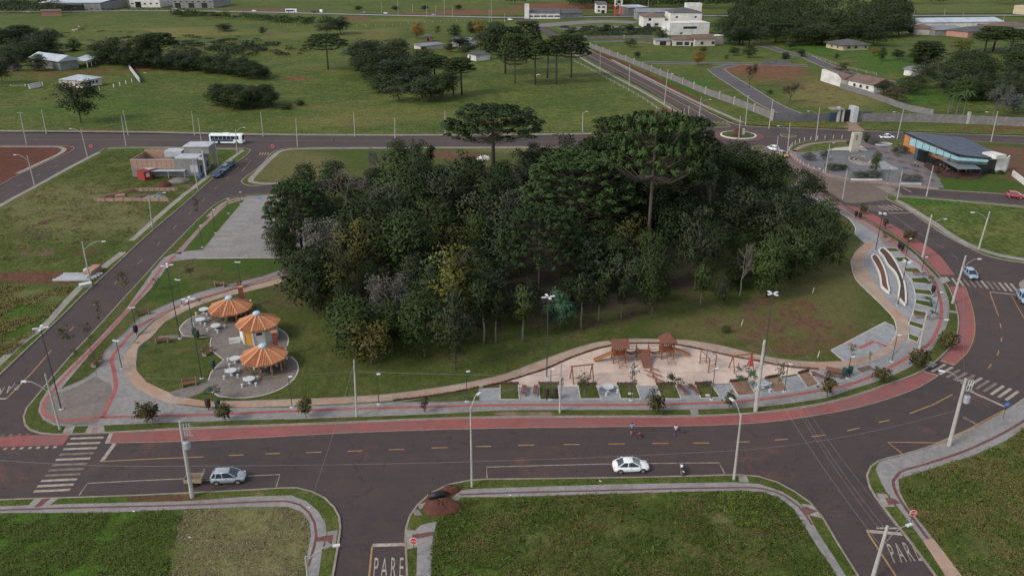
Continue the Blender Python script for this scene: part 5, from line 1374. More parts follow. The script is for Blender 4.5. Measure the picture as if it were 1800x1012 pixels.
GREENR = M('green_fascia',(0.030,0.150,0.085),(0.022,0.11,0.065),0.6)
BRICK = M('orange_block_wall',(0.36,0.215,0.155),(0.25,0.165,0.125),0.9,1.2,bumpy=0.2)
SLAB = M('pale_slab',(0.40,0.42,0.45),(0.32,0.34,0.37),0.8,0.5)
STONE = M('grey_wall_stone',(0.185,0.175,0.175),(0.125,0.118,0.120),0.9,0.8,big=0.2)
CONCP = M('pole_concrete',(0.36,0.35,0.33),(0.27,0.26,0.245),0.85,1.2)
STEEL = M('grey_steel',(0.30,0.31,0.32),(0.24,0.25,0.26),0.45,metal=0.3)
DSTEEL = M('dark_green_lamp_steel',(0.045,0.055,0.052),(0.035,0.042,0.040),0.5)
LAMPH = M('lamp_head',(0.55,0.57,0.60),(0.45,0.47,0.50),0.4)
BLACK = M('black_plastic',(0.018,0.018,0.019),(0.012,0.012,0.013),0.5)
WOODB = M('varnished_brown_wood',(0.190,0.085,0.045),(0.125,0.058,0.033),0.6,3.0)
WOODL = M('light_brown_post_wood',(0.270,0.150,0.070),(0.190,0.105,0.052),0.7,3.0)
TABLEW = M('white_concrete_table',(0.46,0.50,0.52),(0.38,0.41,0.43),0.7,2.0)

def frame(name,label,cat,A,B,z=0.05,group=None):
    """empty at ground point A, local x towards B; returns it and the length A-B"""
    a = G(A[0],A[1],z); b = G(B[0],B[1],z)
    d = b - a
    t = empty(name,label,cat,a,math.atan2(d.y,d.x),group)
    return t,d.to_2d().length
def hip_roof(m,x0,y0,x1,y1,z,h,ov=0.5,gable=False):
    x0 -= ov; y0 -= ov; x1 += ov; y1 += ov
    w,d = x1 - x0,y1 - y0
    if w >= d: i = 0 if gable else d / 2; r = [(x0 + i,(y0 + y1) / 2),(x1 - i,(y0 + y1) / 2)]
    else: i = 0 if gable else w / 2; r = [((x0 + x1) / 2,y0 + i),((x0 + x1) / 2,y1 - i)]
    vs = [(x0,y0,z),(x1,y0,z),(x1,y1,z),(x0,y1,z),(*r[0],z + h),(*r[1],z + h),(x0,y0,z - 0.15),(x1,y0,z - 0.15),(x1,y1,z - 0.15),(x0,y1,z - 0.15)]
    if w >= d: fs = [(0,1,5,4),(1,2,5),(2,3,4,5),(3,0,4)]
    else: fs = [(0,1,4),(1,2,5,4),(2,3,5),(3,0,4,5)]
    fs += [(9,8,7,6),(0,6,7,1),(1,7,8,2),(2,8,9,3),(3,9,6,0)]
    m.add(vs,fs)
def window(t,x,z,w,h,y=0.0,side='f',mat=None,name='window',fr=None):
    m = MB(); g = MB()
    if side == 'f':
        m.box(x - w / 2 - .08,y - .07,z - .08,x + w / 2 + .08,y - .003,z + h + .08); g.box(x - w / 2,y - .09,z,x + w / 2,y - .072,z + h)
    else:   # a side wall: x is the wall plane, y the place along it; sign from side
        s = -1 if side == 'l' else 1
        xa,xb = sorted((x + s * .003,x + s * .07)); m.box(xa,y - w / 2 - .08,z - .08,xb,y + w / 2 + .08,z + h + .08)
        xa,xb = sorted((x + s * .072,x + s * .09)); g.box(xa,y - w / 2,z,xb,y + w / 2,z + h)
    f = m.build(name,fr or WHITE,t); g.build('pane' if name == 'window' else 'leaf',mat or GLASS,f)
    return f
def house(name,label,A,B,depth,h,wall,roofm,roof='hip',rh=1.6,wins=(),doors=(),side_w=(),ov=0.6,z=0.05,group=None,cat='house'):
    t,L = frame(name,label,cat,A,B,z,group)
    MB().box(0,0,-0.3,L,depth,h).build('wall',wall,t)
    m = MB()
    if roof == 'flat':
        m.box(-0.1,-0.1,h,L + 0.1,depth + 0.1,h + 0.25)
    elif roof == 'shed':
        m.add([(-ov,-ov,h),(L + ov,-ov,h),(L + ov,depth + ov,h + rh),(-ov,depth + ov,h + rh),(-ov,-ov,h - .15),(L + ov,-ov,h - .15),(L + ov,depth + ov,h + rh - .15),(-ov,depth + ov,h + rh - .15)],[(0,1,2,3),(7,6,5,4),(0,4,5,1),(1,5,6,2),(2,6,7,3),(3,7,4,0)])
    else:
        hip_roof(m,0,0,L,depth,h + 0.02,rh,ov,roof == 'gable')
    m.build('roof',roofm,t)
    for (f,zz,w,hh) in wins: window(t,f * L,zz,w,hh)
    for (f,w,hh) in doors: window(t,f * L,0.05,w,hh,name='door',mat=DARKW)
    for (sd,f,zz,w,hh) in side_w: window(t,0 if sd == 'l' else L,zz,w,hh,y=f * depth,side=sd)
    return t,L

# ---- house under construction
t,L = frame('unfinished_house','half-built grey and orange block house with flat slabs on the building lot','house',(234,311),(352,310.5),ZB)
hW = HT(234,311,281,ZB); s = L / 118.0
x1 = 76 * s; x2 = 106 * s
MB().box(0,0,0,x1,0.2,hW * 0.50).build('plastered_wall',GREYW,t)
w = MB().box(0,0,hW * 0.50,x1,0.18,hW); w.box(0,0.2,0,0.2,9.8,hW); w.box(0,9.8,0,x1,10,hW + .6); w.build('block_wall',BRICK,t)
MB().box(0.0,-0.02,hW,x1,0.22,hW + 0.12).build('coping',SLAB,t)
for i in range(9): MB().box(i * x1 / 9 + 0.3,-0.03,0.0,i * x1 / 9 + 0.5,-0.004,hW * 0.98).build('column',GREYW,t)
MB().box(x1,0,0,x2 + 1.6,9.6,hW * 1.04).build('front_room',GREYW,t)
MB().box(x1 + .15,0.3,hW * 1.041,x2 + 1.5,5.5,hW * 1.07).build('roof_slab',SLAB,t)
for q in ((x1 - 5,6.5,x1 - .2,10.4),): MB().box(q[0],q[1],hW * 0.8,q[2],q[3],hW * 1.15).build('parapet',SLAB,t)
MB().box(x1 + 1.0,5.6,hW * 1.04,x2 + 3.2,11.2,hW * 1.45).build('upper_room',GREYW,t)
MB().box(x1 + .8,5.4,hW * 1.45,x2 + 3.4,11.4,hW * 1.5).build('roof_slab',SLAB,t)
for y_ in (.5,10.8): MB().box(x2 + 3.0,y_,0,x2 + 3.3,y_ + .5,hW * 1.45).build('column',SLAB,t)
MB().box(x2 + 1.6,0.5,hW * .95,x2 + 2.99,1.0,hW * 1.1).build('lintel',SLAB,t)
for k in range(3): window(t,x2 + 1.6,0.8,1.5,1.9,y=2.0 + k * 2.6,side='r',mat=DARKW)
MB().box(x1 + 4.2,-0.06,1.2,x1 + 6.2,-0.004,3.2).build('patch_wall',SLAB,t)
MB().box(x1 - 6,-1.6,1.9,x1 + 3,-0.05,2.0).box(x1 - 6,-1.6,0,x1 - 5.9,-1.5,1.9).box(x1 - 1.5,-1.6,0,x1 - 1.4,-1.5,1.9).box(x1 + 2.9,-1.6,0,x1 + 3,-1.5,1.9).build('scaffold',SLAB,t)
# ---- low foundation walls
t,L = frame('foundation_walls','low pink brick foundation walls of a house not yet built','foundation',(168.5,354),(296,353.5),ZB)
a = G(191.5,335,ZB); dep = (a - t.location).length * 0.93
for (p0,p1) in (((0,0),(L,0)),((6.0,dep),(L - 1,dep)),((0,0),(6.0,dep)),((L * .45,0),(L * .45 + 3,dep * .45))):
    MB().beam((p0[0],p0[1],0.4),(p1[0],p1[1],0.4),0.18,0.85).build('low_wall',BRICK if p0 != p1 else BRICK,t)
for k in range(9): MB().box(k * L / 8 - .12,-0.16,0,k * L / 8 + .12,-0.10,0.98).build('pier',GREYW,t)
for k in range(8): MB().box(6.5 + k * (L - 8) / 7 - .12,dep - 0.2,0,6.5 + k * (L - 8) / 7 + .12,dep - 0.13,0.98).build('pier',GREYW,t)
# ---- site hut, barrel, heaps
t,L = frame('site_hut','bright red site hut with a white poster under a metal awning','hut',(255,318),(268,315),ZB)
MB().box(0,0,0,L,3.6,2.3).build('cabin',M('red_sheet',(0.25,0.035,0.035),(0.19,0.03,0.03),0.5),t)
MB().box(L * .25,-0.03,0.9,L * .7,-0.004,1.9).build('poster',WHITE,t)
MB().box(L + .1,1.0,2.4,L + 4.2,4.4,2.5).build('awning',METALR,t)
for q in ((L + .2,1.1),(L + 4.0,1.1),(L + 4.0,4.2)): MB().beam((q[0],q[1],0),(q[0],q[1],2.4),0.1).build('post',WOODL,t)
g = G(353,313,ZB); tag(MB().lathe([(0.5,0),(0.52,.1),(0.48,1.0),(0.45,1.05)],12,g).build('water_barrel',M('blue_barrel',(0.03,0.12,0.30)),None),'blue barrel by the corner of the unfinished house','barrel')
def heap(name,label,px,py,wpx,h,mat,seed,z=ZB,flat=0.75,cat='heap'):
    random.seed(seed); g = G(px,py,z); w = WID(px,py,wpx) / 2; m = MB(); n = 30; rings = 10
    vs = []; fs = []
    for i in range(rings + 1):
        f = i / rings
        for k in range(n):
            a = 2 * math.pi * k / n; r = w * max(.02,math.cos(f * 1.57)) ** .75 * (1 + 0.22 * mnoise.noise(Vector((math.cos(a) * 1.4,math.sin(a) * 1.4,seed))))
            zz = h * (math.sin(f * 1.5708) ** 1.3) * (1 + 0.5 * mnoise.noise(Vector((math.cos(a) * 2,math.sin(a) * 2,f * 3 + seed))) + 0.45 * mnoise.noise(Vector((math.cos(a) * r * 1.6,math.sin(a) * r * 1.6,seed * 7)))) if i else -0.05
            vs.append((math.cos(a) * r,math.sin(a) * r * flat,zz))
        if i:
            for k in range(n): fs.append(((i - 1) * n + k,(i - 1) * n + (k + 1) % n,i * n + (k + 1) % n,i * n + k))
    fs.append(tuple(rings * n + k for k in range(n)))
    m.add(vs,fs); o = m.build(name,mat,None,True); o.location = g
    return tag(o,label,cat)
REDH = M('red_earth_heap',(0.105,0.040,0.027),(0.055,0.024,0.018),0.95,2.5,bumpy=1.0,big=0.7)
heap('soil_heap','round heap of red soil in front of the unfinished house',290,327,26,1.1,REDH,1)
heap('gravel_heap','dark gravel heap between the unfinished house and the red soil',315,319,36,0.9,GRAVEL,2)
heap('gravel_heap','blue-grey gravel heap inside the low foundation walls',272,348,42,0.5,M('blue_gravel',(0.16,0.175,0.19),(0.12,0.13,0.14),0.9,2),3)
heap('soil_heap','dug-out red earth heap at the broken corner of the pavement',775,892,66,0.7,REDH,4)
heap('soil_heap','small red earth heap behind the black pipe at the broken corner',792,861,34,0.45,REDH,5)
heap('rubble_pile','pale broken concrete dumped beside the west street pole',158,475,24,0.5,SLAB,6)
heap('debris_pile','white rubble pile behind the tall araucarias on the back lot',850,280,24,1.0,WHITE,7)
o = MB().tube([(-0.9,-0.25,0.35),(0.9,0.25,0.35)],0.42,12).build('black_pipe',BLACK,None,True); o.location = G(768,874,ZB); tag(o,'short black pipe lying in the red earth at the broken corner','pipe')
for i,(x,y,a,lb) in enumerate(((745,889,0.5,'left'),(803,875,1.2,'right'),(733,901,2.0,'lower left'))):
    m = MB().box(-0.6,-0.35,0,0.6,0.35,0.12); o = m.build('broken_slab',CONC,None); o.location = G(x,y,ZB); o.rotation_euler = (0.25,0.1,a); tag(o,'broken concrete slab at the %s edge of the dug-up corner' % lb,'slab')
def stack(name,label,A,B,w,h,n,mat,piece,cat,z=ZB):
    t,L = frame(name,label,cat,A,B,z)
    for i in range(n[0]):
        for j in range(n[1]):
            for k in range(n[2]):
                e = 0.012
                MB().box(i * L / n[0] + e,j * w / n[1] + e,k * h / n[2] + e,(i + 1) * L / n[0] - e,(j + 1) * w / n[1] - e,(k + 1) * h / n[2]).build(piece,mat,t)
    return t
stack('brick_stack','stack of orange hollow bricks beside the west street pole',(162,487),(180,474),1.6,1.1,(6,3,3),BRICK,'brick','brick stack')
stack('brick_stack','loose orange bricks stacked inside the foundation walls',(202,347),(219,346),1.4,0.5,(6,2,2),BRICK,'brick','brick stack')
t = empty('concrete_beams','pile of long grey concrete beams beside the red soil strip','beams',G(126,493,ZB))
for k in range(5): MB().beam((-3.5 + .3 * k,k * 0.75,.15),(3.6 + .2 * k,k * 0.75 + 0.1,.15),.45,.3).build('beam',SLAB,t)
for k in range(3): MB().beam((-2.6,0.4 + k * 0.9,.46),(2.9,0.5 + k * 0.9,.46),.45,.3).build('beam',SLAB,t)
t = empty('wooden_crate','small pale crate on the pavement below the brick stack','crate',G(151,503,ZB),0.6)
MB().box(-1.0,-.6,0,1.0,.6,.55).build('box',SLAB,t)
for k in range(3): MB().box(-1.05,-.62 + k * .45,.552,1.05,-.3 + k * .45,.60).build('slat',WHITE,t)

# ---- farm at the far left
house('barn','pale metal-roofed open barn on the farm at the left',(108,128),(140,124),26,5.5,GREYW,METALR,'gable',2.4,cat='barn',ov=1.0)
t,L = frame('barn_annex','low lean-to roof on posts joined to the right of the barn','shelter',(142,124),(173,112.5))
MB().box(-1,-4,4.6,L,5,4.8).build('roof',METALR,t)
for k in range(5): MB().box(k * L / 4.4,-3.8,-.2,k * L / 4.4 + .35,-3.45,4.6).build('post',WHITE,t)
house('farm_house','small farmhouse with a pale metal roof and pink walls behind the lone tree',(150,154),(180,148),13,3.0,OFFW,METALR,'hip',1.6,wins=((.3,1,1.6,1.2),(.7,1,1.2,1.2)),doors=((.5,1.1,2.2),))
house('farm_house','salmon farmhouse at the far left edge',(-6,134),(24,132.5),10,3.0,PINKW,SLATER,'gable',1.8,wins=((.3,1,1.4,1.1),(.75,1,1.4,1.1)))
house('farm_house','small salmon outbuilding right of the far left farmhouse',(24,131),(40,128),9,3.2,PINKW,SLATER,'gable',1.8,wins=((.5,1,1.4,1.1),))
t = empty('cattle_ramp_wall','white angled wall of the cattle race on the red yard','wall',G(246,145))
a = G(246,145); pts = [G(246,145) - a,G(227,120) - a,G(238,114) - a]
for i in range(2): MB().beam(pts[i] + Vector((0,0,.9)),pts[i + 1] + Vector((0,0,.9)),.5,1.9).build('wall_panel',SLAB,t)
def posts(name,label,pts,step,h,r,mat,rails=(),cat='fence',z=0.05,fz=None,railm=None,group=None):
    l = crom(W(pts,z),step); o = l[0]; t = empty(name,label,cat,(o.x,o.y,z),0,group)
    me = None
    for p in l:
        zz = fz(p.x,p.y) if fz else 0
        if me is None:
            m = MB().lathe([(r,-0.3),(r,h),(r * .6,h + .05)],6); me = m.mesh('post',mat)
        q = link('post',me,t); q.location = (p.x - o.x,p.y - o.y,zz)
    for rz in rails:
        m = MB().tube([(p.x - o.x,p.y - o.y,rz + (fz(p.x,p.y) if fz else 0)) for p in l],0.045,4); m.build('rail',railm or mat,t)
    return t
posts('post_fence','row of white posts in front of the farmhouse behind the lone tree',[(75,150),(105,146),(108,152),(150,160),(175,158),(200,153),(232,144)],4.5,1.3,0.22,WHITE)
posts('post_fence','row of white posts along the drive at the far left',[(-10,156),(20,154),(45,153),(75,149)],4.0,1.2,0.2,WHITE,rails=(0.8,))
house('garden_gate_wall','short white wall at the farm entrance',(52,156),(72,152),.3,1.6,WHITE,SLAB,'flat',cat='wall')
# ---- industrial row along the highway, top left
house('green_warehouse','long warehouse with a green fascia and pale roof at the top left',(72,19.5),(178,19.5),60,7.5,GREYW,METALR,'shed',3.5,cat='warehouse',doors=((.35,4,4),(.55,4,4)))
house('green_fascia_canopy','deep green canopy on the front of the long warehouse',(70,21),(145,21),5,6.4,DARKW,GREENR,'flat',cat='canopy')
house('brick_kiosk','small orange brick building below the green canopy',(74,30),(108,29),8,4.5,PINKW,BROWNR,'gable',1.4,cat='building')
house('white_factory','white factory block with square windows at the top left',(229,13.5),(282,13.5),36,11.5,WHITE,METALR,'gable',2.2,wins=[(k / 5 + .1,zz,2.2,1.4) for k in range(5) for zz in (3.0,7.5)],doors=((.28,6,5.5),),cat='factory')
house('grey_factory','long grey factory with roller doors right of the white one',(304,14.5),(376,14.5),55,9.0,GREYW,METALR,'gable',2.5,wins=[(k / 7 + .07,5.4,2.4,1.3) for k in range(7)],doors=((.13,6,5),(.46,6,5),(.78,6,5)),cat='factory')
# ---- sheds in the middle distance
house('open_shed','long low shed with a grey roof and white wall on the pasture',(740,91.5),(781,87.5),7,3.2,OFFW,METALG,'shed',0.8,doors=((.12,4,2.6),),cat='shed')
house('wooden_hut','tiny wooden hut right of the yellow tree',(746,73),(759,73),6,3.0,WOODB,SLATER,'hip',1.6,cat='hut',doors=((.5,2,2.2),))
house('white_shed','small white shed with a dark roof beside the pasture trees',(822,104),(837,107),9,3.0,WHITE,SLATER,'gable',1.5,cat='shed',doors=((.3,1.5,2.1),))
house('white_cottage','narrow white cottage behind the small white shed',(826,84),(838,82),14,4.0,WHITE,METALG,'gable',1.6)
# ---- right-hand neighbourhood
t_,L_ = house('long_white_hall','long white hall with a blue-grey roof left of the tower',(925,33),(984,33),22,4.6,WHITE,SLATER,'gable',3.2,wins=[(k / 5 + .12,1.3,5,1.2) for k in range(5)],cat='hall')
MB().box(-1.5,-1,-.2,2.5,3,12).build('tower',WHITE,t_)
house('grey_hall','grey-roofed hall behind the right end of the long white hall',(985,33),(1024,31.5),20,4.0,GREYW,SLATER,'gable',3.0,cat='hall')
house('two_storey_office','small white two-storey building with a green-grey roof',(1048,23.5),(1066,23.5),16,8.0,WHITE,SLATER,'shed',1.6,wins=((.25,4.6,2.4,1.6),(.7,4.6,2.4,1.6),(.25,1.2,2.2,1.6)),doors=((.65,3,2.6),),cat='building')
house('grey_shelter','grey concrete shed right of the red and white tower',(1103,28),(1137,27),18,7.0,STONE,SLAB,'shed',1.0,cat='shed',doors=((.7,9,4.6),))
t = empty('red_white_tower','red and white lattice tower with a tank near the far road','tower',G(1086,28))
TW = (M('tower_red',(0.45,0.06,0.04)),WHITE)
for k in range(5):
    m = MB()
    for sx in (-1,1):
        for sy in (-1,1): m.beam((sx * 3,sy * 3,k * 4),(sx * 3,sy * 3,k * 4 + 4),.5)
        m.beam((sx * 3,-3,k * 4),(sx * 3,3,k * 4 + 4),.35)
    m.beam((-3,-3,k * 4),(3,-3,k * 4 + 4),.35); m.beam((-3,-3,k * 4 + 4),(3,-3,k * 4),.35)
    m.build('lattice',TW[(k // 2) % 2],t)
MB().box(-2,-2,17,2,2,22).build('tank',WHITE,t)
house('white_villa','white two-storey villa with a brown-grey roof, left of the largest white house',(1130,48.5),(1168,48.5),22,7.8,WHITE,BROWNR,'hip',2.6,wins=((.25,1.2,3,1.8),(.62,1.2,3,1.8),(.3,4.8,2.2,2.0)),doors=())
house('large_white_house','largest white house with a dark hipped roof and tall white back wall',(1177,50),(1232,50),24,11.5,WHITE,SLATER,'hip',3.0,wins=((.2,7.5,1.6,1.4),(.8,7.5,1.6,1.4)))
house('white_tower_block','plain white block rising behind the largest white house',(1204,44),(1231,44),8,16.0,WHITE,WHITE,'flat',cat='building')
house('white_garden_wing','low white wing with a strip window in front of the largest white house',(1176,62.5),(1246,61.5),18,8.0,WHITE,WHITE,'flat',wins=((.55,4.2,3,1.6),(.47,4.2,3,1.6),(.39,4.2,3,1.6),(.63,4.2,3,1.6),(.3,.8,2,1)),cat='wing')
house('flat_grey_roof_hall','flat grey-roofed hall behind the white villas',(1120,36),(1200,36),22,6.5,GREYW,METALG,'gable',2.4,cat='hall')
house('beige_bungalow','beige bungalow with brown roofs in front of the white houses',(1182,81),(1222,81.5),13,3.8,OFFW,BROWNR,'hip',1.8,wins=((.3,.4,4,2.2),(.62,.4,3,2.2)),doors=((.85,1.4,2.2),))
house('beige_annex','taller beige annex at the right of the beige bungalow',(1221,82),(1256,81),10,4.6,OFFW,BROWNR,'gable',2.2,wins=((.35,1,2,1.8),(.9,1,2,1.8)))
house('beige_carport','small carport with a pale roof at the left of the beige bungalow',(1152,80),(1178,80),8,3.0,OFFW,METALG,'shed',0.6,cat='carport',doors=((.5,4,2.4),))
house('entrance_canopy','white flat canopy at the right end of the beige annex',(1256,79),(1272,78),7,5.2,OFFW,WHITE,'flat',cat='canopy')
house('yellow_hip_house','pale yellow bungalow with a wide grey hipped roof on the estate lawn',(1481,89.5),(1526,88),17,3.2,YELW,SLATER,'hip',2.6,wins=((.22,1,2.2,1.4),(.5,1,2.2,1.4),(.88,1,1.4,1.4)),doors=(),side_w=(('l',.3,1,1.6,1.3),('l',.65,1,1.6,1.3)),ov=1.4)
house('long_shed','long grey shed with a pale metal roof behind the right-hand wood',(1622,50),(1762,48),24,4.2,WHITE,METALR,'gable',2.4,cat='shed',doors=((.78,14,2.6),))
house('low_long_shed','lower grey-roofed shed in front of the long pale one',(1642,63.5),(1700,62.5),16,4.0,GREYW,METALG,'shed',1.6,cat='shed')
house('brown_house','brown-roofed brick house at the right of the sheds',(1700,67),(1752,62.5),16,4.0,PINKW,SLATER,'hip',2.4,wins=((.2,1,2.4,1.6),))
house('brown_house','second brown-roofed house at the right edge near the sheds',(1750,60),(1815,58),18,4.6,OFFW,BROWNR,'hip',2.6,wins=((.15,1,2.4,1.6),))
house('old_tiled_house','old house with a red-brown roof left of the long sheds',(1610,62),(1642,62),14,4.4,OFFW,BROWNR,'hip',2.8)
house('ochre_building','ochre building cut off at the top right edge',(1780,24),(1830,28),20,7,YELW,OFFW,'flat',cat='building')
# low white house with long gable wall behind the fence
t,L = frame('white_gable_house','long white-walled house with dark red-brown roof on the dry lot','house',(1442,142),(1476,153))
m = MB(); m.add([(0,0,0),(L,0,0),(L,0,3.4),(L * .78,0,5.0),(L * .1,0,5.6),(0,0,5.2),(0,.3,0),(L,.3,0),(L,.3,3.4),(L * .78,.3,5.0),(L * .1,.3,5.6),(0,.3,5.2)],[(0,1,2,3,4,5),(11,10,9,8,7,6),(0,5,11,6),(5,4,10,11),(4,3,9,10),(3,2,8,9),(2,1,7,8)]); m.build('gable_wall',WHITE,t)
MB().box(0.3,.35,0,L,9,3.2).build('wall',OFFW,t)
m = MB(); hip_roof(m,0.6,.8,L,9,3.3,1.8,.2,True); m.build('roof',BROWNR,t)
house('mossy_white_house','white house with a mossy stained wall and red-brown roof beside the trees',(1490,153.5),(1535,163),10,3.2,WHITE,BROWNR,'gable',2.4,wins=((.25,1,1.4,1.2),(.5,1,1.4,1.2),(.75,1,1.4,1.2)))
house('hidden_cottage','pale cottage roof showing between the trees behind the mossy house',(1588,132),(1602,135),8,3.0,WHITE,METALG,'gable',1.6)
# ---- boundary walls
def wall(name,label,pts,h,mat,th=0.25,piers=0,pmat=None,z=0.05,cap=None,cat='wall',step=6.0,pw=0.5,ph=0.6):
    l = crom(W(pts,z),step); o = l[0]; t = empty(name,label,cat,(o.x,o.y,z))
    ribbon('wall_panel',[p - o for p in l],th,h,mat,z0=-0.3,kind=None,parent=t)
    if piers:
        me = MB().box(-pw / 2,-pw / 2,-.2,pw / 2,pw / 2,h + ph).mesh('pier',pmat or WHITE)
        d = 0
        for i in range(0,len(l),piers):
            q = link('pier',me,t); q.location = (l[i].x - o.x,l[i].y - o.y,0)
    return t
wall('perimeter_wall','long grey block wall with pale posts climbing beside the avenue',[(1037,84),(1060,93),(1107,111),(1160,133),(1200,149),(1240,166),(1290,184),(1340,203),(1356,210)],2.6,STONE,piers=2,pmat=CONCP)
wall('perimeter_wall','dark mesh and block wall left of the estate gate',[(1356,212),(1400,213.5),(1458,213)],2.8,M('mesh_fence_grey',(0.10,0.10,0.11),(0.075,0.075,0.085),0.9,0.8),piers=5,pmat=CONCP,ph=1.2,pw=.9)
wall('perimeter_wall','grey stone wall with white piers right of the estate gate',[(1503,214),(1530,214),(1592,214.5),(1650,216),(1700,218),(1760,220.5),(1850,225)],3.0,STONE,piers=5,pmat=CONCP,ph=1.2,pw=.9)
wall('back_wall','stained concrete wall running down from the mossy white house',[(1476,155),(1520,168),(1560,182),(1600,196),(1640,203)],2.2,STONE)
wall('garden_wall','long grey garden wall in front of the white villas',[(1028,69.5),(1080,68),(1150,67)],1.8,STONE,piers=4,pmat=CONCP)
wall('garden_wall','short grey wall at the estate corner',[(1340,113),(1390,111)],1.8,STONE)
wall('white_fence_wall','low white wall beside the restaurant lawn',[(1779,309),(1800,325),(1840,352)],1.5,WHITE,z=ZB,th=.3)
t,L = frame('estate_gatehouse','dark blue gatehouse with white sign panel and concrete piers at the estate gate','gatehouse',(1458,214),(1532,213))
NAVY = M('navy_panel',(0.03,0.05,0.09),(0.025,0.04,0.07),0.5)
MB().box(0,0,0,L * .14,.5,3.2).build('panel',NAVY,t); MB().box(L * .30,0,0,L * .46,.4,4.2).build('gate',DARKW,t)
MB().box(L * .16,-1,0,L * .2,1,5.2).box(L * .26,-1,0,L * .3,1,4.2).build('pier',CONCP,t); MB().box(L * .47,-2.2,0,L * .58,2,5.4).build('tower',SLAB,t); MB().box(L * .6,0,1,L * .97,.5,3.4).build('panel',NAVY,t); MB().box(L * .62,-.08,1.6,L * .76,-.01,3.0).build('sign',WHITE,t)
MB().box(0,-1.2,4.3,L * .3,3,4.6).build('roof',GREYW,t)
# estate streets
def street(pts,w,mat=FROAD,z=0.075): return ribbon('street',crom(W(pts,0.05),5.0),w,z,mat,z0=-0.1)
for pts,w in (([(1130,110),(1180,111),(1250,112),(1340,113),(1420,116)],7),([(1258,122),(1272,133),(1300,150),(1320,163),(1350,182),(1390,200),(1430,211)],8),([(1415,98),(1440,110),(1470,122),(1520,136),(1570,146)],7),([(1042,74),(1100,73),(1150,76),(1300,74),(1340,80),(1380,92),(1415,100)],6),([(1258,122),(1290,114)],6)):
    street(pts,w)
    ribbon('kerb',crom(W(pts,0.05),5.0),0.5,0.12,KERB,z0=-.05,off=w / 2 + .3); ribbon('kerb',crom(W(pts,0.05),5.0),0.5,0.12,KERB,z0=-.05,off=-w / 2 - .3)
ribbon('street',crom(W([(940,46),(990,42),(1060,38),(1120,40)],.05),6),24,0.075,GRAVEL,z0=-.1)
ribbon('street',crom(W([(985,52),(1040,50),(1120,48)],.05),6),18,0.077,GRAVEL,z0=-.1)
pavf = lambda n,px,mat,z: sheet(n,crom(W(px,0.05),4.0,True),z,mat)
sheet('entrance_drive',W([(1488,215),(1500,215),(1510,222),(1522,231),(1490,231),(1492,222)],.05),0.08,M('sandy_drive',(0.24,0.16,0.12),(0.19,0.13,0.10),0.9,.4,world_=True))
posts('wire_fence','thin post fence of the paddock beside the straight avenue',[(1170,205),(1130,176),(1080,148),(1040,126),(1005,108)],6.0,1.4,0.07,CONCP,rails=(0.7,1.2))
posts('wire_fence','thin post fence along the highway bank',[(455,42),(560,47),(660,47),(760,40),(860,37)],7.0,1.4,0.1,CONCP)
posts('wire_fence','wire fence along the estate street',[(1415,96),(1450,109),(1490,122),(1540,134)],6.0,1.5,0.08,CONCP,rails=(.8,1.4))
posts('cattle_chute','wooden rail chute running down from the long low shed',[(782,86),(790,98),(798,106)],3.0,1.5,0.12,WOODB,rails=(.7,1.3))

# ---- roundabout
c = G(1297.6,238.5); R0 = WID(1297,238,44)
def disc(name,r,z,mat,z0=None,parent=None,kind='structure',cx=c):
    ring = [(cx.x + r * math.cos(a * math.pi / 24),cx.y + r * math.sin(a * math.pi / 24)) for a in range(48)]
    m = MB(); m.prism(ring,z0 if z0 is not None else z - 0.02,z); o = m.build(name,mat,parent)
    if kind: o['kind'] = kind
    return o
disc('roundabout_apron',R0,0.05,TACTD); disc('roundabout_kerb',R0 * .70,0.32,WHITE,0); 
o = disc('roundabout_lawn',R0 * .64,0.36,PG,0.1); layers(None,o.data,[(1297,238,60,30,'lush',.6)]); disc('roundabout_bed',R0 * .38,0.42,M('mulch',(0.05,0.03,0.022)),.1)
t = empty('roundabout_monument','rust-brown block monument in the middle of the roundabout','monument',(c.x,c.y,.42))
MB().box(-1.7,-.5,0,1.0,.5,1.7).build('body',M('rust_block',(0.14,0.07,0.045)),t); MB().box(1.1,-.6,0,1.9,.4,1.9).build('pillar',CONCP,t); MB().box(-1.0,-.6,1.72,.6,.4,2.3).build('cap',M('rust_block2',(0.09,0.05,0.035)),t)
for p,lb in (([(1252,216),(1276,217.5),(1282,223),(1256,223.5)],'north'),([(1372,236),(1388,237.5),(1400,239),(1390,241.5),(1378,240.5)],'east'),([(1322,258),(1340,256.5),(1346,261),(1330,264)],'south')):
    l = crom(W(p,0.1),1.0,True); ribbon('kerb',ccw(l),.3,.14,KERB,z0=0,closed=True); sheet('island_lawn',l,.12,PG,3.0,[(p[0][0],p[0][1],60,30,'dry',.5)])

# ---- restaurant on the plaza
t,L = frame('restaurant','restaurant with a sloping dark blue panelled roof, orange walls and pale blue glass','restaurant',(1609,272),(1740,310),ZB)
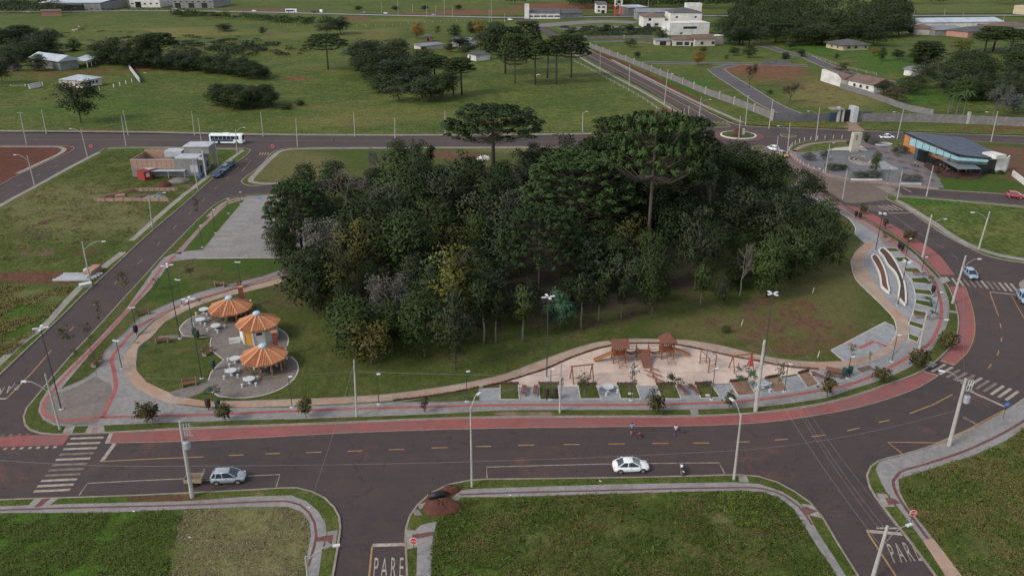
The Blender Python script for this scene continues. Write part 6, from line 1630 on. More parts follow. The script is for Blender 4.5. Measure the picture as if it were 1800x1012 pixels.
# local frame: x along the glazed front towards lower right, y to the back
NAVYR = M('dark_blue_roof_panels',(0.035,0.048,0.075),(0.028,0.038,0.060),0.45,0.6,big=0.2)
ORANGE = M('orange_render',(0.52,0.20,0.055),(0.43,0.17,0.05),0.75,0.8)
ICE = M('pale_blue_panel',(0.26,0.42,0.46),(0.21,0.36,0.40),0.25,1.0,spec=0.6)
GLAZ = M('dark_blue_glazing',(0.06,0.085,0.10),(0.04,0.06,0.07),0.12,spec=0.7)
DFRAME = M('black_frame',(0.02,0.022,0.026))
ang = -t.rotation_euler.z
def loc(px,py,z): 
    g = G(px,py,z); d = g - t.location; return Vector((d.x * math.cos(ang) - d.y * math.sin(ang),d.x * math.sin(ang) + d.y * math.cos(ang),z - ZB))
zt,zr = 6.6,4.6          # roof height at the high left end, at the low right end
ra,rb,rc,rd = loc(1588,232,zt + ZB),loc(1738,278,zr + ZB),loc(1760,272.5,zr + ZB),loc(1693,241.5,zt - .4 + ZB)
re_ = loc(1773,276,zr + ZB)
rm = loc(1684,272,4.95 + ZB); m = MB()
NP = 9
for i in range(NP):
    for j in range(4):
        def q(u,v):
            A_ = ra.lerp(rm,u / .62) if u < .62 else rm.lerp(rb,(u - .62) / .38); B_ = rd.lerp(rc,u); return A_.lerp(B_,v)
        e = 0.012
        vs = [q((i + e) / NP,(j + e) / 4),q((i + 1 - e) / NP,(j + e) / 4),q((i + 1 - e) / NP,(j + 1 - e) / 4),q((i + e) / NP,(j + 1 - e) / 4)]
        p = MB(); p.add([v + Vector((0,0,.06)) for v in vs] + vs,[(0,1,2,3),(0,4,5,1),(1,5,6,2),(2,6,7,3),(3,7,4,0)]); p.build('roof_panel',NAVYR,t)
dn = Vector((0,0,.35))
m.add([ra,rm,rb,rc,rd] + [v - dn for v in (ra,rm,rb,rc,rd)],[(9,8,7,6,5)] + [(k,5 + k,5 + (k + 1) % 5,(k + 1) % 5) for k in range(5)]); m.build('roof',DFRAME,t)
# front wall line: from orange wall foot to right corner
flat_ = lambda v: Vector((v.x,v.y,0))
f0,f1,f2 = flat_(loc(1600,241,6.0 + ZB)),flat_(loc(1685,275,4.75 + ZB)),flat_(loc(1737,282,4.1 + ZB))
def roofz(p):
    # height of the roof over a local point, along ra-rb
    a_,b_ = (ra,rm) if p.x < rm.x else (rm,rb)
    u = (p.x - a_.x) / (b_.x - a_.x); return a_.z + (b_.z - a_.z) * max(0,min(1.02,u)) - .36
def panel(name,a,b,z0,z1,mat,th=.15,z1b=None):
    a2 = a.to_2d(); b2 = b.to_2d(); nrm = Vector((-(b2 - a2).y,(b2 - a2).x)).normalized() * th
    z1b = z1 if z1b is None else z1b
    m = MB(); m.add([(*a2,z0),(*b2,z0),(*b2,z1b),(*a2,z1),(*(a2 + nrm),z0),(*(b2 + nrm),z0),(*(b2 + nrm),z1b),(*(a2 + nrm),z1)],[(0,1,2,3),(7,6,5,4),(0,4,5,1),(1,5,6,2),(2,6,7,3),(3,7,4,0)])
    return m.build(name,mat,t)
g0,g1 = loc(1587,258.5,ZB),loc(1610,274,ZB)
panel('orange_wall',g0,g1,0,3.9,ORANGE,.3)
NW = 7
for i in range(NW):
    a = f0.lerp(f1,i / NW); b = f0.lerp(f1,(i + 1) / NW)
    ztop,ztb = roofz(a),roofz(b)
    panel('upper_pane',a.lerp(b,.04),a.lerp(b,.96),ztop * .62,ztop - .02,ICE,.1,ztb - .02)
    if i: panel('lower_pane',a.lerp(b,.04),a.lerp(b,.96),0.1,ztop * .60 if i < 3 else ztop * .45,GLAZ,.1)
    if i >= 3: panel('orange_band',a,b,ztop * .46,ztop * .61,ORANGE,.12)
    panel('mullion',a.lerp(b,-.03),a.lerp(b,.03),0 if i > 1 else ztop * .6,ztop,DFRAME,.22)
panel('upper_pane',f1,f2,2.9,roofz(f1),ICE,.1,roofz(f2)); panel('orange_band',f1,f1.lerp(f2,.55),2.1,2.88,ORANGE,.12); panel('lower_pane',f1,f2,.1,2.0,GLAZ,.1)
w0,w1,w2 = loc(1736,303,ZB),loc(1766,303,ZB),loc(1770,299,ZB)
panel('white_wall',w0,w1,0,4.2,WHITE,.3); panel('white_wall',w1,w2,0,4.2,WHITE,.3)
MB().prism([(p.x,p.y) for p in (f0.lerp(f1,.22),f1,f2,loc(1758,300,ZB),flat_(rc).lerp(flat_(rd),.12),flat_(rd).lerp(flat_(ra),.25))],0,3.6).build('inner_volume',DARKW,t)
panel('side_glass',f2,w0,0,3.9,ICE,.1)
bx = [loc(1736,270,zr + ZB + .3),loc(1773,273.5,zr + ZB + .3)]
m = MB(); p_,q_ = bx[0],bx[1]; m.box(p_.x - .4,p_.y - 1.6,zr - .25,q_.x + .4,p_.y + 2.2,zr + .75); m.build('white_roof_box',WHITE,t)
# terrace canopy, deck and rail
dk = [loc(1657,312,ZB),loc(1720,315,ZB),loc(1727,304,ZB),loc(1690,301,ZB),loc(1645,283,ZB),loc(1632,281,ZB),loc(1624,292,ZB),loc(1636,301,ZB)]
MB().prism([(p.x,p.y) for p in dk],0.0,.45).build('timber_deck',M('dark_red_deck',(0.07,0.032,0.030),(0.05,0.025,0.024)),t)
cp = [loc(1642,274,2.9),loc(1684,297,2.9),loc(1725,297,2.9),loc(1714,289.5,2.9),loc(1683,288.5,2.9),loc(1648,271,2.9)]
MB().prism([(p.x,p.y) for p in cp],2.65,2.75).build('glass_canopy',M('grey_canopy',(0.12,0.135,0.145),(0.09,0.10,0.11),.3),t)
for i in range(5):
    p = cp[0].lerp(cp[1],i / 4); MB().beam((p.x,p.y,0),(p.x,p.y,2.65),.12).build('canopy_post',DFRAME,t)
rl = [loc(1625,293,ZB),loc(1657,312,ZB),loc(1720,315,ZB),loc(1727,304,ZB)]
m = MB()
for i in range(3): m.beam(rl[i] + Vector((0,0,1.4)),rl[i + 1] + Vector((0,0,1.4)),.08); m.beam(rl[i] + Vector((0,0,.9)),rl[i + 1] + Vector((0,0,.9)),.05)
m.build('rail',M('dark_red_timber',(0.085,0.035,0.03)),t)
REST = t
CREAMC = M('cream_concrete',(0.42,0.39,0.32),(0.34,0.315,0.26),.85,.5)
# totem
g = G(1500,266,ZB); hh = HT(1500,266,233,ZB)
t = empty('concrete_totem','tall cream concrete slab monument standing on the plaza','monument',g,0.18)
m = MB(); m.add([(-1.35,-.7,0),(1.35,-.7,0),(1.35,.7,0),(-1.35,.7,0),(-1.1,-.7,hh),(1.7,-.7,hh),(1.7,.7,hh),(-1.1,.7,hh)],[(3,2,1,0),(4,5,6,7),(0,1,5,4),(1,2,6,5),(2,3,7,6),(3,0,4,7)]); m.build('slab',CREAMC,t)
MB().box(-.3,-.76,hh * .62,.15,-.702,hh * .9).build('inlay',M('dark_inlay',(0.2,0.18,0.15)),t)
o = pav('totem_base',[(1452,266),(1470,261),(1496,259),(1515,258),(1525,266.5)],CREAMC,ZB + .25,smooth=False)
# plaza paving
pav('plaza_paving',[(1398,262),(1412,254),(1440,250),(1478,248.5),(1497,250),(1520,247),(1560,249),(1590,262),(1612,276),(1640,300),(1660,330),(1582,326),(1540,321),(1494,317.5),(1460,310),(1427,296),(1402,283.5),(1391,271)],paving('dark_plaza_pavers',(0.145,0.145,0.150),(0.118,0.118,0.124),(0.8,0.4),.8,.15),Z1,smooth=False)
line('plaza_paving',[(1396,264),(1393,271),(1403,284),(1428,296.5),(1460,308),(1496,315.5),(1542,319.5),(1583,324.5),(1650,331)],2.2,PINKP,Z2)
line('plaza_paving',[(1396,266),(1408,258),(1430,252),(1460,249),(1500,247.5)],1.6,PINKP,Z2)
o = pav('plaza_lawn',[(1401,267),(1410,260),(1430,254),(1455,251),(1490,250.5),(1494,256),(1470,259),(1448,264),(1425,266.5)],FIELD,Z3); layers(None,o.data,[(1450,258,80,20,'lush',1.0)])
o = pav('plaza_lawn',[(1566,252),(1586,250),(1592,256),(1588,261),(1570,259)],FIELD,Z3); layers(None,o.data,[(1580,258,80,20,'lush',1.0)])
DKS = M('dark_granite_square',(0.075,0.075,0.085),(0.06,0.06,0.07),.7,world_=True); RDS = M('muted_red_square',(0.20,0.115,0.11),(0.16,0.095,0.09),.8,world_=True)
ck = group_obj('chequer_paving')
for i in range(9):
    for j in range(3):
        a = (1514 + i * 13.5 + j * 8 - 0,252 + i * 8.2 - j * 2.5)
        m = MB(); L0 = W([(a[0],a[1]),(a[0] + 11,a[1] + .2),(a[0] + 17,a[1] + 4.6),(a[0] + 6,a[1] + 4.4)],ZB)
        m.add([(p.x,p.y,Z4) for p in L0[::-1]],[(0,1,2,3)]); 
        m.build('paving_square',DKS if (i + j) % 2 else RDS,ck)
# ring seats
t = empty('amphitheatre_steps','curved concrete steps sunk in the plaza behind the tall shrub tree','steps',G(1528,284,ZB))
c0 = G(1531,284,ZB)
for k in range(3):
    r = 5.6 - 1.3 * k; pts = [(r * math.cos(a),r * math.sin(a)) for a in [math.radians(80 + i * 7.5) for i in range(25)]]
    ribbon('step',pts,.45,.45 - .12 * k,CONC,z0=-.05,kind=None,parent=t)
pav('sunken_floor',[(1526,288),(1535,280),(1548,281),(1565,290),(1580,298),(1560,299),(1540,296)],BLUE,Z4 + .004)
t = empty('round_planter_ring','pale oval planter ring near the orange wall','planter',G(1553,254.5,ZB))
ribbon('rim',[(2.6 * math.cos(a * .2618),1.6 * math.sin(a * .2618)) for a in range(24)],.3,.4,SLAB,z0=0,closed=True,kind=None,parent=t)
for x,b,w,hpx,k,lb in ((1420,282,26,14,'l','grey lavender bed at the left of the plaza'),(1462,299,30,12,'l','grey lavender bed with grass below the sphere tree'),(1480,298,22,9,'g','grassy tuft at the right end of the lower lavender bed'),(1510,314,30,13,'l','long lavender bed, left part, under the tall shrub tree'),(1535,314,34,13,'l','long lavender bed, right part, under the tall shrub tree'),
                            (1590,319,22,13,'l','lavender bed at the front of the plaza, left half'),(1608,319,24,13,'l','lavender bed at the front of the plaza, right half'),(1585,270,26,14,'l','rounded grey bush before the orange wall'),(1571,271,14,12,'r','reddish shrub left of the rounded grey bush'),(1536,254,22,10,'l','grey bushes at the back of the plaza'),
                            (1523,251,12,8,'d','dark bush at the back of the plaza'),(1490,253,10,6,'r','reddish bush behind the totem'),(1648,306,14,10,'r','yellowish bush at the deck corner'),(1713,304,10,8,'d','dark bush under the white wall, left'),(1745,305,16,6,'d','dark low hedge under the white wall, middle'),(1760,305,16,6,'d','dark low hedge under the white wall, right'),(1675,305,10,7,'d','plant on the terrace deck')):
    tree(SHRUB[k],x,b,b - hpx,lb,'plaza plants',w)
tree('m2',1448,282,263,'dark ball-shaped tree on the plaza','plaza plants',17)
tree('m1',1537,305,267,'tall leafy shrub tree in the middle of the plaza','plaza plants',20)
tree('m2',1522,250,232,'small round tree at the back edge of the plaza','plaza plants',13)
posts('bollard_row','row of cream bollards along the north rim of the plaza',[(1385,268),(1392,257),(1405,250),(1425,245.5),(1450,243.5),(1480,243)],2.6,1.0,0.13,CREAMC,z=ZB,cat='bollards')
posts('bollard_row','row of cream bollards between the plaza and the brown paved road',[(1388,273),(1397,281),(1412,290),(1430,298),(1447,304)],1.8,0.9,0.11,CREAMC,z=ZB,cat='bollards')
posts('bollard_row','faint row of bollards between the pink walk and the brown paved road',[(1402,322),(1430,336),(1460,352),(1478,361)],1.5,0.8,0.08,M('pink_bollard',(0.22,0.15,0.14)),z=ZB,cat='bollards')
t = empty('plaza_bench','long low white bench wall in front of the lavender bed','bench',G(1496,317,ZB)); L = WID(1530,317,54); MB().box(0,-.25,0,L,.25,.42).build('seat',WHITE,t)
t = empty('plaza_bench','short pale bench wall in front of the right lavender bed','bench',G(1582,324,ZB),-.05); L = WID(1600,322,36); MB().box(0,-.2,0,L,.2,.42).build('seat',SLAB,t)

# ================================================================ PAVILIONS
TILE = M('clay_roof_tiles',(0.46,0.200,0.100),(0.33,0.140,0.076),0.85,2.5,bumpy=0.3,big=0.6)
RIDGE = M('pale_ridge_mortar',(0.56,0.27,0.15),(0.46,0.22,0.12),0.85,1.5)
def pavilion(label,cx,cy,rpx,apex_y,eave_y,closed=False,chimney=None,rot=0.0):
    g = G(cx,cy,ZB)
    t = empty('round_hut' if closed else 'barbecue_pavilion',label,'pavilion',g,rot,None if closed else 'open barbecue pavilions')
    R = WID(cx,cy,rpx) * 0.97; ha = HT(cx,cy,apex_y,ZB); he = ha - 0.46 * R
    N = 10
    for k in range(N):
        a0,a1 = 2 * math.pi * k / N,2 * math.pi * (k + 1) / N
        A0 = Vector((R * math.cos(a0),R * math.sin(a0),he)); A1 = Vector((R * math.cos(a1),R * math.sin(a1),he)); top = Vector((0,0,ha))
        # corrugated rows of clay tiles running down the slope
        m = MB(); nt_ = 9; mid = (A0 + A1) / 2; dirn = (mid - top); L = dirn.length; dn = dirn.normalized(); sd = (A1 - A0).normalized(); up = sd.cross(dn); up = up if up.z > 0 else -up
        half = (A1 - A0).length / 2
        for j in range(nt_ * 2):
            s0 = -half + j * half / nt_; s1 = s0 + half / nt_; h0,h1 = (0.0,.13) if j % 2 == 0 else (.13,0.0)
            def pt(s,hh,edge): 
                s_ = max(-half,min(half,s)); f = min(1.0,abs(s_) / half); st = top + dn * L * f + sd * s_ * 1.0
                st = top + (dn * L + sd * s_) * 0 + dn * (L * f) + sd * s_
                e = mid + sd * s_
                return (e if edge else st) + up * hh
            vs = [pt(s0,h0,1),pt(s1,h1,1),pt(s1,h1,0),pt(s0,h0,0)]
            m.add(vs,[(0,1,2,3)])
        m.add([A0 - Vector((0,0,.14)),A1 - Vector((0,0,.14)),top - Vector((0,0,.2))],[(2,1,0)])
        m.build('roof_facet',TILE,t)
        r = MB().beam(top + Vector((0,0,.10)),A0 + Vector((0,0,.10)),.22,.12); r.build('ridge',RIDGE,t)
    MB().lathe([(.62,-.05),(.62,.18),(.45,.34),(.12,.42)],10,(0,0,ha)).build('skylight_cap',M('pale_blue_cap',(0.36,0.48,0.58),(0.30,0.40,0.50),.3),t)
    if closed:
        r = R * .82
        for k in range(N):
            a0,a1 = 2 * math.pi * k / N,2 * math.pi * (k + 1) / N
            A0 = Vector((r * math.cos(a0),r * math.sin(a0),0)); A1 = Vector((r * math.cos(a1),r * math.sin(a1),0))
            am = math.degrees((a0 + a1) / 2 + rot) % 360
            door = 232 < am < 262
            m = MB()
            m.beam(A0.lerp(A1,.5) * 1 + Vector((0,0,he / 2 + .1)) - (A1 - A0) * .5,A0.lerp(A1,.5) + Vector((0,0,he / 2 + .1)) + (A1 - A0) * .5,.2,he + .25)
            m.build('wall',WHITE if not door else M('ochre_door_wall',(0.50,0.27,0.04),(0.42,0.22,0.035),.7),t)
            o = A0.lerp(A1,.5); nrm = o.normalized(); sd = (A1 - A0).normalized()
            if door:
                for s_ in (-1,1): MB().beam(o * 1.04 + sd * s_ * half_of(A0,A1) + Vector((0,0,.0)),o * 1.04 + sd * s_ * half_of(A0,A1) * .92 + Vector((0,0,he)),.28,.45).build('buttress',WHITE,t)
                MB().beam(o * 1.045 - sd * .5 + Vector((0,0,1.05)),o * 1.045 + sd * .5 + Vector((0,0,1.05)),.06,2.1).build('door',M('ochre_door',(0.42,0.20,0.03),(0.34,0.16,0.03),.6),t)
            elif 262 <= am < 300: 
                MB().beam(o * 1.03 - sd * .45 + Vector((0,0,he - .7)),o * 1.03 + sd * .45 + Vector((0,0,he - .7)),.06,.45).build('window',DARKW,t)
        MB().box(-R * 1.35,-1.0,0,-R * .86,-.75,.95).build('low_wall',WHITE,t)
    else:
        r = R * .80
        for k in range(N):
            a = 2 * math.pi * k / N
            MB().beam((r * math.cos(a),r * math.sin(a),0),(r * math.cos(a),r * math.sin(a),he + .3),.24).build('post',WOODL,t)
            a2 = a + 2 * math.pi / N
            MB().beam((r * math.cos(a),r * math.sin(a),he + .05),(r * math.cos(a2),r * math.sin(a2),he + .05),.12,.22).build('beam',WOODL,t)
        c = MB(); c.lathe([(1.1,.68),(1.1,.78)],12); c.lathe([(.2,0),(.2,.68)],8); c.build('inner_table',TABLEW,t)
        for k in range(6): MB().lathe([(.2,0),(.14,.4),(.22,.46)],8,(1.6 * math.cos(k * 1.047),1.6 * math.sin(k * 1.047),0)).build('stool',TABLEW,t)
        if chimney:
            x,y = chimney; m = MB().box(x - 1.0,y - .5,0,x + 1.0,y + .5,1.3); m.build('barbecue',BRICKD,t)
            m = MB().box(x - .38,y - .32,1.3,x + .38,y + .32,ha + .6); m.build('chimney',BRICKD,t)
            MB().box(x - .46,y - .4,ha + .602,x + .46,y + .4,ha + .75).build('chimney_cap',TILE,t)
            MB().box(x + 1.2,y - 1.3,0,x + 1.5,y + .2,1.3).build('side_wall',WHITE,t)
    return t
def half_of(a,b): return (b - a).length / 2
BRICKD = M('red_brick_chimney',(0.22,0.075,0.055),(0.15,0.055,0.042),.9,3)
pavilion('topmost open barbecue pavilion with orange tiled roof and brick chimney behind',407,555,39,524,543,False,(1.9,2.9),0.31)
pavilion('white-walled round hut with ochre door between the two open pavilions',457,593,39,551,577,True,None,0.31)
pavilion('lowest open pavilion with orange tiled roof and a red chimney at its back',467,646,42,608,630,False,(1.8,3.0),0.31)

# ---- tables, benches, bins
def ptable():
    t = empty('picnic_table','table','table')
    MB().lathe([(.78,.70),(.80,.73),(.80,.79),(.76,.81)],16).build('table_top',TABLEW,t)
    MB().lathe([(.30,0),(.16,.1),(.16,.6),(.3,.70)],10).build('pedestal',TABLEW,t)
    for k in range(4):
        a = .785 + k * 1.5708; MB().lathe([(.18,0),(.12,.1),(.12,.36),(.21,.42),(.21,.47)],8,(1.35 * math.cos(a),1.35 * math.sin(a),0)).build('stool',TABLEW,t)
    return t
PTB = ptable(); TG = 'white round concrete tables with stools'
for x,y,lb in ((359,550,'white round table left of the topmost pavilion, farthest back'),(353.5,568,'white round table nearest the tall dark lamp post by the bin'),(380,579,'white round table closest to the white hut at its left'),(414,637,'white round table just left of the lowest pavilion'),(407.5,658.5,'white round table below left of the lowest pavilion'),(439.5,673,'white round table in front of the lowest pavilion'),
                 (1069,687,'white round table between plots left of the seesaws'),(1341,681,'white round table beside the tall concrete pole')):
    place(PTB,G(x,y,ZB),random.uniform(0,1.5),lb,TG)
def bench(wood,back=True,n=3):
    t = empty('park_bench','bench','bench')
    for k in range(n): MB().box(-.95,-.24 + k * .17,.43,.95,-.10 + k * .17,.47).build('seat_slat',wood,t)
    if back:
        for k in range(2): MB().beam((-.95,.30 + .03 * k,.62 + k * .2),(.95,.30 + .03 * k,.62 + k * .2),.03,.13).build('back_slat',wood,t)
    for s in (-1,1):
        m = MB().box(s * .72 - .05,-.26,0,s * .72 + .05,.26,.42)
        if back: m.beam((s * .72,.27,.0),(s * .72,.33,.95),.08)
        m.build('leg',BENCHL,t)
    return t
BENCHL = M('grey_bench_leg',(0.28,0.26,0.24))
BN = bench(WOODB); BF = bench(M('red_brown_bench',(0.16,0.055,0.05),(0.12,0.045,0.04)),False)
for x,y,a,lb in ((388,503,2.95,'brown bench on the grass above the curved path near the chimney'),(252,553,3.5,'brown bench beside the curved path above the black bin'),(171,640,4.6,'brown bench beside the left wedge of grass'),(286,602,3.3,'brown bench at the top edge of the round lawn'),(366,621,1.3,'pale bench on the round lawn facing the terrace'),(333,678,.35,'reddish bench at the bottom of the round lawn')):
    place(BN,G(x,y,ZB),a,lb,'park benches',1.25)
for x,y,a,lb in ((920.5,690,1.45,'dark red backless bench, left one of the pair by the second plot'),(941.5,690,1.45,'dark red backless bench, right one of the pair by the second plot'),(1199,688,1.85,'dark red bench right of the seesaw plot'),(1219,688,1.85,'dark red bench left of the bicycle plot'),(1439,665,2.2,'dark red bench left of the wooden picnic table'),
                    (1615,484,3.0,'dark bench between the upper fan-shaped plots'),(1620,560,2.8,'dark bench between the lower fan-shaped plots')):
    place(BF,G(x,y,ZB),a,lb,'backless benches',1.3)
t = empty('wooden_picnic_table','brown slatted wooden picnic table with two benches near the green bins','table',G(1467,658,ZB),-.5)
for k in range(7): MB().box(-1.3,-.6 + k * .175,.74,1.3,-.6 + k * .175 + .15,.79).build('table_slat',WOODB,t)
for s in (-1,1): MB().box(-1.3,s * 1.0 - .16,.42,1.3,s * 1.0 + .16,.47).build('seat',WOODB,t); MB().box(s * 1.0 - .06,-1.0,0,s * 1.0 + .06,1.0,.1).box(s * 1.0 - .06,-.1,.1,s * 1.0 + .06,.1,.73).box(s * 1.0 - .06,-1.05,.3,s * 1.0 + .06,1.05,.41).build('leg',WOODB,t)
def bin_(n,mat,lidmat):
    t = empty('litter_bin','bin','bin')
    MB().lathe([(.20,.35),(.27,.5),(.28,1.0),(.24,1.08)],10).build('body',mat,t); MB().lathe([(.29,1.08),(.27,1.18),(.12,1.27)],10).build('lid',lidmat,t); MB().box(-.04,-.04,0,.04,.04,.36).build('post',BLACK,t)
    return t
BG = M('dark_green_bin',(0.022,0.050,0.038),(0.016,0.038,0.03),.5); BRB = M('dark_brown_bin',(0.050,0.026,0.022),(0.038,0.02,0.018),.5)
bin1 = bin_(1,BLACK,BLACK); bin2 = bin_(1,BG,BG); bin3 = bin_(1,BRB,BLACK)
for p,x,y,lb in ((bin3,367,720,'brown bin, left of the pair on the front walkway'),(bin2,384,720,'green bin, right of the pair on the front walkway'),(bin1,240,588,'black bin standing on the curved red line path'),(bin2,343,593,'dark green bin at the foot of the lamp post on the terrace edge'),(bin2,348,597,'black-green bin behind the terrace lamp post'),(bin2,376,650,'green bin at the notch of the round lawn'),
                    (bin3,960.5,702,'brown bin, left of the pair before the second plot'),(bin3,976,702,'brown bin, right of the pair before the second plot'),(bin2,1483,664,'dark green bin right of the wooden picnic table'),(bin2,1493,661,'green bin farthest right of the wooden picnic table'),(bin1,1504,383,'black bin, left of the pair by the north crosswalk'),(bin1,1511,385,'black bin, right of the pair by the north crosswalk'),
                    (bin1,1580,439,'black bin, left of the pair by the first plots'),(bin1,1585,442,'black bin, right of the pair by the first plots'),(bin1,1639,517,'black bin beside the fan-shaped plots')):
    place(p,G(x,y,ZB),random.uniform(0,3),lb,'litter bins',1.35)

# ================================================================ PLAYGROUND
PW = M('playground_timber',(0.215,0.082,0.042),(0.150,0.058,0.032),0.6,3.0); PR = M('playground_roof',(0.150,0.062,0.042),(0.115,0.05,0.035),.7,2.0)
def pole3(m,a,b,r=.07): m.tube([a,b],r,6); return m
def at3(px,py,z=ZB): return G(px,py,z)
def tower(label,px,py,slide_dir,ladder=True,hip=False):
    t = empty('play_tower',label,'play tower',G(px,py,ZB),0.05,'wooden play towers')
    for sx in (-1,1):
        for sy in (-1,1): pole3(MB(),(sx * .9,sy * .8,0),(sx * .9,sy * .8,3.0),.10).build('post',PW,t)
    MB().box(-1.05,-.95,1.25,1.05,.95,1.38).build('platform',PW,t)
    for k in range(7): MB().box(-1.0 + k * .29,.84,1.4,-1.0 + k * .29 + .2,.9,2.05).build('board',PW,t)
    for s in (-1,1): MB().beam((s * .9,-.8,2.0),(s * .9,.8,2.0),.09).build('rail',PW,t)
    if hip:
        m = MB(); hip_roof(m,-.9,-.8,.9,.8,2.95,1.3,.35); m.build('roof',PR,t)
    else:
        for s in (-1,1): m = MB(); m.add([(-1.35,s * 1.25,2.75),(1.35,s * 1.25,2.75),(1.35,0,3.75),(-1.35,0,3.75),(-1.35,s * 1.25,2.68),(1.35,s * 1.25,2.68),(1.35,0,3.68),(-1.35,0,3.68)],[(0,1,2,3),(7,6,5,4),(0,4,5,1),(1,5,6,2),(3,7,4,0)]); m.build('roof_board',PR,t)
    s = slide_dir; m = MB(); m.add([(s * 1.0,-.3,1.4),(s * 1.0,.3,1.4),(s * 3.7,.3,.15),(s * 3.7,-.3,.15)],[(0,1,2,3)]); m.beam((s * 1.0,-.32,1.5),(s * 3.75,-.32,.25),.06,.25); m.beam((s * 1.0,.32,1.5),(s * 3.75,.32,.25),.06,.25); m.build('slide',M('slide_wood',(0.36,0.17,0.07),(0.28,0.13,0.06),.4),t)
    for k in (-.45,.45): pole3(MB(),(k,-.9,1.35),(k * 1.25 + .35,-2.5,.02),.045).build('climbing_bar',PW,t)
    for k in range(5): f = (k + 1) / 5; pole3(MB(),(-.45 * (1 + .25 * f) + .35 * f,-.9 - 1.6 * f,1.35 - 1.33 * f),(.45 * (1 + .25 * f) + .35 * f,-.9 - 1.6 * f,1.35 - 1.33 * f),.03).build('rung',PW,t)
    return t
T1 = tower('left wooden play tower with a pitched brown roof and slide to the left',1087,634,-1)
T2 = tower('right wooden play tower with a hipped roof and slide to the right',1171,627,1,hip=True)
a = G(1087,634,ZB); b = G(1171,627,ZB)
t = empty('rope_bridge','sagging plank bridge with rails joining the two play towers over a middle ramp','bridge',((a + b) / 2),0.02)
hw = (b - a).length / 2 - 1.1
for s0,s1 in ((-hw,-.9),(.9,hw)):
    for k in range(10):
        x = s0 + (s1 - s0) * (k + .5) / 10; f = (k + .5) / 10; z = 1.35 - .35 * math.sin(f * math.pi)
        MB().box(x - abs(s1 - s0) / 24,-.45,z - .05,x + abs(s1 - s0) / 24,.45,z).build('plank',PR,t)
    for y in (-.5,.5): m = MB(); m.tube([(s0 + (s1 - s0) * k / 4,y,2.05 - .1 * math.sin(k / 4 * math.pi)) for k in range(5)],.04,5); m.build('handrail',PW,t)
for x in (-.9,.9):
    for y in (-.55,.55): pole3(MB(),(x,y,0),(x,y,2.2),.09).build('post',PW,t)
MB().box(-.85,-.55,1.28,.85,.55,1.36).build('platform',PW,t)
m = MB(); m.add([(-.75,-.6,1.36),(.75,-.6,1.36),(1.0,-3.0,.04),(-.35,-3.0,.04),(-.75,-.6,1.28),(.75,-.6,1.28),(1.0,-3.0,0),(-.35,-3.0,0)],[(3,2,1,0),(4,5,6,7),(0,1,5,4),(1,2,6,5),(2,3,7,6),(3,0,4,7)]); m.build('climbing_ramp',PR,t)
def swing(label,A,B,sag):
    a,b = G(A[0],A[1],ZB),G(B[0],B[1],ZB); d = b - a
    t = empty('swing_set',label,'swing',a,math.atan2(d.y,d.x),'swing sets'); L = d.length
    for x in (0,L):
        for y in (-.9,.9): pole3(MB(),(x,y,0),(x,0,2.45),.09).build('leg',PW,t)
    pole3(MB(),(-.25,0,2.45),(L + .25,0,2.45),.10).build('crossbar',PW,t)
    for f in (.3,.7):
        m = MB()
        for q in (-.22,.22): m.tube([(L * f + q,0,2.4),(L * f + q,0,.5)],.015,4)
        s = MB().box(L * f - .28,-.13,.44,L * f + .28,.13,.5).build('swing_seat',PW,t); m.build('chain',STEEL,s)
    return t
swing('left wooden swing frame on the sand',(1005,670),(1040,666),1); swing('right wooden swing frame with a red cloth on its right legs',(1286,651),(1319,647),1)
m = MB(); g = G(1318,648,ZB); nx,nz_ = 6,8
vs = [(-.35 + .7 * i / nx * (.55 + .45 * j / nz_),.12 * math.sin(i * 2 + j * .8),2.0 - 1.5 * j / nz_) for j in range(nz_ + 1) for i in range(nx + 1)]
m.add(vs + [(x,y + .03,z) for x,y,z in vs],[(j * (nx + 1) + i,j * (nx + 1) + i + 1,(j + 1) * (nx + 1) + i + 1,(j + 1) * (nx + 1) + i) for j in range(nz_) for i in range(nx)] + [(63 + (j + 1) * (nx + 1) + i,63 + (j + 1) * (nx + 1) + i + 1,63 + j * (nx + 1) + i + 1,63 + j * (nx + 1) + i) for j in range(nz_) for i in range(nx)])
o = m.build('hanging_cloth',M('red_white_cloth',(0.50,0.03,0.05),(0.42,0.10,0.10),.8,2),None,True); o.location = g + Vector((0.1,-.2,0)); tag(o,'red cloth hanging from the right swing frame','cloth')
t = empty('monkey_bars','wooden monkey bars with ladder top between the play tower and the right swing','monkey bars',G(1229,640,ZB),0)
P_ = [G(1230,639.5,ZB),G(1241,637.5,ZB),G(1257,647.5,ZB),G(1245,655,ZB)]; o_ = t.location; P_ = [p - o_ for p in P_]
for p in P_: pole3(MB(),p,p + Vector((0,0,2.3)),.08).build('post',PW,t)
for i,j in ((0,3),(1,2)): pole3(MB(),P_[i] + Vector((0,0,2.3)),P_[j] + Vector((0,0,2.3)),.07).build('top_rail',PW,t)
for k in range(9): f = (k + .5) / 9; pole3(MB(),P_[0].lerp(P_[3],f) + Vector((0,0,2.3)),P_[1].lerp(P_[2],f) + Vector((0,0,2.3)),.03).build('rung',STEEL,t)
for i,j in ((0,1),(3,2)):
    for z in (.5,.9): pole3(MB(),P_[i] + Vector((0,0,z)),P_[j] + Vector((0,0,z)),.04).build('rung',PW,t)
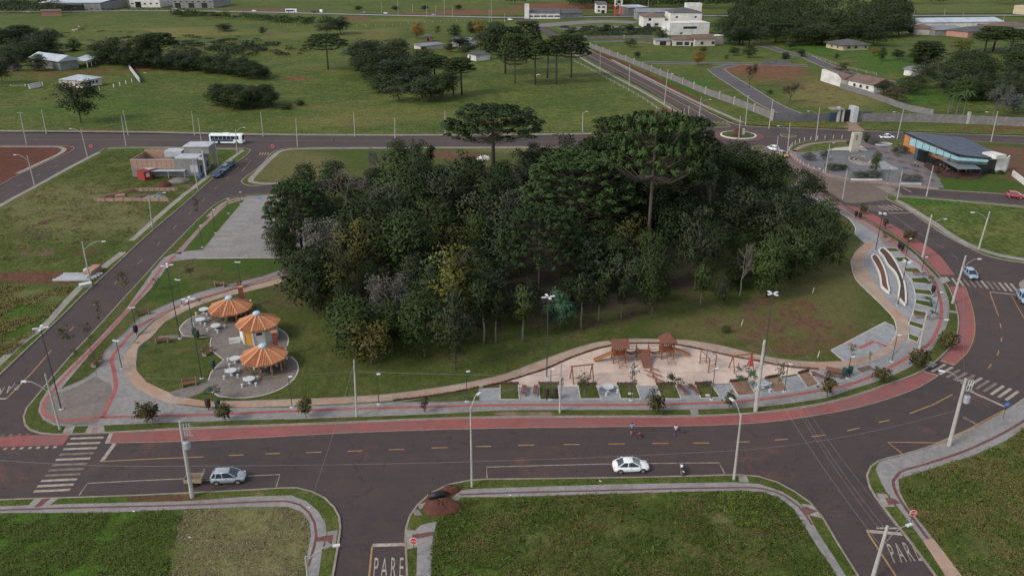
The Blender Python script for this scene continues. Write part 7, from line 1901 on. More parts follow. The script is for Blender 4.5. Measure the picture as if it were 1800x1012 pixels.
for i,(A,B,lb) in enumerate((((1129,648),(1159,656),'seesaw nearest the play towers'),((1132,658),(1164,666),'middle one of the three wooden seesaws'),((1137,667),(1169,676),'seesaw nearest the planting plots'))):
    a,b = G(*A,ZB),G(*B,ZB); d = b - a; L = d.length; t = empty('seesaw',lb,'seesaw',(a + b) / 2,math.atan2(d.y,d.x),'wooden seesaws')
    MB().beam((-L / 2,0,.78),(L / 2,0,.45),.16,.10).build('plank',PW,t); MB().box(-.12,-.12,0,.12,.12,.75).build('pivot_post',PW,t)
    for s in (-1,1): MB().beam((s * L * .38,-.2,.95 - .16 * s),(s * L * .38,.2,.95 - .16 * s),.05).build('handle',PW,t)
t = empty('white_ground_line','thin white posts stuck in the lawn','post') if False else None
for x,y,lb in ((1303,572,'thin white stake in the brown lawn behind the playground'),(1437,628,'thin white stake near the right lawn corner'),(1428,515,'thin white stake under the right end of the wood')):
    o = MB().lathe([(.05,0),(.05,1.1)],6).build('white_stake',WHITE); o.location = G(x,y,ZB); o.rotation_euler = (0,.15,0); tag(o,lb,'stake')

# ================================================================ POLES AND LAMPS
def upole(label,base,top,kind='plain',r=(.20,.12),arm=None,cross=0,trafo=False,mat=None,group='concrete utility poles',name='utility_pole',cat='pole',z=None):
    px,py = base; zz = (ZB if py > 234 else 0.05) if z is None else z
    g = GT(px,py) if (py < 234 and px < 1000) else G(px,py,zz)
    y = g.y; v = (top[1] - 506) / FPX; a = y * (SN + v * CS) / (CS - v * SN); h = CAMH - a - g.z
    t = empty(name,label,cat,g,0,group)
    u = (top[0] - 900) / FPX; X = u * (a * SN + y * CS) - g.x          # where the top leans
    X = max(-.5,min(.5,X))
    m = MB(); m.tube([(0,0,-.1),(X * .5,0,h * .5),(X,0,h)],[r[0],(r[0] + r[1]) / 2,r[1]],8); m.build('shaft',mat or CONCP,t)
    if arm:
        ax,ay,ah = arm          # end of the arm in metres from the shaft, height fraction
        e = Vector((X + ax,ay,h * ah + .9)); s = Vector((X * ah,0,h * ah - .6))
        m = MB().tube([s,s.lerp(e,.35) + Vector((0,0,.45)),s.lerp(e,.75) + Vector((0,0,.45)),e],.045,6); m.build('lamp_arm',STEEL,t)
        d = (e - s); d.z = 0; d.normalize(); c = e + d * .3
        MB().beam(e - d * .05,e + d * .65,.30,.14).build('lamp_head',LAMPH,t)
    for k in range(cross):
        zc = h - .25 - 1.1 * k
        cb = MB().beam((X - 1.0,0,zc),(X + 1.0,0,zc),.10,.12).build('crossarm',CONCP,t)
        for q in (-.9,-.4,.4,.9): MB().lathe([(.05,0),(.09,.08),(.05,.16),(.08,.22)],6,(X + q,0,zc + .06)).build('insulator',M('brown_insulator',(0.16,0.10,0.08)),cb)
    if trafo:
        zt_ = h * .66
        tr = MB().lathe([(.36,0),(.40,.1),(.40,.9),(.32,1.0)],12,(.62,-.15,zt_)).build('transformer',M('transformer_grey',(0.30,0.32,0.35),(0.24,0.26,0.28),.5),t)
        for q in (-.2,0,.2): MB().tube([(.62 + q,-.15,zt_ + 1.0),(.62 + q * 1.2,-.15,zt_ + 1.35)],.05,5).build('bushing',M('brown_insulator',(0.16,0.10,0.08)),tr)
        for q in (.35,.7,1.05): MB().tube([(X * .8 + q * .9,0,h * .83),(X * .8 + q * .9 + .1,-.1,h * .97)],.05,5).build('fuse_cutout',M('white_fuse',(0.5,0.5,0.52)),t)
        MB().beam((X * .8,0,h * .82),(X * .8 + 1.3,0,h * .82),.1).build('crossarm',STEEL,t); MB().beam((X * .9,0,h * .95),(X * .9 + 1.3,0,h * .95),.08).build('crossarm',STEEL,t)
    t['_h'] = h; t['_x'] = X
    return t
PL = {}
PL['tr1'] = upole('thick transformer pole beside the silver hatchback at the kerb',(338,873),(316,740),r=(.26,.16),trafo=True,cross=0)
PL['mid'] = upole('slim street pole in front, between the two bottom junction corners',(829.5,855),(827,714),r=(.14,.08),arm=(.7,1.2,.985),name='street_lamp',cat='street lamp',group='street lamp poles')
PL['mot'] = upole('street lamp pole right of the parked motorcycle',(1290,842),(1303,727),r=(.17,.10),arm=(-.6,1.5,.99),name='street_lamp',cat='street lamp',group='street lamp poles')
PL['tr2'] = upole('transformer pole on the pavement by the bus stop bend',(1668,783),(1698,665),r=(.27,.17),trafo=True,cross=1,arm=(-2.2,1.0,.95))
PL['se'] = upole('utility pole at the bottom right stop line',(1533,1018),(1560,924),r=(.22,.15),cross=1,arm=(2.6,1.2,.72))
PL['w1'] = upole('plain concrete pole on the walkway verge left of centre',(627,732),(622,632),r=(.15,.10))
PL['w2'] = upole('plain white concrete pole at the left end of the sand',(984,725),(986,638),r=(.15,.10))
PL['w3'] = upole('tallest thick pole on the verge before the playground',(1328,722),(1344,598),r=(.30,.18))
PL['w4'] = upole('concrete lamp pole in the lower fan-shaped plots',(1616,612),(1630,546),r=(.22,.14),arm=(3.2,.3,.60))
PL['e1'] = upole('concrete lamp pole at the crossing beside the silver-blue car',(1674,533),(1698,449),r=(.22,.14),arm=(2.6,.6,.8))
PL['e2'] = upole('concrete lamp pole at the outer edge of the north-east walk',(1621.5,452),(1638,377),r=(.24,.14),arm=(2.8,.4,.78))
PL['e3'] = upole('lamp pole on the grass triangle at the right',(1720,438),(1740,371.6),r=(.20,.12),arm=(-2.8,.6,.84))
for b,tp,ar,lb in (((1628,346),(1640.7,292),None,'pole on the right tip of the grass triangle'),((1577,351),(1586.7,298),None,'pole at the left tip of the grass triangle'),((1481,350),(1489.6,297),None,'pole beside the brown paved road and pink walk'),((1450.5,305),(1458.7,254),None,'pole at the lower left rim of the plaza'),((1434,248),(1441,189),(-3,.3,.8),'lamp pole at the north rim of the plaza'),
                      ((1577,244),(1588.8,191.5),(-2.5,.3,.8),'lamp pole behind the plaza near the white car'),((1742,249),(1754,196),(-3,.3,.88),'lamp pole behind the restaurant roof'),((1362.6,285.5),(1368,239),None,'pole at the inner side of the brown paved road'),((1384,271),(1389,216),(-3,.3,.8),'lamp pole before the roundabout at the plaza corner'),
                      ((1351.6,226),(1359,173),None,'pole at the estate wall right of the roundabout'),((1297.7,252),(1302,204),None,'pole standing just in front of the roundabout'),((1310.5,220),(1315,168),None,'pole with crossarm behind the roundabout'),((1227.8,221),(1232.7,169.7),(3,.3,.8),'lamp pole at the mouth of the straight avenue'),((1208,218),(1211.6,186),None,'short pole left of the avenue mouth, right one of two'),
                      ((1201.8,212),(1203,190),None,'short pole left of the avenue mouth, left one of two'),((1167.4,185),(1175,122),(1.8,.3,.8),'tall pole on the right kerb of the straight avenue'),((1105.7,153),(1107,114),None,'second pole up the left kerb of the straight avenue'),((1054.8,127),(1055.3,90),None,'third pole up the left kerb of the straight avenue'),((1009.8,105),(1010.5,88),None,'farthest pole up the left kerb of the straight avenue'),
                      ((1024,232.6),(1024.5,198),(1.0,.3,.9),'pole on the pasture edge behind the left araucaria crown'),((932,232),(932,194),None,'pole on the pasture edge behind the flat araucaria'),((783,239),(782,195),None,'pole on the pasture edge left of the flat araucaria'),((694.5,243),(694,207.6),None,'pole on the near kerb behind the wood, right one'),((624,240),(621.5,198),None,'pole on the pasture edge right of the pedestrian'),
                      ((523,258),(520,208),None,'pole on the near kerb of the long road right of the bus'),((462.6,240),(458,197),None,'pole on the pasture edge just right of the bus'),((417,270),(414,227),(2.2,.3,.93),'lamp pole in front of the bus'),((355.5,258),(348,208),None,'pole on the near kerb just left of the bus'),((342,238),(336.7,195),None,'pole on the pasture edge just left of the bus'),
                      ((221.6,257),(213,204),None,'near kerb pole, left one of the pair above the building lot'),((225.5,238),(216,194),None,'pasture edge pole, right one of the pair above the building lot'),((153.5,275),(142,227.7),(-3,.5,.9),'lamp pole at the corner of the building lot'),((46.8,254.5),(34.7,197),None,'pole with crossarm above the red earth lot'),((81.7,235),(72.7,192.7),None,'pasture edge pole right of the red earth lot'),
                      ((61,326),(47.6,274),(-3.2,.5,.9),'lamp pole at the left street beside the building lot'),((347.5,333),(338.8,278),None,'pole on the pavement in front of the unfinished house'),((268,400),(261,343),(3.0,.5,.93),'lamp pole on the pavement by the foundation walls'),((159,495),(144,424),(3.4,.5,.86),'lamp pole beside the orange brick stack'),((379,292),(374,262),None,'thin post between the unfinished house and the dark parked car'),
                      ((105.6,754),(79,657),(-3.0,.5,.72),'lamp pole on the left tip of the park'),((545,1040),(537,977),(2.6,.5,.98),'lamp pole cut off at the bottom left lot corner'),((1175,224),(1178,200),None,'short post near the avenue mouth by the pasture')):
    k = 1 if 'crossarm' in lb else 0
    upole(lb,b,tp,arm=ar,r=(.17,.10),cross=k)
for b,tp,lb in (((864,41),(863,-8),'tallest white pole by the far highway'),((887,39),(887,24),'short pole right of the tall white far pole'),((860,40),(860,18),'pole just left of the tall white far pole'),((795,30),(795,12),'pole on the far verge of the highway, fifth'),((781,26),(781,0),'tall pole beside the dirt track'),((766,22),(766,10),'short pole left of the dirt track'),((750,31),(750,7),'pole at the highway near the dark car'),((725,22),(725,8),'thin pole beyond the highway near the white car'),
                  ((700,28),(699,0),'tall pole beyond the highway near the round bush'),((671,23),(670,4),'thin pole beyond the highway near the dark tree'),((188,12),(187,-4),'pole right of the green warehouse'),((211,11),(210,-4),'pole left of the white factory'),((1139,30),(1139,-2),'mast behind the white villas'),((1217,24),(1216,6),'pole behind the large white house'),((1604,38),(1609,14),'pole left of the long pale shed'),((1764,37),(1762,26),'pole right of the long pale shed'),((1692,34),(1692,22),'pole behind the long pale shed'),((1660,28),(1659,16),'thin pole behind the long pale shed')):
    upole(lb,b,tp,r=(.20,.14),group='far highway poles')
def plamp(label,base,top,heads=1,r=(.075,.05)):
    g = G(*base,ZB); y = g.y; v = (top[1] - 506) / FPX; a = y * (SN + v * CS) / (CS - v * SN); h = CAMH - a - ZB
    t = empty('park_lamp',label,'park lamp',g,random.uniform(-.3,.3),'dark park lamps')
    MB().tube([(0,0,0),(0,0,h)],list(r),8).build('post',DSTEEL,t)
    MB().lathe([(.32,0),(.32,.06),(.12,.12)],8).build('base',SLAB,t)
    if heads == 4:
        for k in range(4):
            a = k * 1.5708 + .3; MB().beam((.05 * math.cos(a),.05 * math.sin(a),h - .05),(.35 * math.cos(a),.35 * math.sin(a),h),.05).beam((.3 * math.cos(a),.3 * math.sin(a),h + .02),(.95 * math.cos(a),.95 * math.sin(a),h + .06),.32,.10).build('lamp_head',LAMPH,t)
    else:
        for k in range(heads):
            a = k * 3.1416; MB().beam((.02 * math.cos(a),0,h),(.55 * math.cos(a),0,h + .08),.26,.09).build('lamp_head',LAMPH,t)
    return t
for b,tp,n,lb in (((316.6,595),(294,467),4,'tall dark lamp at the top of the round lawn by the paved neck'),((354.7,665),(334,526),4,'tall dark lamp at the right edge of the round lawn'),((108,719),(67,577),4,'tall dark lamp on the paved left tip'),((961,663),(965,522),4,'tall four-headed lamp at the left end of the playground'),((1341,642),(1354,516),4,'tall four-headed lamp right of the playground'),
                     ((1539,441),(1549.5,375.5),4,'tall dark lamp above the white planters'),((1578,537),(1597,460),4,'tall dark lamp at the foot of the white planters'),((1432,343),(1439,297),1,'slender dark lamp by the pink walk at the wood'),((320,537),(313.5,492),2,'small lamp on the curved path above the tall lamp'),((424,505),(421.5,461),2,'small lamp on the grass above the topmost pavilion'),((238,573),(231,541),2,'small lamp beside the black bin on the curved path'),
                     ((214.6,648),(204,599),2,'small lamp at the outer bend of the beige path'),((513.5,715.5),(508,662),1,'small lamp below right of the terrace'),((666,710),(663.6,657),1,'small lamp on the walkway left of the lawn wedge'),((820.6,705.6),(819,653),1,'small lamp on the lawn wedge'),((967.4,702),(970.7,649),1,'small lamp between the two brown bins'),((1109,703),(1113,649),1,'small lamp before the plot left of the seesaws'),
                     ((1250.6,702),(1257,648),1,'small lamp before the bicycle plot'),((1378.5,688),(1386,640),1,'small lamp between the plots right of the tall pole'),((1489,664.5),(1494,627),1,'small lamp at the green bins'),((1567.5,635.5),(1575,589),1,'small lamp at the beige path bend'),((1643,553),(1652,514),1,'small lamp beside the bins in the fan-shaped plots'),((1620,478),(1622,452),1,'small lamp in the upper fan-shaped plots'),((1590,461),(1592,420),1,'thin lamp beside the first black bins'),
                     ((356,434.6),(352,397),1,'slim lamp on the green strip, nearest the car park entrance'),((379,409.6),(375,369),1,'slim lamp on the green strip, second from the entrance'),((402,375),(399.6,350),1,'slim lamp on the green strip, third from the entrance'),((423.5,358),(422,338),1,'slim lamp at the top of the green strip'),((1460,275),(1462,252),1,'thin lamp on the plaza near the cream totem'),((1560,322),(1562,296),1,'thin lamp at the front of the plaza')):
    plamp(lb,b,tp,n,(.09,.06) if n == 4 else (.06,.045))
# wires
def wire(label,a,b,sag,r=.022):
    pts = [a.lerp(b,i / 14) - Vector((0,0,sag * 4 * (i / 14) * (1 - i / 14))) for i in range(15)]
    o = MB().tube(pts,r * .62,4,cap=False).build('power_cable',WIREM); tag(o,label,'cable','overhead cables'); return o
WIREM = M('grey_cable',(0.20,0.20,0.21),(0.14,0.14,0.15),.6)
def tp_(k,f=1.0,dx=0): t = PL[k]; return Vector((t.location.x + t['_x'] * f + dx,t.location.y,t.location.z + t['_h'] * f))
wire('light cable low across the lawn from the left pole to the tall thick pole',tp_('w1',.80),tp_('w3',.60),.7,.03)
wire('cable from the left verge pole back over the terrace',tp_('w1',.80),Vector((G(105.6,754).x,G(105.6,754).y,8.0)),.7)
wire('cable from the thick playground pole to the curved plots',tp_('w3',.6),tp_('w4',.95),.6)
for k,dx in enumerate((-.9,-.3,.9)):
    wire('%s of the three long cables above the front road, left stretch' % ('first','second','third')[k],tp_('tr1',.97,dx * .3),tp_('w3',.97 - .03 * k,dx * .3),1.6,.016)
    wire('%s of the three cables crossing the junction at the bottom right' % ('first','second','third')[k],tp_('se',.98,dx),tp_('w3',.95,dx * .4),1.0,.018)
wire('pale cable sagging along the middle of the front road',tp_('tr1',.42),tp_('mot',.45),.5,.028)
wire('pale cable sagging from the motorcycle pole to the bus stop transformer',tp_('mot',.45),tp_('tr2',.55),.9,.026)
wire('pale cable from the front left transformer pole out of the frame',tp_('tr1',.42),tp_('tr1',.42) + Vector((-34,3,0)),.7,.026)
wire('pale cable hanging from the left verge pole to the lower left corner',tp_('w1',.95),G(545,1040) + Vector((0,0,8)),.6,.028)
wire('single cable from the bottom right pole over the junction',tp_('se',.62),tp_('w3',.62),.8,.026)
wire('cable between the bus stop transformer and the bottom right pole',tp_('tr2',.93),tp_('e1',.9),.9,.018)

# ================================================================ VEHICLES
TYRE = M('tyre_rubber',(0.022,0.022,0.024),(0.016,0.016,0.017),.8); RIMM = M('wheel_rim',(0.32,0.32,0.33),(0.25,0.25,0.26),.35,metal=.5)
CGL = M('car_glass',(0.018,0.030,0.045),(0.012,0.022,0.034),0.06,spec=.8); HL = M('headlight',(0.45,0.48,0.52),(0.35,0.38,0.42),.15,spec=.8); TL = M('tail_light',(0.30,0.02,0.02),(0.22,0.015,0.015),.3)
def car(label,paint,kind='sedan',L=4.3,Wd=1.72,roofm=None,group=None,two=None):
    t = empty('parked_car',label,'car',group=group)
    hw = Wd / 2; s = L / 4.3
    low = {'sedan': [(-2.15,.50,.62,.35),(-2.05,.80,.92,.26),(-1.55,.86,.98,.20),(-.9,.86,.95,.18),(.6,.86,.93,.18),(1.25,.85,.90,.20),(1.75,.80,.80,.24),(2.05,.68,.68,.28),(2.15,.48,.55,.34)],
           'hatch': [(-2.15,.62,.90,.40),(-2.08,.80,1.02,.28),(-1.6,.86,1.02,.20),(-.9,.86,.98,.18),(.6,.86,.96,.18),(1.2,.85,.95,.20),(1.7,.81,.87,.24),(2.03,.70,.74,.28),(2.15,.50,.60,.34)],
           'pickup': [(-2.15,.72,.90,.45),(-2.1,.82,1.02,.35),(-1.6,.86,1.02,.30),(-.5,.86,1.02,.28),(.6,.86,1.02,.28),(1.2,.85,1.02,.28),(1.7,.82,.96,.30),(2.05,.74,.86,.34),(2.15,.56,.70,.40)],
           'suv': [(-2.15,.70,.95,.45),(-2.08,.82,1.08,.32),(-1.6,.86,1.08,.24),(-.9,.86,1.05,.22),(.6,.86,1.03,.22),(1.2,.85,1.02,.24),(1.7,.81,.95,.28),(2.03,.72,.84,.32),(2.15,.54,.68,.38)]}[kind]
    k = hw / .86; m = MB(); ring = []
    for (x,w,ht,zb) in low:
        w *= k; x *= s; crown = .06
        pr = [(w * .80,zb),(w * .97,zb + .12),(w,(zb + ht) / 2),(w * .97,ht - .07),(w * .86,ht)]
        ring.append([(x,-a,z) for a,z in pr] + [(x,0,ht + crown)] + [(x,a,z) for a,z in reversed(pr)])
    n = len(ring[0]); vs = [p for r in ring for p in r]; fs = []
    for i in range(len(ring) - 1):
        for j in range(n):
            j2 = (j + 1) % n; fs.append((i * n + j,i * n + j2,(i + 1) * n + j2,(i + 1) * n + j))
    fs.append(tuple(range(n))); fs.append(tuple((len(ring) - 1) * n + j for j in range(n))[::-1])
    m.add(vs,fs); m.build('body',paint,t,True)
    # greenhouse
    gh = {'sedan': (-1.78,-.92,.22,1.22,.90,1.43),'hatch': (-2.04,-1.62,.25,1.28,.95,1.50),'pickup': (-.62,-.42,.55,1.12,1.0,1.68),'suv': (-2.0,-1.7,.30,1.12,1.05,1.66)}[kind]
    xr,xtr,xtf,xf,zb,zt = [v * s for v in gh[:4]] + list(gh[4:])
    wb,wt = hw * .92,hw * .72
    Bp = [(xr,-wb),(xf,-wb),(xf,wb),(xr,wb)]; Tp = [(xtr,-wt),(xtf,-wt),(xtf,wt),(xtr,wt)]
    m = MB()
    m.add([(*Bp[0],zb),(*Bp[1],zb),(*Bp[2],zb),(*Bp[3],zb),(*Tp[0],zt),(*Tp[1],zt),(*Tp[2],zt),(*Tp[3],zt)],[(0,1,5,4),(1,2,6,5),(2,3,7,6),(3,0,4,7)]); m.build('glasshouse',CGL,t)
    rp = roofm or paint; m = MB(); e = .06
    m.add([(Tp[0][0] - .02,-wt - .02,zt),(Tp[1][0] + .02,-wt - .02,zt),(Tp[1][0] + .02,wt + .02,zt),(Tp[0][0] - .02,wt + .02,zt),(Tp[0][0] + .1,-wt * .8,zt + e),(Tp[1][0] - .1,-wt * .8,zt + e),(Tp[1][0] - .1,wt * .8,zt + e),(Tp[0][0] + .1,wt * .8,zt + e)],[(4,5,6,7),(0,1,5,4),(1,2,6,5),(2,3,7,6),(3,0,4,7),(3,2,1,0)]); m.build('roof',rp,t,True)
    for sg in (-1,1):
        for a,b in (((xr,sg * wb),(xtr,sg * wt)),((xf,sg * wb),(xtf,sg * wt)),((xf * .15 + xr * .35,sg * wb),(xtf * .15 + xtr * .45,sg * wt))):
            MB().beam((a[0],a[1],zb - .02),(b[0],b[1],zt + .01),.09,.07).build('pillar',rp,t)
        if kind in ('hatch','suv'): MB().beam((xr + .55 * s,sg * wb,zb - .02),(xtr + .35 * s,sg * wt,zt),.20,.07).build('pillar',rp,t)
    for x in (-1.35 * s,1.33 * s):
        for sg in (-1,1):
            wz = .31 if kind in ('sedan','hatch') else .36
            w_ = MB(); y0,y1 = sorted((sg * (hw - .16),sg * (hw + .01))); n_ = 16; vs = [(x + wz * math.cos(a * math.pi / 8),y,wz + wz * math.sin(a * math.pi / 8)) for y in (y0,y1) for a in range(16)]
            w_.add(vs,[(a,(a + 1) % 16,16 + (a + 1) % 16,16 + a) for a in range(16)] + [tuple(range(16))[::-1],tuple(range(16,32))]); wh = w_.build('wheel',TYRE,t)
            y2 = sg * (hw + .013); rm = MB(); rr = wz * .64; vs = [(x + rr * math.cos(a * math.pi / 5),y2,wz + rr * math.sin(a * math.pi / 5)) for a in range(10)] + [(x,y2 + sg * .015,wz)]
            rm.add(vs,[((a + 1) % 10,a,10) if sg > 0 else (a,(a + 1) % 10,10) for a in range(10)]); rm.build('rim',RIMM,wh)
            ar = MB(); ar.tube([(x + (wz + .05) * math.cos(a * math.pi / 8),sg * (hw - .02),wz + (wz + .05) * math.sin(a * math.pi / 8)) for a in range(9)],.045,5); ar.build('wheel_arch',BLACK,t)
    zf = low[-2][2]; 
    for sg in (-1,1):
        MB().beam((2.00 * s,sg * hw * .62,zf - .03),(1.82 * s,sg * hw * .88,zf + .03),.14,.13).build('headlight',HL,t)
        MB().beam((-2.08 * s,sg * hw * .62,low[1][2] - .12),(-1.98 * s,sg * hw * .88,low[1][2] - .10),.12,.16).build('tail_light',TL,t)
        MB().box(.78 * s,sg * (hw + .07) - .08,zb,.92 * s,sg * (hw + .07) + .08,zb + .13).build('mirror',paint,t)
        MB().beam((-.2,sg * (hw + .002),zb - .12),(.0,sg * (hw + .002),zb - .12),.03,.03).build('door_handle',BLACK,t)
    MB().box(2.10 * s,-.42,.36,2.165 * s,.42,.52).build('grille',BLACK,t); MB().box(-2.17 * s,-.25,.50,-2.13 * s,.25,.62).build('number_plate',M('plate',(0.4,0.4,0.4)),t)
    if kind == 'pickup': MB().box(-2.0 * s,-hw * .82,1.035,-.68 * s,hw * .82,1.09).build('load_bed_cover',BLACK,t)
    return t
SILV = carpaint('silver_paint',(0.36,0.40,0.45),.3,.35); WHT = carpaint('white_paint',(0.72,0.74,0.76)); LBL = carpaint('light_blue_paint',(0.30,0.38,0.47),.3,.3); DBL = carpaint('dark_blue_paint',(0.025,0.055,0.13)); MBL = carpaint('mid_blue_grey_paint',(0.10,0.17,0.24)); TEA = carpaint('dark_teal_paint',(0.022,0.055,0.075)); REDC = carpaint('red_paint',(0.35,0.015,0.02)); YEL = carpaint('yellow_paint',(0.45,0.26,0.03)); GRYC = carpaint('grey_paint',(0.12,0.14,0.16)); SLVR = carpaint('silver_roof_paint',(0.30,0.33,0.38))
def put(o,A,B,z=0.0):
    """stand a vehicle with its rear at A and nose at B"""
    a,b = G(A[0],A[1],z),G(B[0],B[1],z); o.location = (a + b) / 2; d = b - a; o.rotation_euler = (0,0,math.atan2(d.y,d.x)); return o
put(car('silver hatchback parked at the kerb on the front road',SILV,'hatch',3.95),(373,846),(433,843))
put(car('white sedan parked in the front bay near the motorcycle',WHT,'sedan',4.35),(1077,826),(1139,824))
put(car('silver-blue car driving over the upper right crossing',LBL,'hatch',3.9),(1698,480),(1712,494))
put(car('grey-blue car cut by the right edge of the picture',LBL,'suv',4.3),(1791,519),(1806,540))
put(car('dark blue pickup nearest of the three parked by the unfinished house',DBL,'pickup',4.9,1.8),(391,304),(377,316.5))
put(car('grey-blue car in the middle of the three parked by the unfinished house',MBL,'suv',4.2),(401,296.5),(390,305.5))
put(car('dark teal car farthest of the three parked by the unfinished house',TEA,'sedan',4.3),(411,289),(400,297))
put(car('white car heading to the roundabout on the paved road',WHT,'suv',4.2),(1364,266.5),(1352,262.5))
put(car('yellow and silver van behind the white car at the roundabout',YEL,'suv',4.5,1.8,SLVR),(1366,272),(1384,279))
put(car('white car with a dark load on the road behind the plaza',WHT,'pickup',4.8),(1547,244.5),(1569,244.5))
put(car('red car at the right edge on the side road',REDC,'hatch',4.0),(1772,346),(1796,349))
put(car('white car parked by the farmhouse behind the lone tree',WHT,'hatch',4.2),(154,152),(168,152),0.05)
for A,B,z,p,lb in (((440,20.5),(454,21),.2,WHT,'white car at the far highway near the white coach'),((634,22.8),(648,23.4),.2,GRYC,'dark car on the far highway right of the truck'),((674,24.5),(682,25),.2,WHT,'small white car on the far highway'),((757,27.5),(768,28),.2,MBL,'blue car on the far highway near the tall poles'),((893,36),(901,36.6),.2,WHT,'white van on the far highway at the avenue end'),((302,17),(312,17),.2,WHT,'white car in front of the grey factory'),((45,22.5),(56,22.5),.2,SILV,'pale car by the thicket at the far top left')):
    put(car(lb,p,'suv' if 'van' in lb else 'sedan',4.6),A,B,z)
def bus(label,L,A,B,z,body=None,windows=True):
    t = empty('city_bus',label,'bus'); hw = 1.27; H_ = 3.15; b = body or WHT
    m = MB(); prof = [(-hw,.35),(-hw,2.75),(-hw * .93,3.02),(-hw * .7,H_),(hw * .7,H_),(hw * .93,3.02),(hw,2.75),(hw,.35)]
    st = [(-L / 2,.97),(-L / 2 + .15,1.0),(L / 2 - .35,1.0),(L / 2,.95)]; vs = []; n = len(prof)
    for x,k in st: vs += [(x,y * k,z_ if z_ < 1 else .35 + (z_ - .35) * (1 if x < L / 2 else .97)) for y,z_ in prof]
    fs = [tuple(range(n)),tuple(3 * n + i for i in range(n))[::-1]] + [(i * n + j,i * n + (j + 1) % n,(i + 1) * n + (j + 1) % n,(i + 1) * n + j)[::-1] for i in range(3) for j in range(n)]
    m.add(vs,fs); m.build('body',b,t)
    nw = int(L / 1.5)
    for sg in (-1,1):
        for k in range(nw):
            x0 = -L / 2 + .4 + k * (L - 1.4) / nw; x1 = x0 + (L - 1.4) / nw - .08; y0,y1 = sorted((sg * hw * .985,sg * (hw + .012)))
            MB().box(x0,y0,1.55,x1,y1,2.65).build('window',CGL,t)
        y0,y1 = sorted((sg * hw * .985,sg * (hw + .008))); MB().box(-L / 2 + .5,y0,.9,L * .22,y1,1.5).build('blue_band',M('navy_band',(0.02,0.035,0.09)),t)
        for x in (-L * .22,L * .32):
            y0,y1 = sorted((sg * (hw - .25),sg * (hw + .015))); w_ = MB(); vs = [(x + .48 * math.cos(a * math.pi / 8),y,.48 + .48 * math.sin(a * math.pi / 8)) for y in (y0,y1) for a in range(16)]
            w_.add(vs,[(a,(a + 1) % 16,16 + (a + 1) % 16,16 + a) for a in range(16)] + [tuple(range(16))[::-1],tuple(range(16,32))]); wh = w_.build('wheel',TYRE,t)
            y2 = sg * (hw + .02); MB().add([(x + .26 * math.cos(a * math.pi / 5),y2,.48 + .26 * math.sin(a * math.pi / 5)) for a in range(10)],[tuple(range(10)) if sg < 0 else tuple(range(10))[::-1]])
    MB().box(L / 2 - .06,-hw * .85,1.3,L / 2 + .012,hw * .85,2.7).build('windshield',CGL,t); MB().box(-1.2,-.6,H_,1.0,.6,H_ + .2).build('roof_hatch',b,t)
    for sg in (-1,1): MB().box(L / 2 - .03,sg * .85 - .2,.7,L / 2 + .02,sg * .85 + .2,.92).build('headlight',HL,t)
    return put(t,A,B,z)
bus('white city bus with dark windows and navy band on the long road',10.5,(368,252),(433,252.5),0)
bus('white coach on the far highway',11.0,(502,22.3),(523,22.5),.2)
t = empty('lorry','lorry with a white cab and dark load on the far highway','lorry'); MB().box(2.2,-1.2,.5,4.4,1.2,3.2).build('cab',WHT,t); MB().box(-6.5,-1.2,.9,2.0,1.2,2.0).build('load',M('dark_load',(0.05,0.04,0.04)),t)
for x in (-5,-3.6,3): MB().box(x - .5,-1.22,0,x + .5,1.22,1.0).build('wheel',TYRE,t)
put(t,(547,23),(572,23.5),.2)
t = empty('small_trailer','small brown box trailer behind the transformer pole','trailer',G(343,849),.05)
MB().box(-1.0,-.65,.45,1.0,.65,.52).build('floor',M('trailer_brown',(0.18,0.13,0.09)),t)
TRW = M('trailer_side',(0.30,0.24,0.17),(0.22,0.17,0.12))
for a,b in (((-1,-.65),(1,-.65)),((-1,.65),(1,.65)),((-1,-.65),(-1,.65)),((1,-.65),(1,.65))): MB().beam((*a,.75),(*b,.75),.05,.5).build('side_board',TRW,t)
for sg in (-1,1): w_ = MB().tube([(0,sg * .72,.3),(0,sg * .86,.3)],.3,12); w_.build('wheel',TYRE,t)
MB().tube([(1.0,0,.45),(1.9,0,.4)],.04,6).build('drawbar',STEEL,t); MB().beam((1.0,-.6,.9),(1.15,-.6,1.6),.05).beam((1.0,.6,.9),(1.15,.6,1.6),.05).beam((1.15,-.6,1.6),(1.15,.6,1.6),.05).build('front_frame',STEEL,t)
def wheel(m,x,z,r,th=.05,y=0): m.tube([(x + r * math.cos(a * math.pi / 8),y,z + r * math.sin(a * math.pi / 8)) for a in range(17)],th,5,cap=False)
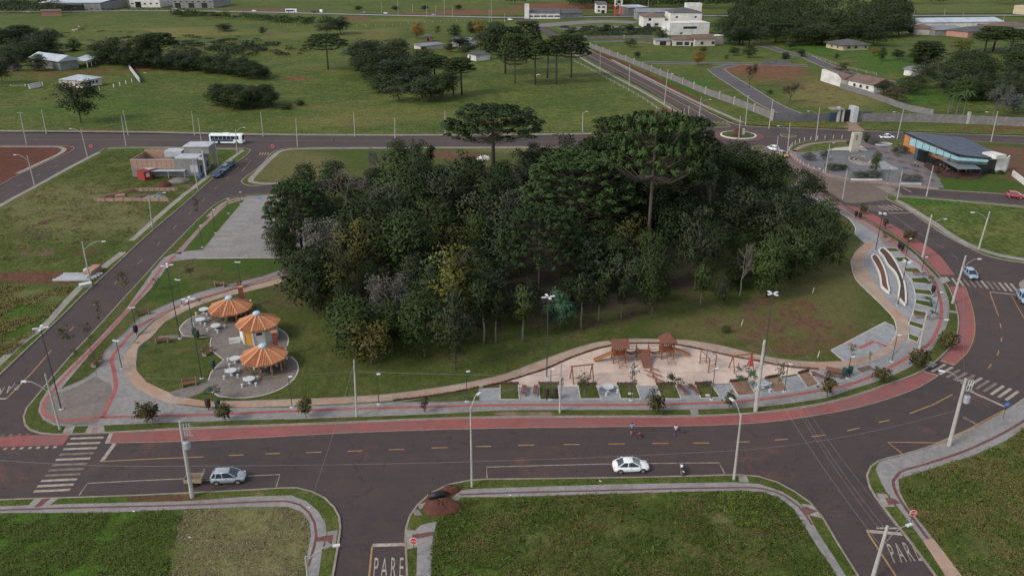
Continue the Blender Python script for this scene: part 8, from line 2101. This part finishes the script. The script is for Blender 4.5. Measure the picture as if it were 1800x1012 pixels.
def motorbike(label,px,py,rz):
    t = empty('motorcycle',label,'motorcycle',G(px,py),rz)
    for x in (-.62,.65): m = MB(); wheel(m,x,.31,.27,.06); w_ = m.build('wheel',TYRE,t); MB().tube([(x,-.03,.31),(x,.03,.31)],.2,10).build('rim',RIMM,w_)
    MB().lathe([(.05,-.28),(.16,-.15),(.18,.1),(.10,.28)],8,(0,0,0)).mesh('tmp',WHT)
    m = MB().tube([(.32,0,.82),(.12,0,.86),(-.15,0,.78)],[.12,.17,.12],8); m.build('fuel_tank',WHT,t,True)
    MB().tube([(-.12,0,.80),(-.45,0,.80),(-.85,0,.88)],[.13,.14,.07],8).build('saddle',BLACK,t,True); MB().tube([(-.6,0,.70),(-.95,0,.76)],[.10,.06],6).build('tail_fairing',WHT,t)
    MB().box(-.2,-.15,.3,.25,.15,.62).build('engine',M('engine_grey',(0.08,0.08,0.085)),t); MB().tube([(.65,-.08,.31),(.42,-.08,.95)],.035,6).build('fork',STEEL,t); MB().tube([(.65,.08,.31),(.42,.08,.95)],.035,6).build('fork',STEEL,t)
    MB().tube([(.32,-.36,1.02),(.42,-.1,.98),(.42,.1,.98),(.32,.36,1.02)],.025,5).build('handlebar',BLACK,t); MB().lathe([(.05,0),(.11,.03),(.11,.1)],8,(.5,0,.82)).build('headlight',HL,t)
    MB().tube([(.5,0,.62),(.65,0,.64),(.82,0,.56)],.07,6).build('mudguard',WHT,t)
    for sg in (-1,1): MB().box(.36,sg * .4 - .05,1.08,.40,sg * .4 + .05,1.16).build('mirror',BLACK,t)
    MB().tube([(-.1,.16,.3),(-.8,.2,.38)],.05,6).build('exhaust',STEEL,t)
    return t
motorbike('white and black motorcycle parked nose out right of the white sedan',1198,830,1.62)
def bicycle(label,px,py,rz,col):
    t = empty('bicycle',label,'bicycle',G(px,py,ZB),rz,'parked bicycles'); f = M('bike_frame_' + col,{'dark': (0.03,0.03,0.035),'blue': (0.04,0.07,0.14)}[col])
    for x in (-.52,.52): m = MB(); wheel(m,x,.34,.32,.022); w_ = m.build('wheel',TYRE,t); s = MB()
    m = MB()
    for a,b in (((-.52,0,.34),(-.1,0,.32)),((-.52,0,.34),(-.18,0,.82)),((-.1,0,.32),(-.18,0,.88)),((-.1,0,.32),(.36,0,.80)),((-.17,0,.78),(.35,0,.84)),((.52,0,.34),(.34,0,.98))): m.tube([a,b],.022,5)
    m.build('frame',f,t); MB().tube([(-.32,0,.92),(-.1,0,.93)],[.07,.03],6).build('saddle',BLACK,t); MB().tube([(.28,-.28,1.02),(.34,0,1.0),(.28,.28,1.02)],.018,5).build('handlebar',BLACK,t)
    return t
bicycle('dark bicycle leaning in the plot left of the tall pole',1236,681,.25,'dark'); bicycle('second bicycle lying against the first in the plot',1245,679,-.2,'blue')

# ================================================================ PEOPLE AND ANIMALS
def skin(name,verts,edges,radii,mat,parent,sub=1):
    me = bpy.data.meshes.new(name); me.from_pydata(verts,edges,[]); o = bpy.data.objects.new(name,me); COL.objects.link(o)
    md = o.modifiers.new('s','SKIN'); md.use_smooth_shade = True
    for i,r in enumerate(radii): me.skin_vertices[0].data[i].radius = (r,r) if not hasattr(r,'__len__') else r
    me.skin_vertices[0].data[0].use_root = True
    sb = o.modifiers.new('u','SUBSURF'); sb.levels = sub; sb.render_levels = sub
    bpy.context.view_layer.update()
    dg = bpy.context.evaluated_depsgraph_get(); m2 = bpy.data.meshes.new_from_object(o.evaluated_get(dg)); bpy.data.objects.remove(o)
    m2.materials.clear(); m2.materials.append(mat)
    return link(name,m2,parent)
SKIN = M('skin',(0.36,0.20,0.14),(0.30,0.16,0.11),.6); HAIR = M('dark_hair',(0.020,0.014,0.011),(0.014,0.010,0.008),.6)
def person(label,loc,rz,shirt,legs,h=1.72,shorts=False,stride=.16,sit=False,female=False,group=None,arm=0.0):
    t = empty('person',label,'person',loc,rz,group); t.scale = (h / 1.72,) * 3
    hip = .90 if not sit else .45; z = lambda v: v - (.45 if sit else 0)
    k = .92 if female else 1.0; sh = .19 * k
    if sit: lf = [(-.1,-.4,.45),(-.1,-.45,.06),(-.1,-.55,.04)]; rf = [(.1,-.4,.45),(.1,-.42,.06),(.1,-.52,.04)]
    else: lf = [(-.10,-stride * .5,.48),(-.10,-stride * .9 + .02,.07),(-.10,-stride * .9 - .14,.03)]; rf = [(.10,stride * .2,.48),(.10,stride * 1.1,.09),(.10,stride * 1.1 - .14,.03)]
    # body: one continuous figure (pelvis, spine, neck, arms, legs)
    V = [(0,0,z(.93)),(0,-.01,z(1.12)),(0,0,z(1.32)),(0,.0,z(1.44)),(0,-.01,z(1.52)),
         (-sh,0,z(1.40)),(-sh - .05,-.02 + .03,z(1.15)),(-sh - .06,-.10 - arm,z(.92)),(-sh - .06,-.13 - arm,z(.83)),(sh,0,z(1.40)),(sh + .05,.04,z(1.15)),(sh + .06,-.06 - arm,z(.92)),(sh + .06,-.09 - arm,z(.83)),
         (-.09,0,z(.88)),*lf,(.09,0,z(.88)),*rf]
    E = [(0,1),(1,2),(2,3),(3,4),(2,5),(5,6),(6,7),(7,8),(2,9),(9,10),(10,11),(11,12),(0,13),(13,14),(14,15),(15,16),(0,17),(17,18),(18,19),(19,20)]
    R = [.115,.11,.125,.075,.05,.06,.042,.032,.028,.06,.042,.032,.028,.085,.060,.038,.035,.085,.060,.038,.035]
    body = skin('body',V,E,R,SKIN,t)
    m = MB(); m.lathe([(.03,-.13),(.075,-.08),(.092,.0),(.085,.07),(.04,.115)],10,(0,-.015,z(1.62)),(.86,1.0)); hd = m.build('head',SKIN,t,True)
    MB().lathe([(.095,-.02),(.10,.04),(.088,.09),(.04,.13)],10,(0,.006,z(1.62)),(.90,1.02)).build('hair',HAIR,hd,True)
    f = MB().box(-.012,-.13,z(1.60),.012,-.10,z(1.64)); f.build('nose',SKIN,hd)
    # clothes follow the body
    skin('shirt',[(0,0,z(.95)),(0,-.01,z(1.14)),(0,0,z(1.33)),(0,0,z(1.42)),(-sh,0,z(1.39)),(-sh - .04,.0,z(1.22)),(sh,0,z(1.39)),(sh + .04,.02,z(1.22))],[(0,1),(1,2),(2,3),(2,4),(4,5),(2,6),(6,7)],[.150,.145,.155,.085,.085,.062,.085,.062],shirt,t)
    if shorts: skin('shorts',[(0,0,z(.96)),(-.09,0,z(.86)),tuple(Vector((-.09,0,z(.86))).lerp(Vector(lf[0]),.75)),(.09,0,z(.86)),tuple(Vector((.09,0,z(.86))).lerp(Vector(rf[0]),.75))],[(0,1),(1,2),(0,3),(3,4)],[.135,.108,.088,.108,.088],legs,t)
    else: skin('trousers',[(0,0,z(.96)),(-.09,0,z(.86)),lf[0],tuple(Vector(lf[1]) + Vector((0,0,.04))),(.09,0,z(.86)),rf[0],tuple(Vector(rf[1]) + Vector((0,0,.04)))],[(0,1),(1,2),(2,3),(0,4),(4,5),(5,6)],[.135,.105,.072,.052,.105,.072,.052],legs,t)
    for p in (lf,rf): MB().box(p[1][0] - .05,p[2][1] - .08,0 if not sit else 0,p[1][0] + .05,p[1][1] + .06,.08).build('shoe',M('shoe_grey',(0.12,0.12,0.13)),t)
    return t
cl = lambda n,c: M('cloth_' + n,c,tuple(x * .8 for x in c),.9,6)
person('person in a light blue shirt and black shorts walking beside the cycle lane',G(1110,763),math.pi + .1,cl('blue',(0.13,0.27,0.42)),cl('black',(0.012,0.013,0.016)),1.78,True,.2)
person('person in a pale lilac shirt and purple trousers walking at right with a bag',G(1187,765),math.pi - .1,cl('lilac',(0.50,0.45,0.50)),cl('purple',(0.07,0.05,0.16)),1.68,False,.22,female=True)
g = G(1124,767); tk = empty('tricycle','small dark tricycle ridden by the child in red','tricycle',g,1.5)
for p in ((.38,0),(-.35,.25),(-.35,-.25)): m = MB(); wheel(m,p[0],.16,.13,.035,p[1]); m.build('wheel',TYRE,tk)
MB().tube([(.38,0,.2),(.3,0,.55),(-.1,0,.3),(-.35,0,.22)],.03,5).build('frame',M('pink_frame',(0.3,0.05,0.12)),tk); MB().box(-.25,-.13,.32,.02,.13,.38).build('seat',BLACK,tk); MB().tube([(.3,-.2,.58),(.3,.2,.58)],.02,5).build('handlebar',M('pink_frame',(0.3,0.05,0.12)),tk); MB().beam((-.35,-.25,.16),(-.35,.25,.16),.03).build('axle',STEEL,tk)
person('child in a red shirt riding the small tricycle next to the blue-shirted person',g + Vector((0,-.05,.0)),math.pi,cl('red',(0.50,0.02,0.04)),cl('black',(0.012,0.013,0.016)),1.10,False,.1,sit=True)
o = MB().lathe([(.10,0),(.16,.1),(.14,.3),(.05,.36)],8).build('shoulder_bag',BLACK,None,True); o.location = G(1189.5,765) + Vector((.28,0,.75)); tag(o,'black bag held at the side of the lilac-shirted person','bag')
person('person in black walking along the long road behind the wood',G(587,251),1.5,cl('black',(0.012,0.013,0.016)),cl('black',(0.012,0.013,0.016)),1.75)
person('person in grey sitting on the right swing in the playground',G(1297,651,ZB) + Vector((0,0,.0)),1.2,cl('grey',(0.16,0.15,0.18)),cl('darkblue',(0.03,0.03,0.05)),1.6,sit=True)
person('person with a pale yellow top standing on the plaza, left of two',G(1608,294,ZB),.4,cl('cream',(0.50,0.44,0.24)),cl('darkblue',(0.03,0.03,0.05)),1.72,group='people on the plaza')
person('person in dark clothes standing on the plaza, right of two',G(1613.5,295.5,ZB),-.6,cl('maroon',(0.20,0.06,0.05)),cl('black',(0.012,0.013,0.016)),1.75,group='people on the plaza')
DKZ = .58
for i,(x,y,c_) in enumerate(((1639,286,'maroon'),(1645,290,'black'),(1652,294,'maroon'),(1658,297,'darkblue'),(1664,301,'maroon'),(1697,305,'cream'),(1704,306,'grey'),(1685,304,'maroon'))):
    person('%s seated on the restaurant terrace' % ('guest in %s' % {'maroon': 'maroon','black': 'black','darkblue': 'dark blue','cream': 'a cream top','grey': 'grey'}[c_]),G(x,y,DKZ),i * 1.3,cl(c_,{'maroon': (0.20,0.06,0.05),'black': (0.012,0.013,0.016),'darkblue': (0.03,0.03,0.05),'cream': (0.5,.44,.24),'grey': (0.16,0.15,0.18)}[c_]),cl('black',(0.012,0.013,0.016)),1.7,sit=True,group='guests on the restaurant terrace')
    q = G(x + 2.4,y + .6,DKZ); tt = empty('cafe_table','small dark table beside the seated guest in %s on the terrace' % c_,'table',q,0,'terrace tables'); MB().box(-.4,-.4,.70,.4,.4,.74).build('top',WOODB,tt); MB().box(-.05,-.05,0,.05,.05,.7).build('pedestal',BLACK,tt)
def cow(label,px,py,rz,mat,down=False):
    g = GT(px,py) + Vector((0,0,ZB)); t = empty('cow',label,'cow',g,rz,'grazing cattle')
    V = [(0,0,1.05),(.55,0,1.10),(.85,0,1.05),(1.1,0,.62),(1.25,0,.35),(-.55,0,1.08),(-.80,0,1.0),(-.86,0,.5)] + [(.55,s * .2,.95) for s in (-1,1)] + [(.55,s * .2,.48) for s in (-1,1)] + [(.56,s * .2,.04) for s in (-1,1)] + [(-.6,s * .2,.92) for s in (-1,1)] + [(-.66,s * .2,.50) for s in (-1,1)] + [(-.60,s * .2,.04) for s in (-1,1)]
    E = [(0,1),(1,2),(2,3),(3,4),(0,5),(5,6),(6,7),(1,8),(1,9),(8,10),(9,11),(10,12),(11,13),(5,14),(5,15),(14,16),(15,17),(16,18),(17,19)]
    skin('body',V,E,[.33,.32,.20,.13,.08,.31,.18,.025,.14,.14,.06,.06,.05,.05,.16,.16,.06,.06,.05,.05],mat,t)
    for s in (-1,1): MB().beam((1.08,s * .10,.72),(1.02,s * .28,.74),.05,.10).build('ear',mat,t)
    return t
CW = M('white_hide',(0.60,0.56,0.50),(0.48,0.44,0.40))
cow('white cow on the far pasture, left one of three',129,56,0,CW); cow('white cow on the far pasture, middle one of three',134,55,.5,CW); cow('white cow on the far pasture standing highest',139,49,2,CW); cow('cream cow lying under the araucaria stand',946,136,.2,CW); cow('small white cow near the red yard of the farm',256,133,1.0,CW)
# ================================================================ SIGNS
def sign(label,px,py,pyt,shape,mat,rim,r,text=None,face=0.0,name='road_sign'):
    g = G(px,py,ZB); h = HT(px,py,pyt,ZB); t = empty(name,label,'sign',g,face)
    MB().tube([(0,0,0),(0,0,h)],.04,6).build('post',DSTEEL,t)
    n = 8 if shape == 'oct' else 4; off = math.pi / n if shape == 'oct' else math.pi / 4
    ring = [(r * math.cos(off + 2 * math.pi * k / n),r * math.sin(off + 2 * math.pi * k / n)) for k in range(n)]
    m = MB(); m.add([(x,-.05,h - r + z) for x,z in ring] + [(x,-.02,h - r + z) for x,z in ring],[tuple(range(n)),tuple(range(n,2 * n))[::-1]] + [(i,n + i,n + (i + 1) % n,(i + 1) % n) for i in range(n)]); m.build('rim',rim,t)
    ring = [(x * .88,z * .88) for x,z in ring]; m = MB(); m.add([(x,-.056,h - r + z) for x,z in ring],[tuple(range(n))]); pl = m.build('plate',mat,t)
    if text:
        cu = bpy.data.curves.new('lettering','FONT'); cu.body = text; cu.size = 1; cu.align_x = 'CENTER'; ob = bpy.data.objects.new('lettering',cu); COL.objects.link(ob); bpy.context.view_layer.update()
        me = bpy.data.meshes.new_from_object(ob.evaluated_get(bpy.context.evaluated_depsgraph_get())); bpy.data.objects.remove(ob)
        xs = [v.co.x for v in me.vertices]; ys = [v.co.y for v in me.vertices]; sc = r * 1.45 / (max(xs) - min(xs))
        for v in me.vertices: v.co = ((v.co.x - (max(xs) + min(xs)) / 2) * sc,-.064,h - r + (v.co.y - (max(ys) + min(ys)) / 2) * sc * 1.25)
        me.materials.clear(); me.materials.append(WHITE); link('lettering',me,pl)
    return t
RS = M('sign_red',(0.52,0.015,0.03),(0.45,0.015,0.03),.4); BS = M('sign_blue',(0.02,0.14,0.48),(0.02,0.12,0.42),.4)
sign('red octagonal stop sign reading PARE at the bottom middle corner',728.5,976,944,'oct',RS,WHITE,.42,'PARE')
sign('red octagonal stop sign at the bottom right corner',1598,930,895,'oct',RS,WHITE,.42,'PARE')
sign('blue bus stop sign on the right-hand pavement',1763,735,705,'sq',BS,BS,.42,'ÔNIBUS'); sign('small red stop sign at the end of the left street',161,264,254,'oct',RS,WHITE,.5); sign('small red stop sign at the corner lawn near the long road',480,265,254,'oct',RS,WHITE,.5)
for x,y,lb in ((1108,692,'small white plate in the plot left of the seesaws'),(1244,695,'small white plate in the bicycle plot')):
    o = MB().box(-.3,-.2,0,.3,.2,.12).build('ground_plate',RIM); o.location = G(x,y,ZB + .03); tag(o,lb,'plate')
for x,y,lb in ((235,898,'bit of white litter on the left pavement'),(543,891,'white utility lid on the left pavement'),(897,870,'white paper on the middle pavement'),(1055,845,'white scrap on the verge below the sedan'),(333,944,'white scrap in the dry grass')):
    o = MB().box(-.14,-.08,0,.14,.08,.03).build('litter',WHITE); o.location = G(x,y,ZB + .03); o.rotation_euler = (0,0,x); tag(o,lb,'litter')

# ================================================================ tell look-alikes apart by their place
def pxof(o): w = o.location; return PX(w.x,w.y,w.z)
for o in bpy.data.objects:
    lb = o.get('label','')
    if 'packed in the middle of the wood' in lb or 'filling the foot of the wood' in lb:
        x,y = pxof(o)
        row = 'back' if y < 375 else 'middle' if y < 470 else 'front'
        c = 'left end' if x < 640 else 'left part' if x < 860 else 'centre' if x < 1080 else 'right part' if x < 1270 else 'right end'
        o['label'] = lb.split(' packed')[0].split(' filling')[0] + ' in the %s rows, %s of the wood' % (row,c)
same = {}
for o in bpy.data.objects:
    if o.get('category') and o.get('label'): same.setdefault(o['label'],[]).append(o)
ORD = ['leftmost','second','third','fourth','fifth','sixth','seventh','eighth','ninth','tenth'] + ['%dth' % k for k in range(11,21)] + ['21st','22nd','23rd'] + ['%dth' % k for k in range(24,31)]
for lb,L in same.items():
    if len(L) < 2 or len(L) > 30: continue
    L.sort(key=lambda o: pxof(o)[0])
    for i,o in enumerate(L):
        t = ', leftmost' if i == 0 else ', rightmost' if i == len(L) - 1 else ', %s from left' % ORD[i]
        w = lb.split()
        if len(w) > 13: lb2 = ' '.join(w[:13]) if False else lb
        else: lb2 = lb
        if len((lb2 + t).split()) <= 16: o['label'] = lb2 + t
